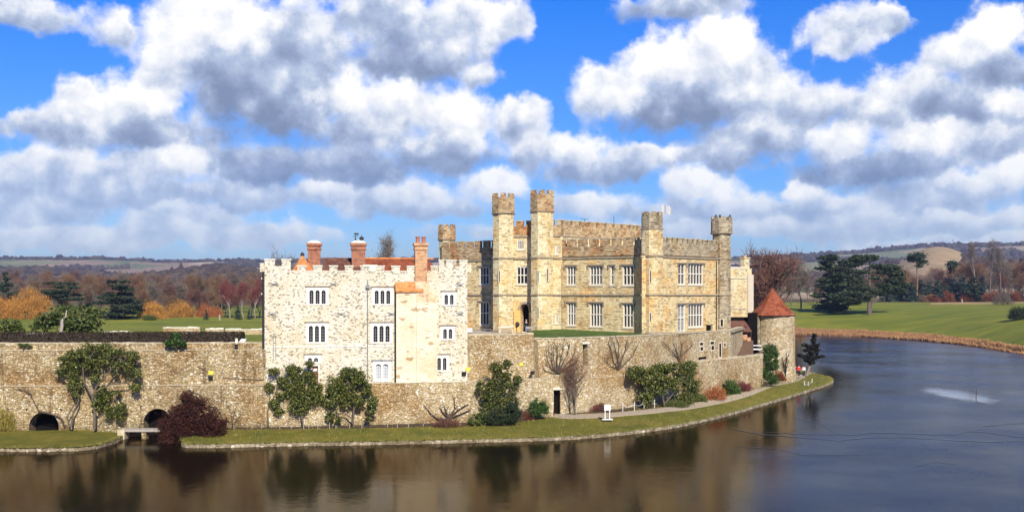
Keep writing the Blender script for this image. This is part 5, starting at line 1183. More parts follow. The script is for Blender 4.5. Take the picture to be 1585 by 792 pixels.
# ---- single trees behind
def trunk_line(pts, r0, r1):
    S = []; n = len(pts) - 1
    for i in range(n): a_, b_ = pts[i], pts[i + 1]; S.append((*a_, *b_, r0 + (r1 - r0) * i / n, r0 + (r1 - r0) * (i + 1) / n))
    return S
def cedar(name, rs, H, Wd, layers, clear=.15, top=.3, bark='dark_bark', matn='cedar', n=9000, size=.35, off=0.0):
    S = trunk_line([(0, 0, 0), (.1 * H * off, 0, H * .3), (.05 * H, .02 * H, H * .6), (.02 * H, 0, H * .92)], H * .035, H * .008); B = []
    for i in range(layers):
        t_ = i / (layers - 1); z = H * (clear + (.97 - clear) * t_); rad = Wd * (1 - (1 - top) * t_ ** 1.3) * rs.uniform(.8, 1.1); k = 5 if t_ < .8 else 3
        for j in range(k):
            a_ = rs.uniform(0, 6.28); d_ = rad * rs.uniform(.3, .72); e = rad * rs.uniform(.3, .5)
            c_ = (d_ * math.cos(a_), d_ * math.sin(a_), z + rs.uniform(-.02, .02) * H); B.append((c_, (e, e, H * .035))); S += trunk_line([(0, 0, z - H * .07), (c_[0] * .5, c_[1] * .5, z - H * .03), c_], H * .010, H * .004)
    return conifer_proto(name, B, n, size, matn, S, bark, int(rs.integers(0, 999)), clump=H * .06, thr=.33)
rs = np.random.default_rng(3)
c1 = cedar('cedar_tree', rs, 14.5, 9.8, 10, .05, .55, n=20000, size=.34); put(c1, 185, 408, label='broad dark green cedar on the lawn left of the white building', s_=1, rz=0)
c2 = cedar('cedar_tree', rs, 14, 8.2, 5, .55, .8, n=9000, size=.3, bark='pale_bark'); put(c2, 97, 425, label='flat-topped dark cedar with a pale bare trunk left of the broad cedar', s_=1, rz=1)
eg0 = cedar('evergreen_tree', rs, 10, 4.2, 8, .05, .3, n=4200, size=.42, matn='cedar'); c3 = cedar('pine_tree', rs, 17, 5.0, 7, .3, .3, n=5000, size=.35); put(c3, 8, 440, label='dark pine at the left edge of the photo above the orange willows', s_=1.05)
for i_, (x_, Y_, s__) in enumerate(((60, 520, .62), (135, 505, .5), (225, 540, .6), (262, 515, .42), (340, 530, .5))): put(eg0, x_, Y_, label='dark evergreen, ' + ['first', 'second', 'third', 'fourth', 'fifth'][i_] + ' from the left among the bare trees of the left wood', group='evergreens in the left wood', s_=s__ * 1.6)
put(c3, 309, 560, label='dark pine standing out of the bare wood behind the orange shrubs', s_=.85)
c4 = cedar('fir_tree', rs, 4, 1.4, 7, .02, .15, n=2500, size=.16, matn='bluegreen')
put(c4, 319, 402, label='small blue-green fir at the wood edge by the orange shrubs', s_=1); put(c4, 368, 404, label='small dark fir at the foot of the red-twigged birches', s_=1.35); put(c4, 386, 407, label='small fir between pale birch trunks near the white building', s_=1)
# orange willows: domes of fine hanging shoots
def shoots_dome(name, px, Y, w_, H, matn, label, group, n=5200, z=None, cat='shrub', sl=.03, ln=1.3, droop=True, seed=1, stem='bark'):
    rs = np.random.default_rng(seed); z0 = GZ(px, Y) if z is None else z; c = np.array([WX(px, Y), Y, z0]); t = thing(name, c, label, cat, group)
    d = rs.normal(size=(n, 3)); d[:, 2] = np.abs(d[:, 2]); d /= np.linalg.norm(d, axis=1)[:, None]; r = rs.uniform(.25, 1, n) ** .5; lump = .62 + .62 * vnoise(d[:, 0] * 2.6 + 7, d[:, 2] * 2.6 + d[:, 1] * 2, seed) + rs.normal(0, .05, n)
    P = c + d * np.array([w_ / 2, w_ / 2 * .8, H * .86]) * (r * lump)[:, None]; P[:, 2] += .02 * H
    D = d * np.array([.5, .5, -.3 if droop else .9]) + rs.normal(size=d.shape) * .25 + np.array([0, 0, -.6 if droop else .5]); D /= np.linalg.norm(D, axis=1)[:, None]
    s_ = rs.normal(size=D.shape); s_ -= (s_ * D).sum(1)[:, None] * D; s_ /= np.linalg.norm(s_, axis=1)[:, None]; L = ln * rs.uniform(.5, 1.3, n)[:, None]
    V = np.stack([P - s_ * sl, P + s_ * sl, P + D * L], 1).reshape(-1, 3); part('crown', (V, np.arange(len(V)).reshape(-1, 3)), M[matn], t)
    S = []
    for i in range(7): a_ = i * .9; S += trunk_line([c, c + np.array([math.cos(a_) * w_ * .15, math.sin(a_) * w_ * .12, H * .35]), c + np.array([math.cos(a_) * w_ * .34, math.sin(a_) * w_ * .25, H * .62])], .03 * H * .4, .006 * H)
    V, F = segs_to_mesh(S); part('stem', (V, F), M[stem], t); return t
G_ = 'orange willows at the wood edge'
shoots_dome('willow', 47, 412, 15, 12.5, 'willow', 'tallest orange dome-shaped willow at the far left', G_, 9000, sl=.06, seed=2, cat='willow')
shoots_dome('willow', 8, 415, 14, 10, 'willow', 'orange willow cut by the left edge of the photo', G_, 7000, sl=.06, seed=3, cat='willow')
shoots_dome('willow', 236, 414, 11, 8.0, 'willow', 'rounded orange willow just right of the broad cedar', G_, 6000, sl=.055, seed=4, cat='willow')
shoots_dome('willow', 280, 440, 13, 7.5, 'willow', 'fainter orange willow midway between cedar and birches', G_, 5000, sl=.055, seed=5, cat='willow')
shoots_dome('willow', 322, 445, 12, 7, 'orange_shoots', 'reddish orange shrub left of the birches', G_, 5000, sl=.05, seed=6)
for i, (px, Y, H) in enumerate(((356, 425, 13), (366, 440, 15), (377, 422, 14), (386, 430, 15), (395, 424, 14), (402, 436, 16), (349, 450, 13))):
    put(birch[i % 2], px, Y, H, 'red-twigged birch with a pale trunk at the wood edge beside the white building', 'red-twigged birches')
shoots_dome('bush', 232, 398, 5, 1.6, 'laurel', 'low dark bushes at the foot of the rounded willow', None, 1500, sl=.08, droop=False, seed=8)
# trees whose tops show over the roofs of the white building
put(tall[0], 590, 230, 23.5, 'bare tree showing above the roof between the middle and right chimneys', s_=None); put(tall[1], 612, 262, 20, 'smaller bare tree top just right of the one behind the middle chimney')
put(tall[0], 640, 300, 21, 'bare tree top beside the right orange chimney'); put(bare[1], 441, 280, 16.5, 'bare tree top above the left battlements of the white building')
# right side
pt = proto_tree('beech_tree', 61, 24, 'tree', 'purple_twig', 'dark_bark', per=9, tl=1.2, tw_w=.055, levels=4, kids=(9, 5, 4, 3), spread=.6, r0=.35, first=.2)
pt['H'] = 23.0
put(pt, 1157, 240, 25.5, 'large purple-brown bare tree behind the pale wing with the chimney'); put(pt, 1182, 330, 20, 'purple-brown bare tree just behind the round tower roof')
put(bare[1], 1212, 470, 17, 'grey bare tree left of the pair above the round tower'); put(bare[1], 1240, 480, 18, 'grey bare tree right of the pair above the round tower'); put(bare[3], 1225, 520, 14, 'low bare tree between the grey pair and the cedar')
rs = np.random.default_rng(12)
cb = cedar('cedar_tree', rs, 24, 10.5, 10, .08, .62, n=20000, size=.45); put(cb, 1286, 452, label='dense dark cedar at the left of the big pair on the lawn', s_=.96, rz=.5)
cb2 = cedar('cedar_tree', rs, 22, 8.5, 9, .10, .7, n=14000, size=.45); put(cb2, 1312, 520, label='dark cedar behind the two cedars of the right lawn', s_=.98, rz=.5)
# the open leaning pine on the lawn
S = trunk_line([(0, 0, 0), (0, 0, 4.5), (.3, 0, 9), (.2, 0, 15), (.3, 0, 20), (.5, .2, 23)], 1.0, .22) + trunk_line([(0.6, 0, 0), (1.0, 0, 4.0), (3.2, .3, 8), (5.0, .4, 13), (6.5, .3, 17)], .7, .15) + trunk_line([(.2, 0, 10), (3, .3, 12.5), (5.5, 0, 18)], .4, .12) + trunk_line([(2.2, 0, 5), (6, 0, 8.5), (9, 0, 12.0)], .3, .1)
S += trunk_line([(0, 0, 8), (-4, 0, 8), (-8, 0, 7)], .3, .1) + trunk_line([(0, 0, 6), (-5, 0, 5.5), (-10, .5, 5.8)], .3, .1) + trunk_line([(0, 0, 17), (-3, 0, 19), (-5, 0, 21)], .2, .08)
BL = [((.5, 0, 22.3), (2.6, 2.4, .9)), ((-4, 0, 22.0), (3.0, 2.5, 1.2)), ((-5.5, 0, 20), (3, 2.4, .9)), ((3.5, 0, 19), (2.5, 2, .7)), ((7.5, 0, 18.5), (3.8, 2.6, .9)), ((10, .5, 16.5), (3, 2.4, .9)), ((6, 0, 16.8), (3, 2, .6)), ((9.5, 0, 13.5), (3.2, 2.2, .9)), ((12, 0, 14.8), (2, 2, .7)),
      ((-3, 0, 16.8), (2.4, 2, .6)), ((-5, 0, 13.5), (2.6, 2, .6)), ((-7, 0, 8.6), (3.4, 2.6, .9)), ((-10, 0, 6.4), (3.8, 2.6, 1.0)), ((-5, 0, 5.8), (3, 2.4, .9)), ((-13, 0, 7.4), (2.6, 2, .8)), ((5, 0, 12), (2.6, 2, .7)), ((8, 0, 10.5), (3.5, 2.4, 1.1)), ((11, 0, 9.5), (2.8, 2.2, 1)), ((2.5, 0, 14.5), (1.8, 1.8, .5)), ((-3.5, 0, 10.5), (3.2, 2.4, 1)), ((-2.5, 0, 7.4), (3.4, 2.4, 1)), ((3.5, 0, 9), (3, 2.4, 1)), ((13, 0, 11.5), (2.4, 2, .8))]
BL = [(c__, (r__[0] * 1.2, r__[1] * 1.2, r__[2] * 1.3)) for c__, r__ in BL]; S = [(*s__[:6], s__[6] * .72, s__[7] * .72) for s__ in S]
bp = conifer_proto('cedar_tree', BL, 17000, .36, 'cedar', S, 'bark', 9, clump=1.1, thr=.30); put(bp, 1345, 428, label='big open cedar with a forked pale trunk on the right lawn', s_=.99, rz=0)
# scots pine top and the dark evergreens along the wood edge
S = trunk_line([(0, 0, 0), (.3, 0, 10), (0, 0, 21)], .5, .2); BL = [((0, 0, 22), (4.2, 3, 1.7)), ((2.5, 0, 19.5), (2.5, 2, 1.0)), ((-2.5, 0, 20.4), (2.2, 2, .9)), ((1.5, 0, 17.5), (1.6, 1.5, .7))]
sp_ = conifer_proto('pine_tree', BL, 2500, .5, 'cedar', S, 'red_bark', 10, clump=1.2, thr=.3); put(sp_, 1419, 640, label='tall round-headed pine standing above the right wood', s_=1.2, rz=0); put(sp_, 1474, 690, label='dark pine top between the round-headed pine and the three tall bare trees', s_=1.02, rz=1.2)
eg = [cedar('evergreen_tree', rs, 10, 4.6, 8, .03, .35, n=4200, size=.42, matn=m_) for m_ in ('bluegreen', 'cedar', 'bluegreen')]
xs = [1372, 1386, 1397, 1411, 1423, 1436, 1450, 1463, 1476, 1492, 1506, 1520, 1549, 1578]; hs_ = [12, 11.5, 9.5, 11, 12.5, 11, 12, 10, 13, 14.5, 13.5, 10, 6.5, 8]
nm = ['first', 'second', 'third', 'fourth', 'fifth', 'sixth', 'seventh', 'eighth', 'ninth', 'tenth', 'eleventh', 'twelfth', 'thirteenth', 'fourteenth']
for i, (x_, h__) in enumerate(zip(xs, hs_)): put(eg[i % 3], x_, 640 + 14 * math.sin(i * 1.7), s_=h__ / 10, label=f'dark evergreen, {nm[i]} from the left along the edge of the right wood', group='evergreens along the right wood edge')
for i, (x_, w_, H, mt_) in enumerate(((1467, 9, 6.5, 'beech'), (1499, 11, 6, 'beech'), (1445, 8, 4, 'beech'), (1536, 14, 6.5, 'beech'), (1555, 12, 6, 'rust'), (1570, 9, 6.5, 'beech'), (1428, 8, 3.6, 'twig'))):
    shoots_dome('beech_shrub', x_, 628, w_, H, mt_, ['rusty scrub below the gap between the seventh and eighth evergreens of the right wood', 'widest rusty scrub under the tallest bare tree', 'low rusty scrub left of the widest one', 'rusty scrub right of the three tall bare trees', 'dark wine-red scrub behind the lone bare bush', 'rusty scrub nearest the right edge of the photo', 'dull brown scrub at the left end of the row'][i], 'rusty scrub along the right wood edge', 2500, sl=.09, droop=False, seed=20 + i)
for i, (x_, H, Y) in enumerate(((1511, 31, 655), (1531, 30.5, 665), (1549, 28, 660))): put(tall[i % 2], x_, Y, H * 1.15, ['tallest bare tree, left of the three above the right wood', 'middle one of the three tall bare trees above the right wood', 'right one of the three tall bare trees above the right wood'][i])
shoots_dome('bush', 1553, 470, 9, 6.2, 'grey_twig', 'lone rounded bare bush on the right lawn near the photo edge', None, 2600, sl=.03, droop=False, seed=40)
shoots_dome('bush', 1580, 330, 8, 4, 'cedar', 'dark bush on the bank at the right edge of the photo', None, 1600, sl=.1, droop=False, seed=41)
# reeds along the far shore (nobody could count them)
rs = np.random.default_rng(8); n_ = 26000; px_ = rs.uniform(1215, 1640, n_); Ys = np.interp(px_, SH_P, SH_Y) + rs.uniform(-1.8, 4.5, n_) ** 1; X = (px_ - CX) / FOC * Ys; Zz = np.maximum(hgt(X, Ys), -.1)
kp = rs.uniform(size=n_) < np.interp(px_, [1215, 1420, 1600], [1, .9, .30]); hh = kp * (.4 + .9 * fbm(px_ / 14, Ys / 3, 3, 71)) * rs.uniform(.7, 1.5, n_) * np.interp(px_, [1200, 1430, 1585], [1.0, .85, .5]); P = np.stack([X, Ys, Zz], 1); top = P + np.stack([rs.normal(0, .2, n_), rs.normal(0, .2, n_), hh], 1); s_ = np.stack([rs.uniform(.04, .09, n_), rs.normal(0, .03, n_), np.zeros(n_)], 1)
V = np.stack([P - s_, P + s_, top + s_ * .6, top - s_ * .6], 1).reshape(-1, 3); o = part('reed_bed', (V, np.arange(4 * n_).reshape(n_, 4)), M['reed'], kind='stuff', label='tan reeds along the far shore of the lake'); o['category'] = 'reeds'

# ---- plants on the terrace left
rs = np.random.default_rng(15)
def hedge(px0, px1, Y0, Y1, z0, z1, th, label):
    f = Fac(P2(px0, Y0), P2(px1, Y1)); c = f.at(f.L / 2, z0, -th / 2); t = thing('hedge', c, label, 'hedge'); core = MB(); fbox(core, f, 0, f.L, z0, z1 - .12, -th + .12, -.12); part('stem_mass', core, M['dark_bark'], t)
    n = 16000; P = []
    for (k, w_) in ((.45, 0), (.35, 1), (.1, 2), (.1, 3)):
        m_ = int(n * k); u = rs.uniform(0, f.L, m_); v_ = rs.uniform(z0, z1, m_); w0 = np.full(m_, 0.) + rs.normal(0, .05, m_)
        if w_ == 1: v_ = np.full(m_, z1) + rs.normal(0, .04, m_); w0 = rs.uniform(-th, 0, m_)
        if w_ == 2: u = np.full(m_, f.L) + rs.normal(0, .05, m_); w0 = rs.uniform(-th, 0, m_)
        if w_ == 3: w0 = np.full(m_, -th) + rs.normal(0, .05, m_)
        q = f.A[None] + f.t[None] * u[:, None] + f.n[None] * w0[:, None]; P.append(np.stack([q[:, 0], q[:, 1], v_], 1))
    V, F = leaf_quads(np.concatenate(P), .055, rs); part('foliage', (V, F), M['hedge'], t)
hedge(-120, 374, 115.2, 117.5, 8.6, 10.4, 1.6, 'long clipped brown beech hedge on top of the terrace wall')
def bush(name, c, blobs, n, size, matn, label, cat='bush', group=None, stem=None, seed=1, clump=.6, thr=.38, shell=.45, tilt=None):
    rs = np.random.default_rng(seed); c = np.array(c, float); t = thing(name, c, label, cat, group); P = blob_points(blobs, n, rs, clump=clump, thr=thr, shell=shell, seed=seed); V, F = leaf_quads(P, size, rs, tilt); part('crown', (V, F), M[matn], t)
    if stem is None:
        stem = []
        for b_ in blobs[:9]: e = np.array(b_[0], float); mid = c * .5 + e * .5 + rs.normal(0, .12, 3); stem += trunk_line([c, mid, e], .06, .025)
    V, F = segs_to_mesh(stem, 5); part('stem', (V, F), M['vine'] if len(stem) else M['bark'], t); return t
def pb(px, py, Y, rpx, rpy, dy=None): r = rpx / FOC * Y; return (tuple(W(px, py, Y)), (r, dy or r * .8, rpy / FOC * Y))
bush('laurel_tree', (*P2(112, 136), 8.6), [pb(118, 486, 136, 34, 12), pb(95, 492, 134, 30, 10), pb(75, 499, 134, 20, 10), pb(125, 500, 133, 30, 14), pb(140, 487, 136, 14, 12), pb(100, 478, 138, 14, 7), pb(60, 508, 133, 12, 8)], 9000, .16, 'laurel', 'spreading yellow-green laurel above the hedge with a pale broken trunk', 'tree', seed=3)
tm = MB(); tm.tube([W(93, 520, 131), W(96, 505, 131), W(96, 496, 131), W(102, 489, 131.5), W(103, 480, 132)], [.22, .2, .17, .1, .06], 6); 
o = part('pale_trunk', tm, M['birch_bark'], base=W(93, 520, 131), label='pale leafless broken trunk in front of the laurel above the hedge', cat='tree trunk')
bush('laurel_bush', (*P2(18, 128), 8.6), [pb(18, 503, 128, 16, 9), pb(8, 509, 128, 14, 9), pb(30, 511, 128, 8, 6)], 3500, .13, 'laurel', 'green bush above the hedge at the left edge of the photo', seed=4)
bush('ivy_bush', (*P2(272, 112.2), 8.8), [pb(272, 523, 112.2, 9, 8), pb(265, 530, 112, 10, 6), pb(281, 531, 112, 8, 5)], 1600, .09, 'ivy', 'small green bush on the wall top in front of the hedge', seed=5)
bush('ivy_bush', (*P2(36, 111.6), 8.8), [pb(36, 533, 111.6, 8, 3, .2), pb(45, 536, 111.6, 4, 2, .2)], 500, .06, 'laurel', 'small tuft of green on the coping near the left edge', seed=6)
# low pale ruins beyond the hedge, garden chair, gap wall
for i, (x0, x1, y0, y1, Y) in enumerate(((252, 309, 506.5, 514.5, 288), (318, 346, 508.5, 515, 288), (349, 409, 509, 515, 286), (30, 92, 515.5, 521, 262), (155, 205, 513, 518, 270))):
    f = Fac(P2(x0, Y), P2(x1, Y)); zb_ = GZ((x0 + x1) / 2, Y) - .3; z1 = EYE - (y0 - HOR) / FOC * Y; mb = MB(); fbox(mb, f, 0, f.L, zb_, z1 - .15, -.6, 0)
    t = thing('ruined_wall', f.at(f.L / 2, zb_), ['longest low pale ruined wall beyond the hedge', 'short ruined wall piece between the two longer ones beyond the hedge', 'pale ruined wall ending at the white building corner', 'pale wall stub beyond the hedge near the left edge', 'low pale wall right of the laurel beyond the hedge'][i], 'wall', 'ruined walls beyond the hedge'); part('masonry', mb, M['rubble'], t)
    mb = MB(); jag_coping(mb, f, 0, f.L, z1 - .16, -.6, 0, .12, 1.0, .3); part('coping', mb, M['coping'], t)
# ------------------------------------------------------------------ shrubs and trees against the walls
def wall_tree(name, base, blobs, n, size, matn, label, limbs, cat='tree', seed=1, thr=.42, clump=.55, bark='bark', shell=.5):
    rs = np.random.default_rng(seed); t = thing(name, base, label, cat); P = blob_points(blobs, n, rs, clump=clump, thr=thr, shell=shell, seed=seed); V, F = leaf_quads(P, size, rs); part('crown', (V, F), M[matn], t)
    S = []
    for (pts, r0, r1) in limbs: S += trunk_line([np.array(p_, float) for p_ in pts], r0, r1)
    S = np.array(S); V, F = segs_to_mesh(S, 6); part('trunk', (V, F), M[bark], t); return t
YA = 110.6
def a_(px, py, Y=YA): return tuple(W(px, py, Y))
wall_tree('magnolia_tree', a_(138, 664), [pb(px, py, YA + .3, rx, ry, .75) for px, py, rx, ry in ((150, 538, 24, 11), (122, 548, 22, 11), (178, 548, 22, 10), (110, 570, 20, 14), (145, 562, 24, 12), (190, 565, 20, 14), (205, 552, 12, 9), (118, 592, 16, 13), (208, 580, 12, 12), (150, 585, 14, 8), (160, 610, 14, 12), (152, 625, 10, 12), (170, 635, 8, 12), (188, 636, 11, 14), (118, 612, 8, 9), (212, 598, 9, 7), (182, 607, 6, 5), (100, 556, 10, 6), (95, 576, 8, 8))],
          34000, .052, 'magnolia', 'large evergreen magnolia trained on the left terrace wall between the two arches',
          [([a_(146, 664), a_(147, 640), a_(143, 615), (*a_(150, 595),)], .16, .1), ([a_(143, 615), a_(130, 590), a_(128, 565), a_(150, 540)], .1, .04), ([a_(150, 597), a_(165, 580), a_(178, 565), a_(190, 548)], .1, .04), ([a_(148, 606), a_(172, 594), a_(197, 592), a_(208, 585)], .09, .04), ([a_(110, 662), a_(113, 640), a_(122, 620), a_(116, 600)], .1, .05), ([a_(108, 660), a_(104, 645), a_(112, 630), a_(120, 618)], .08, .04), ([a_(150, 650), a_(158, 640), a_(170, 640)], .05, .03)], seed=1, thr=.38, clump=.5)
YB = 112.6
wall_tree('magnolia_tree', a_(472, 660, YB), [pb(px, py, YB, rx, ry, .7) for px, py, rx, ry in ((455, 572, 14, 9), (470, 585, 22, 14), (450, 600, 20, 14), (470, 615, 24, 16), (485, 605, 12, 16), (462, 632, 16, 9), (424, 574, 10, 5), (436, 588, 8, 6), (417, 600, 9, 8), (425, 625, 9, 8), (432, 636, 8, 6), (478, 563, 8, 5), (435, 612, 8, 6))],
          26000, .05, 'magnolia', 'evergreen magnolia in front of the red door of the white building', [([a_(470, 660, YB), a_(466, 640, YB), a_(460, 615, YB), a_(455, 585, YB)], .12, .05), ([a_(415, 660, YB), a_(414, 640, YB), a_(418, 610, YB)], .12, .05), ([a_(466, 640, YB), a_(480, 610, YB)], .07, .04), ([a_(416, 630, YB), a_(430, 600, YB), a_(428, 575, YB)], .06, .02)], seed=2, thr=.33, clump=.5)
YC = 113.2
wall_tree('magnolia_tree', a_(548, 660, YC), [pb(px, py, YC, rx, ry, .7) for px, py, rx, ry in ((540, 576, 16, 9), (525, 588, 18, 12), (555, 585, 18, 12), (512, 605, 14, 12), (540, 605, 24, 16), (562, 600, 14, 14), (520, 622, 20, 12), (550, 622, 18, 10), (575, 622, 10, 12), (577, 635, 8, 7), (500, 615, 10, 10), (512, 645, 9, 8), (524, 650, 7, 9), (570, 648, 6, 4), (497, 600, 6, 8))],
          30000, .05, 'magnolia', 'rounded evergreen magnolia below the white shuttered window of the white building', [([a_(548, 662, YC), a_(545, 648, YC), a_(536, 640, YC), a_(526, 640, YC)], .1, .05), ([a_(546, 655, YC), a_(548, 630, YC), a_(540, 600, YC), a_(540, 580, YC)], .12, .04), ([a_(548, 635, YC), a_(565, 610, YC)], .07, .03), ([a_(524, 655, YC), a_(520, 630, YC)], .05, .03)], seed=3, thr=.42, clump=.5)
YD = 115.8
wall_tree('magnolia_tree', a_(772, 655, YD), [pb(px, py, YD, rx, ry, .8) for px, py, rx, ry in ((768, 568, 13, 9), (785, 562, 8, 6), (780, 580, 20, 12), (760, 592, 18, 12), (785, 600, 20, 14), (800, 588, 9, 8), (765, 612, 22, 12), (790, 620, 14, 10), (755, 626, 12, 10), (775, 635, 22, 12), (750, 645, 14, 9), (790, 640, 16, 12), (742, 598, 6, 8))],
          30000, .05, 'magnolia', 'evergreen magnolia right of the white building against the stepped wall', [([a_(772, 658, YD), a_(770, 630, YD), a_(772, 600, YD), a_(776, 570, YD)], .12, .04), ([a_(770, 630, YD), a_(790, 605, YD), a_(798, 588, YD)], .07, .03), ([a_(771, 625, YD), a_(755, 600, YD)], .06, .03)], seed=4, thr=.30, clump=.55)
bush('evergreen_bush', a_(782, 658, 113.5), [pb(782, 642, 113.5, 24, 12, 1.0), pb(795, 634, 113.5, 14, 12, .9), pb(765, 648, 113.5, 14, 8, .8)], 12000, .045, 'cedar', 'dense dark green bush at the foot of the magnolia by the stepped wall', seed=7)
bush('laurel_bush', a_(744, 655, 113.8), [pb(744, 645, 113.8, 13, 9, .8), pb(735, 651, 113.6, 10, 6, .8)], 2500, .07, 'laurel', 'yellow-green low bush at the left foot of the same magnolia', seed=8)
bush('evergreen_bush', a_(832, 645, 118.5), [pb(833, 627, 118.5, 13, 10, .9), pb(828, 636, 118.3, 12, 8, .9), pb(842, 634, 118.5, 8, 8, .7)], 9000, .05, 'ivy', 'round dark green bush left of the dark doorway', seed=9)
YE = 129.5
wall_tree('evergreen_tree', a_(1030, 632, YE + 1), [pb(px, py, YE + (px - 1000) * .05, rx, ry, 1.0) for px, py, rx, ry in ((985, 572, 14, 7), (1000, 582, 20, 14), (1022, 572, 18, 10), (1045, 570, 18, 11), (1060, 580, 20, 16), (1070, 600, 15, 18), (1040, 592, 24, 14), (1012, 600, 22, 14), (998, 618, 16, 10), (1060, 616, 18, 9), (1020, 580, 20, 12), (978, 580, 8, 6), (1068, 566, 12, 8))],
          34000, .062, 'magnolia', 'widest mass of glossy evergreen against the bowed wall beside the chain fence', [([a_(1030, 636, YE + 1), a_(1025, 610, YE + 1), a_(1010, 590, YE + 1)], .12, .05), ([a_(1028, 625, YE + 1), a_(1050, 600, YE + 2), a_(1060, 580, YE + 2)], .1, .04), ([a_(1005, 636, YE), a_(1000, 600, YE), a_(985, 575, YE)], .08, .03)], seed=5, thr=.36, clump=.6)
YF = 157.0
wall_tree('evergreen_shrub', a_(1192, 600, YF), [pb(px, py, YF, rx, ry, .9) for px, py, rx, ry in ((1192, 540, 11, 8), (1190, 552, 13, 10), (1194, 565, 12, 12), (1188, 578, 11, 10), (1196, 588, 9, 9), (1200, 552, 7, 9))], 11000, .07, 'ivy', 'tall narrow green shrub between the low wall and the round tower', [([a_(1192, 600, YF), a_(1191, 570, YF), a_(1192, 540, YF)], .1, .04)], cat='shrub', seed=6, thr=.34, clump=.7)
# red-brown bush hanging over the water
bush('red_bush', (*WG(300, 679, .35)[:2], .3), [pb(px, py, 107.6, rx, ry, 1.6) for px, py, rx, ry in ((300, 625, 24, 17), (280, 645, 26, 20), (318, 645, 26, 20), (300, 660, 40, 20), (268, 668, 24, 14), (330, 664, 22, 16), (290, 612, 12, 9), (255, 655, 10, 10), (300, 640, 36, 22), (345, 655, 8, 10), (262, 682, 16, 8), (290, 684, 18, 6))], 42000, .05, 'rust', 'large dark red-brown bush overhanging the inlet by the small bridge', seed=11, thr=.30, clump=.45, shell=.6, tilt=.5)
for i, (x_, y_, w_, H, mt_, lb) in enumerate(((1107, 619, 3.0, 1.9, 'orange_shoots', 'low orange-red shrub beside the widest evergreen mass'), (1131, 610, 2.8, 2.0, 'ivy', 'bright green rounded shrub between red shrubs by the low wall'), (1150, 606, 2.6, 1.7, 'red_twig', 'dull red twiggy shrub right of the bright green one'), (1170, 600, 2.6, 1.2, 'laurel', 'low green mound by the square corner of the low wall'),
     (1207, 590, 2.2, 1.9, 'beech', 'rusty shrub under the narrow green shrub by the round tower'), (855, 639, 1.6, 1.0, 'beech', 'small rusty shrub left of the dark doorway'), (812, 650, 2.2, 1.2, 'red_twig', 'dull red shrub between the two dark green bushes'), (845, 643, 1.8, 1.0, 'red_twig', 'small reddish shrub under the round dark bush'), (913, 637, 2.4, .9, 'red_twig', 'low wine-red shrub right of the bare purple-brown tree'), (930, 637, 1.8, .9, 'purple_twig', 'low purple shrub next to the white sign post'),
     (1045, 630, 3.4, .8, 'laurel', 'low yellow-green planting under the widest evergreen'), (1080, 622, 2.4, 1.0, 'laurel', 'yellow-green shrub left of the orange-red one'), (1120, 600, 2.4, 2.2, 'yellow_shoots', 'upright straw-coloured shrub against the low wall'), (8, 668, 2.2, 3.0, 'yellow_shoots', 'yellow shrub at the left edge below the terrace wall'), (690, 660, 3.2, .7, 'purple_twig', 'low dark planting under the bare climber'))):
    z_ = isl_z(x_) if x_ > 200 else .6; Y_ = (EYE - z_) * FOC / (y_ - HOR); shoots_dome('shrub', x_, Y_, w_, H, mt_, lb, None, 1500, z=z_, sl=.03 if mt_ != 'ivy' else .06, ln=.35, droop=False, seed=50 + i, stem='vine')
# bare climbers trained flat on the wall
def climber(name, f, px0, py0, fans, label, seed, r=.09, sub=7, cat='climber', mt='vine', w=.12, subL=1.0):
    rs = np.random.default_rng(seed); S = []
    def P_(px, py): u, z = f.uz(px, py, w); return np.array(f.at(u, z, w))
    for pts in fans:
        Q = [P_(px0, py0)] + [P_(*q) for q in pts]; Q = [Q[0]] + [q + np.array([0, 0, 0]) for q in Q[1:]]; S += trunk_line(Q, r, r * .35)
        for i in range(1, len(Q)):
            for k in range(sub):
                b0 = Q[i - 1] + (Q[i] - Q[i - 1]) * rs.uniform(0, 1); d = (Q[i] - Q[i - 1]); d /= np.linalg.norm(d) + 1e-9; L = rs.uniform(.3, 1.0) * subL; side = rs.choice([-1, 1])
                up = d * .6 + np.array([f.t[0] * side * .6, f.t[1] * side * .6, .55]); p1 = b0 + up * L * .5; p2 = p1 + (up + np.array([f.t[0], f.t[1], 0]) * rs.normal(0, .3) + np.array([0, 0, .3])) * L * .5; S += trunk_line([b0, p1, p2], r * .35, r * .15)
    V, F = segs_to_mesh(S, 5); t = part(name, (V, F), M[mt], base=P_(px0, py0), label=label, cat=cat); return t
climber('bare_climber', CWF[1], 866, 577, [[(856, 568), (850, 550), (848, 532)], [(858, 566), (856, 548), (856, 530)], [(862, 562), (863, 545), (862, 530)], [(867, 560), (870, 545), (872, 529)], [(870, 563), (878, 548), (882, 530)], [(874, 566), (886, 554), (892, 535)], [(876, 570), (890, 562), (897, 550)], [(855, 572), (846, 566), (844, 555)]], 'fan of bare stems on the bowed wall above the dark doorway', 1, .07, 4, subL=.8)
climber('bare_climber', CWF[3], 958, 572, [[(945, 566), (935, 555)], [(950, 560), (946, 540), (942, 530)], [(957, 555), (958, 535), (956, 526)], [(962, 558), (968, 540), (970, 526)], [(966, 564), (980, 550), (988, 532)], [(955, 550), (950, 530)], [(964, 550), (976, 532)]], 'spreading bare climber on the bowed wall right of the tall niche', 2, .055, 6)
climber('bare_climber', CWF[5], 1052, 560, [[(1044, 548), (1034, 538), (1026, 530)], [(1048, 545), (1042, 530)], [(1054, 545), (1056, 530)], [(1058, 548), (1066, 540), (1072, 534)], [(1050, 552), (1036, 548)]], 'thin bare climber on the bowed wall above the widest evergreen', 3, .05, 6)
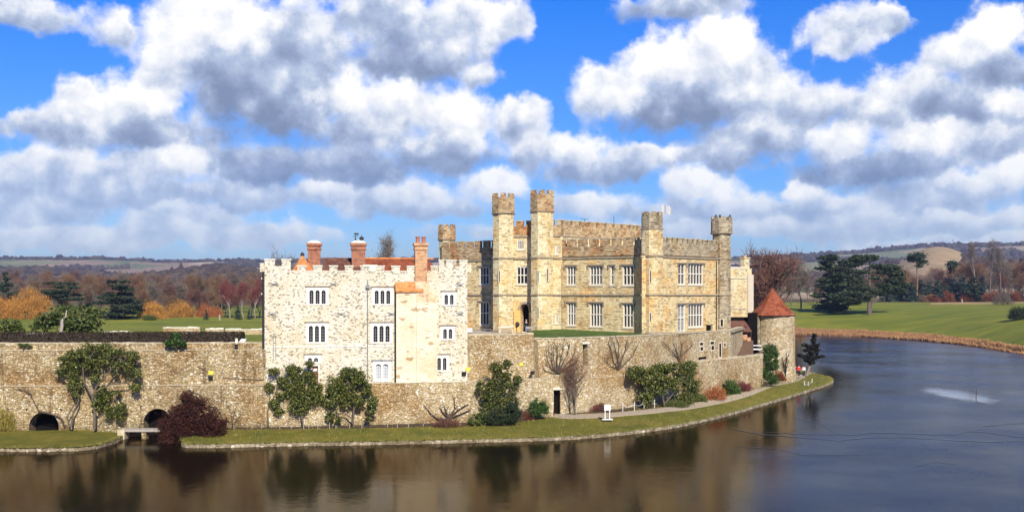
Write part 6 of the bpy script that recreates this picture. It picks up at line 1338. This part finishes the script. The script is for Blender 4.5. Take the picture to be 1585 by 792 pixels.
climber('bare_climber', GW.off(.1), 696, 656, [[(693, 645), (684, 636), (681, 630)], [(698, 642), (704, 632), (703, 615)], [(694, 648), (678, 648), (668, 641), (656, 626)], [(700, 645), (714, 640), (728, 634)], [(699, 642), (712, 632), (726, 624)], [(692, 640), (688, 628)]], 'gnarled leafless climber low on the wall right of the rounded magnolia', 4, .10, 2, subL=.5)
climber('bare_climber', LW.off(.1), 100, 660, [[(92, 645), (76, 640), (58, 638)], [(96, 648), (84, 642), (60, 636), (52, 620), (48, 610), (36, 603), (22, 601)]], 'leafless vine arching over the left dark arch', 5, .07, 3, subL=.4)
climber('bare_climber', LW.off(.1), 360, 661, [[(358, 640), (350, 620)], [(362, 640), (368, 622)], [(366, 650), (378, 635)]], 'thin bare twigs on the terrace wall right of the red-brown bush', 6, .025, 6, subL=.6)
# bare wall tree near the round tower, bare reddish tree by the doorway
rs = np.random.default_rng(21)
def bare_thing(name, px, py, z, H, seed, tw, bark, label, **k):
    Y = (EYE - z) * FOC / (py - HOR); p = proto_tree(name, seed, 10, 'tree', tw, bark, **k); o = put(p, px, Y, z=z, s_=H / 10, label=label, rz=1.0); return o
bare_thing('bare_tree', 890, 642, 1.0, 6.2, 71, 'purple_twig', 'bark', 'bare purple-brown tree against the bowed wall right of the doorway', per=6, tl=.9, tw_w=.018, levels=3, kids=(10, 6, 5), spread=.55, first=.15, r0=.35, up=.3)
bare_thing('bare_tree', 1216, 588, 1.2, 4.6, 72, 'purple_twig', 'dark_bark', 'small pruned bare tree against the round tower', per=2, tl=.5, tw_w=.03, levels=2, kids=(7, 4), spread=.5, first=.35, r0=.5, up=.5)
# leaning conifer at the tip
tb = np.array(WG(1249, 580, 1.1)); YT = tb[1]
S = trunk_line([tb, W(1252, 570, YT), W(1256, 555, YT), W(1258, 540, YT), W(1259, 518, YT)], .28, .06); BL = []
for px, py, rx, ry in ((1260, 520, 2.5, 4), (1259, 527, 4, 4), (1262, 534, 6, 3.5), (1256, 538, 7, 3), (1246, 534, 5, 2.2), (1258, 545, 9, 4), (1248, 542, 5, 2), (1258, 552, 9, 4), (1266, 552, 6, 2.5), (1243, 551, 7, 2.2), (1272, 551, 4, 1.8), (1238, 549, 3, 1.6), (1252, 557, 8, 3), (1256, 561, 5, 2.5), (1264, 541, 5, 3)): BL.append(pb(px, py, YT, rx, ry, .7))
for b_ in BL[3:13]: S += trunk_line([np.array(W(1257, b_[0][2] * 0 + 545, YT)) * 0 + np.array([W(1257, 545, YT)[0], YT, b_[0][2] - .3]), np.array(b_[0])], .05, .02)
t = thing('leaning_conifer', tb, 'sparse dark conifer leaning at the tip of the island beside the people', 'tree'); rs = np.random.default_rng(2); P = blob_points(BL, 5200, rs, clump=.5, thr=.30); V, F = leaf_quads(P, .13, rs, .4); part('crown', (V, F), M['pine_dark'], t); V, F = segs_to_mesh(S, 6); part('trunk', (V, F), M['pale_bark'], t)

# ------------------------------------------------------------------ small built things
# slab bridge over the inlet
BF = Fac(P2(190, 109.9), P2(247, 109.9)); t = thing('footbridge', BF.at(BF.L / 2, .4), 'small pale slab footbridge over the inlet beside the red-brown bush', 'bridge')
mb = MB(); fbox(mb, BF, 0, BF.L, .74, .98, -1.3, 0); part('deck', mb, M['wood'], t); mb = MB(); fbox(mb, BF, BF.L * .5, BF.L * .62, -.6, .739, -1.1, -.1); part('pier', mb, M['dark_rubble'], t)
mb = MB(); fbox(mb, BF, -.5, .2, -.6, .95, -1.4, .1); part('abutment', mb, M['rubble_coping'], t)
for k in range(2):
    q_ = BF.at(BF.L * (.45 + .5 * k), .98, -.1); mb = MB(); mb.tube([q_, (q_[0], q_[1], 1.4)], .03, 5); part('post', mb, M['iron'], t)
# white sign post on the lawn
p0 = WG(940, 649, 1.0); t = thing('sign_stand', p0, 'white two-legged sign stand on the lawn beside the path', 'sign'); f = Fac((p0[0] - .33, p0[1]), (p0[0] + .33, p0[1] + .05))
for u in (.05, .55): mb = MB(); fbox(mb, f, u, u + .08, 1.0, 2.5, -.05, .03); part('leg', mb, M['white_paint'], t)
mb = MB(); fbox(mb, f, 0, .68, 2.0, 2.62, .031, .07); part('board', mb, M['white_paint'], t); mb = MB(); fbox(mb, f, -.25, .9, 1.0, 1.08, -.3, .3); part('foot', mb, M['white_paint'], t)
# chain fences
def chain_fence(pts, label, h=.95, matp='white_paint'):
    P = [np.array(WG(x, y, isl_z(x) + .02)) for x, y in pts]; t = thing('chain_fence', P[0], label, 'fence')
    for p_ in P: mb = MB(); mb.tube([p_, p_ + np.array([0, 0, h])], .035, 6); mb.lathe(p_, [(.09, p_[2] + h), (.09, p_[2] + h + .05), (.02, p_[2] + h + .1)], 8); part('post', mb, M[matp], t)
    mb = MB()
    for a, b in zip(P[:-1], P[1:]):
        Q = [a + (b - a) * k / 8 + np.array([0, 0, h - .1 - .30 * (1 - (2 * k / 8 - 1) ** 2)]) for k in range(9)]; mb.tube(Q, .022, 5)
    part('chain', mb, M['chain'], t)
chain_fence([(964, 637.5), (982, 636.5), (997, 633), (1013, 632)], 'white chain fence on short posts beside the path under the widest evergreen'); chain_fence([(1245, 596), (1251, 597), (1257, 592)], 'short low white chain near the tip of the lawn', .5)
# edging of low posts and wires along the bed
posts = [334, 362, 390, 405, 433, 451, 470, 478, 492, 510, 520, 541, 560, 600, 615, 632, 655, 672, 690, 712, 733, 752, 768]
P = [np.array(WG(x, 663.2 - max(0, (x - 560)) * .022, .82)) for x in posts]; t = thing('bed_edging', P[0], 'low wire edging with short pale stakes along the wall bed', 'fence')
for i, p_ in enumerate(P): hh = .38 + .22 * ((i * 7) % 3 == 0); mb = MB(); mb.tube([p_, p_ + np.array([0, 0, hh])], .04, 5); part('stake', mb, M['wood'], t)
mb = MB()
for k in (.18, .33): mb.tube([p_ + np.array([0, 0, k]) for p_ in P], .012, 4)
part('wire', mb, M['iron'], t)
# notices and floodlights on the walls
YS = 'yellow notices fixed to the walls'
def notice(f, px, py, label, w=.15, s_=.21):
    u, z = f.uz(px, py, w); mb = MB(); fbox(mb, f, u - s_ * 1.2, u + s_ * 1.2, z - s_, z + s_, w - .04, w); t = part('notice', mb, M['yellow'], base=f.at(u, z, w), label=label, cat='sign', group=YS)
def floodlight(f, px, py, label, w=.05, s_=.22):
    u, z = f.uz(px, py, w); t = thing('floodlight', f.at(u, z, w), label, 'floodlight', 'dark floodlight boxes fixed to the walls'); mb = MB()
    mb.hexa([f.at(u - s_, z - s_, w + .12), f.at(u + s_, z - s_, w + .12), f.at(u + s_, z - s_, w + .02), f.at(u - s_, z - s_, w + .02), f.at(u - s_, z + s_, w + .34), f.at(u + s_, z + s_, w + .34), f.at(u + s_, z + s_, w + .1), f.at(u - s_, z + s_, w + .1)]); part('housing', mb, M['iron'], t)
    mb = MB(); fbox(mb, f, u - .05, u + .05, z - .1, z + .1, w - .1, w + .12); part('bracket', mb, M['lead'], t)
UW = LW.off(-.45); notice(UW, 326.5, 576.5, 'yellow notice on the left terrace wall right of the magnolia', .1); floodlight(UW, 326.5, 584.5, 'floodlight box under the yellow notice on the left terrace wall')
notice(GF, 724.5, 571, 'yellow notice at the right corner of the white building', .1); floodlight(GF, 718, 578, 'floodlight box at the right foot of the white building')
notice(GF, 452, 580, 'yellow notice left of the red door behind the magnolia', .1, .19); notice(U2, 807, 563.5, 'faint yellow notice on the stepped wall', .1, .19); floodlight(MW.off(-.6), 823, 577, 'floodlight box on the stepped wall above the round bush')
mb = MB(); 
for (x0, y0, x1, y1) in ((305, 567, 320, 574), (345, 585, 408, 588)): a = UW.uz(x0, y0, .05); b = UW.uz(x1, y1, .05); mb.tube([UW.at(*a, .05), UW.at(*b, .05)], .03, 4)
part('wall_cable', mb, M['iron'], base=UW.at(*UW.uz(345, 585), .05), label='dark cable running across the terrace wall to the white building', cat='cable')
# castle forecourt: railing, white board, bench, sculpture, people at the door
f = U2.off(-.2); ZP = 10.17
t = thing('railing', U2.at(1.5, ZP, -.5), 'thin grey railing along the parapet under the shaded windows', 'railing'); u0, u1 = f.uz(733, 510)[0], f.uz(762, 510)[0]
mb = MB()
for zz in (.25, .5): mb.tube([f.at(u0, ZP + zz, -.3), f.at(u1, ZP + zz, -.3)], .03, 5)
part('rail', mb, M['wood'], t)
for k in range(4): u = u0 + (u1 - u0) * k / 3; mb = MB(); mb.tube([f.at(u, ZP, -.3), f.at(u, ZP + .52, -.3)], .03, 5); part('post', mb, M['wood'], t)
u0, z0 = U2.uz(723, 513.5, -.1); u1, z1 = U2.uz(731, 507.5, -.1); mb = MB(); fbox(mb, U2, u0, u1, z0, z1, -.2, -.1); part('white_board', mb, M['white_paint'], base=U2.at(u0, z0, -.1), label='small white board on the parapet beside the white building', cat='sign')
pbn = np.array([*P2(784, 141), 9.32]); t = thing('stone_bench', pbn, 'pale curved stone bench on the forecourt left of the entrance', 'bench'); f = Fac(pbn[:2] - np.array([1.0, 0]), pbn[:2] + np.array([1.0, -.1])); k0 = 9.6
mb = MB(); mb.tube([f.at(0, 9.95 + .25, 0), f.at(.5, 10.0 + .2, 0), f.at(1.2, 10.05 + .18, 0), f.at(1.95, 10.12 + .2, 0)], [.18, .22, .22, .16], 8); part('seat', mb, M['dressed'], t)
for u in (.15, 1.8): mb = MB(); mb.tube([f.at(u, 10.1, 0), f.at(u - .05, 9.7, 0), f.at(u, 9.32, 0)], [.14, .12, .16], 6); part('leg', mb, M['dressed'], t)
mb = MB(); mb.tube([f.at(.3, 10.35, 0), f.at(.8, 10.7, 0), f.at(1.0, 10.72, .0)], [.12, .14, .08], 6); part('carved_arm', mb, M['dressed'], t)
q_ = f.at(2.35, 0, 0); t = thing('sculpture', (q_[0], q_[1], 9.32), 'small black round-headed sculpture at the right end of the stone bench', 'sculpture'); mb = MB(); mb.tube([(q_[0], q_[1], 9.32), (q_[0] - .05, q_[1], 10.2), (q_[0] - .2, q_[1], 10.35)], [.05, .06, .14], 6); part('stand', mb, M['iron'], t); mb = MB(); mb.lathe((q_[0] + .05, q_[1]), [(.05, 10.25), (.22, 10.4), (.30, 10.62), (.24, 10.85), (.06, 10.97)], 10); part('head', mb, M['iron'], t)
# people: one continuous body each, clothes as children
def person(px, py, z, H, label, coat, trousers, face=0.0, Y=None, arm=(0, 0), bag=None, coat_low=.46, hair='hair', step=.0):
    Y = Y or (EYE - z) * FOC / (py - HOR); base = np.array([WX(px, Y), Y, z]); t = thing('person', base, label, 'person'); k = H / 1.75
    R_ = np.array([[math.cos(face), -math.sin(face), 0], [math.sin(face), math.cos(face), 0], [0, 0, 1]])
    def q(x, y, z_): return base + R_ @ (np.array([x, y, z_]) * k)
    def skin(nodes, edges, name, mt, sub=2, parent=t):
        me = bpy.data.meshes.new(name); me.from_pydata([tuple(n_[0] - base) for n_ in nodes], edges, []); ob = bpy.data.objects.new(name, me); COL.objects.link(ob)
        md = ob.modifiers.new('skin', 'SKIN'); md.use_smooth_shade = True; ly = me.skin_vertices[0] if me.skin_vertices else None
        if ly is None: me.attributes; 
        for i, n_ in enumerate(nodes): me.skin_vertices[0].data[i].radius = (n_[1] * k, n_[2] * k); me.skin_vertices[0].data[i].use_root = (i == 0)
        sb = ob.modifiers.new('sub', 'SUBSURF'); sb.levels = sub; sb.render_levels = sub
        bpy.context.view_layer.update(); dg = bpy.context.evaluated_depsgraph_get(); m2 = bpy.data.meshes.new_from_object(ob.evaluated_get(dg)); bpy.data.objects.remove(ob)
        m2.materials.clear(); m2.materials.append(M[mt]); o2 = bpy.data.objects.new(name, m2); COL.objects.link(o2); o2.parent = parent; ORG[o2] = base; return o2
    sx = step
    body = [(q(0, 0, .95), .13, .10), (q(0, 0, 1.15), .12, .095), (q(0, 0, 1.38), .15, .10), (q(0, 0, 1.49), .055, .055), (q(0, .01, 1.60), .082, .095), (q(0, 0, 1.70), .07, .08),
            (q(.09, 0, .85), .085, .085), (q(.10, -sx, .48), .055, .06), (q(.10, sx * .6, .08), .04, .045), (q(.10, sx * .6 - .12, .035), .04, .03),
            (q(-.09, 0, .85), .085, .085), (q(-.10, sx, .48), .055, .06), (q(-.10, -sx * .6, .08), .04, .045), (q(-.10, -sx * .6 - .12, .035), .04, .03),
            (q(.19, 0, 1.39), .055, .055), (q(.25, .02, 1.12), .042, .042), (q(.25 - arm[0] * .1, -.05 - arm[0] * .2, .88 + arm[0] * .15), .03, .03), (q(.25 - arm[0] * .12, -.07 - arm[0] * .25, .78 + arm[0] * .2), .035, .02),
            (q(-.19, 0, 1.39), .055, .055), (q(-.25, .02, 1.12), .042, .042), (q(-.25 + arm[1] * .1, -.05 - arm[1] * .2, .88 + arm[1] * .15), .03, .03), (q(-.25 + arm[1] * .12, -.07 - arm[1] * .25, .78 + arm[1] * .2), .035, .02)]
    E = [(0, 1), (1, 2), (2, 3), (3, 4), (4, 5), (0, 6), (6, 7), (7, 8), (8, 9), (0, 10), (10, 11), (11, 12), (12, 13), (2, 14), (14, 15), (15, 16), (16, 17), (2, 18), (18, 19), (19, 20), (20, 21)]
    skin(body, E, 'body', 'skin')
    c = [(q(0, 0, .98), .17, .13), (q(0, 0, 1.15), .15, .12), (q(0, 0, 1.38), .175, .125), (q(.20, 0, 1.40), .075, .075)] + [(body[i][0], body[i][1] + .02, body[i][2] + .02) for i in (15, 16)] + [(q(-.20, 0, 1.40), .075, .075)] + [(body[i][0], body[i][1] + .02, body[i][2] + .02) for i in (19, 20)] + [(q(0, 0, .80), .18, .14)]
    skin(c, [(9, 0), (0, 1), (1, 2), (2, 3), (3, 4), (4, 5), (2, 6), (6, 7), (7, 8)], 'coat', coat)
    tr = [(q(0, 0, .93), .15, .12)] + [(body[i][0], body[i][1] + .018, body[i][2] + .018) for i in (6, 7, 8)] + [(body[i][0], body[i][1] + .018, body[i][2] + .018) for i in (10, 11, 12)]
    skin(tr, [(0, 1), (1, 2), (2, 3), (0, 4), (4, 5), (5, 6)], 'trousers', trousers)
    mb = MB(); hc = q(0, .02, 1.665); mb.lathe((hc[0], hc[1]), [(.10 * k, hc[2] - .06 * k), (.115 * k, hc[2]), (.095 * k, hc[2] + .07 * k), (.03 * k, hc[2] + .10 * k)], 10); part('hair', mb, M[hair], t, smooth=True)
    mb = MB(); n0 = q(0, -.10, 1.60); mb.tube([q(0, -.085, 1.63), q(0, -.115, 1.59)], .014 * k, 4); part('nose', mb, M['skin'], t)
    if bag: mb = MB(); b0 = q(*bag[0]); mb.lathe((b0[0], b0[1]), [(.06, b0[2] - .22), (.15, b0[2] - .18), (.17, b0[2]), (.13, b0[2] + .18), (.05, b0[2] + .22)], 8); part('backpack', mb, M[bag[1]], t)
    return t
person(1236.5, 582.5, 1.26, 1.92, 'person in a bright red coat on the path by the round tower', 'red_cloth', 'dark_cloth', .4, arm=(.5, .2))
person(1244.0, 582.0, 1.26, 1.78, 'person in a white jacket beside the one in red', 'white_cloth', 'dark_cloth', -.5, arm=(.3, .6))
person(1231.8, 581.5, 1.26, 1.75, 'person in dark clothes nearest the round tower wall', 'dark_cloth', 'dark_cloth', 2.5)
person(814.5, 512, 9.32, 1.78, 'person in dark coat and blue trousers standing in the entrance doorway', 'dark_cloth', 'blue_cloth', 0, Y=147.2, hair='wood')
for i, px in enumerate((816.5, 820.5)):
    b0 = np.array([*P2(px, 144.5 + i * .2), 9.32]); t = thing('garden_chair', b0, ['pale folding chair left of the pair by the entrance', 'pale folding chair right of the pair by the entrance'][i], 'chair', 'pale chairs by the entrance')
    for sx in (-.2, .2): mb = MB(); mb.tube([b0 + (sx, -.2, 0), b0 + (sx, .12, .9)], .025, 5); part('leg', mb, M['wood'], t); mb = MB(); mb.tube([b0 + (sx, .2, 0), b0 + (sx, -.15, .5)], .025, 5); part('leg', mb, M['wood'], t)
    mb = MB(); mb.box(b0[0] - .22, b0[0] + .22, b0[1] - .2, b0[1] + .2, b0[2] + .44, b0[2] + .48); part('seat', mb, M['wood'], t); mb = MB(); mb.box(b0[0] - .22, b0[0] + .22, b0[1] + .09, b0[1] + .13, b0[2] + .62, b0[2] + .9); part('backrest', mb, M['wood'], t)
# deck chair and stones in the gap left of the white building
b0 = np.array([*P2(376, 114.2), 8.62]); t = thing('deck_chair', b0, 'pale tilted deck chair at the end of the clipped hedge', 'chair')
for sx in (-.25, .25): mb = MB(); mb.tube([b0 + (sx - .3, -.1, .7), b0 + (sx + .1, .1, 1.25)], .03, 5); mb.tube([b0 + (sx - .3, 0, 0), b0 + (sx, 0, 1.1)], .03, 5); part('frame', mb, M['white_paint'], t)
mb = MB(); mb.quad(b0 + (-.5, -.08, .65), b0 + (-.1, -.08, .6), b0 + (.3, .1, 1.2), b0 + (-.1, .1, 1.25)); part('seat', mb, M['white_cloth'], t)
mb = MB(); q_ = np.array([*P2(366, 112.2), 9.4]); mb.lathe(q_, [(.12, 9.4), (.2, 9.55), (.12, 9.8), (.16, 9.95), (.05, 10.0)], 8); part('urn', mb, M['coping'], base=q_, label='small pale urn on the wall top near the hedge end', cat='urn')
# pale post and flagstick far away on the lawns
for (px, Y, h_, lb) in ((1489, 545, 2.2, 'small pale marker post on the far right lawn'), (340, 398, 2.0, 'small white marker post on the left lawn by the wood')):
    z_ = GZ(px, Y); mb = MB(); mb.tube([(WX(px, Y), Y, z_), (WX(px, Y), Y, z_ + h_)], .28, 6); part('marker_post', mb, M['wood'], base=(WX(px, Y), Y, z_), label=lb, cat='post')
# cones of radio mast on the ridge
for (x_, y0, lb) in ((1348, 380, 'thin radio mast on the far ridge above the big open cedar'), (1475, 370, 'thin radio mast on the far ridge above the tan hill field')):
    p0 = W(x_, 392, 4500); mb = MB(); mb.tube([p0, W(x_, y0, 4500)], [1.2, .8], 4); part('radio_mast', mb, M['iron'], base=p0, label=lb, cat='mast')

# grass tufts along the kerbs and the bed (nobody could count them)
rs = np.random.default_rng(33); P = []
for line, n_ in ((resample(near, 900), 5200), (resample(nl, 200), 1200)):
    i = rs.integers(0, len(line) - 1, n_); q = line[i] + (line[i + 1] - line[i]) * rs.uniform(0, 1, (n_, 1)); d = line[i + 1] - line[i]; d /= np.linalg.norm(d, axis=1)[:, None]; nn = np.stack([-d[:, 1], d[:, 0]], 1); q = q + nn * np.abs(rs.normal(.38, .22, n_))[:, None]; P.append(np.c_[q, np.full(n_, .30)])
n_ = 5000; j = rs.integers(0, NC, n_); tt = rs.uniform(.05, 1, n_); q = ISL[0][j] * (1 - tt)[:, None] + ISL[1][j] * tt[:, None] + rs.normal(0, .2, (n_, 2)); P.append(np.c_[q, [lawn_z(x_) for x_ in q]])
P = np.concatenate(P); n_ = len(P); h_ = rs.uniform(.08, .24, n_); s_ = np.stack([rs.uniform(.02, .05, n_), rs.normal(0, .02, n_), np.zeros(n_)], 1); top = P + np.stack([rs.normal(0, .05, n_), rs.normal(0, .05, n_), h_], 1)
V = np.stack([P - s_, P + s_, top], 1).reshape(-1, 3); M['tuft'] = leaf('grass_tufts', (.10, .11, .02), (.18, .18, .03), (.30, .25, .07), .8)
o = part('grass_tufts', (V, np.arange(3 * n_).reshape(-1, 3)), M['tuft'], kind='stuff', label='rough grass tufts along the stone kerb'); o['category'] = 'grass'
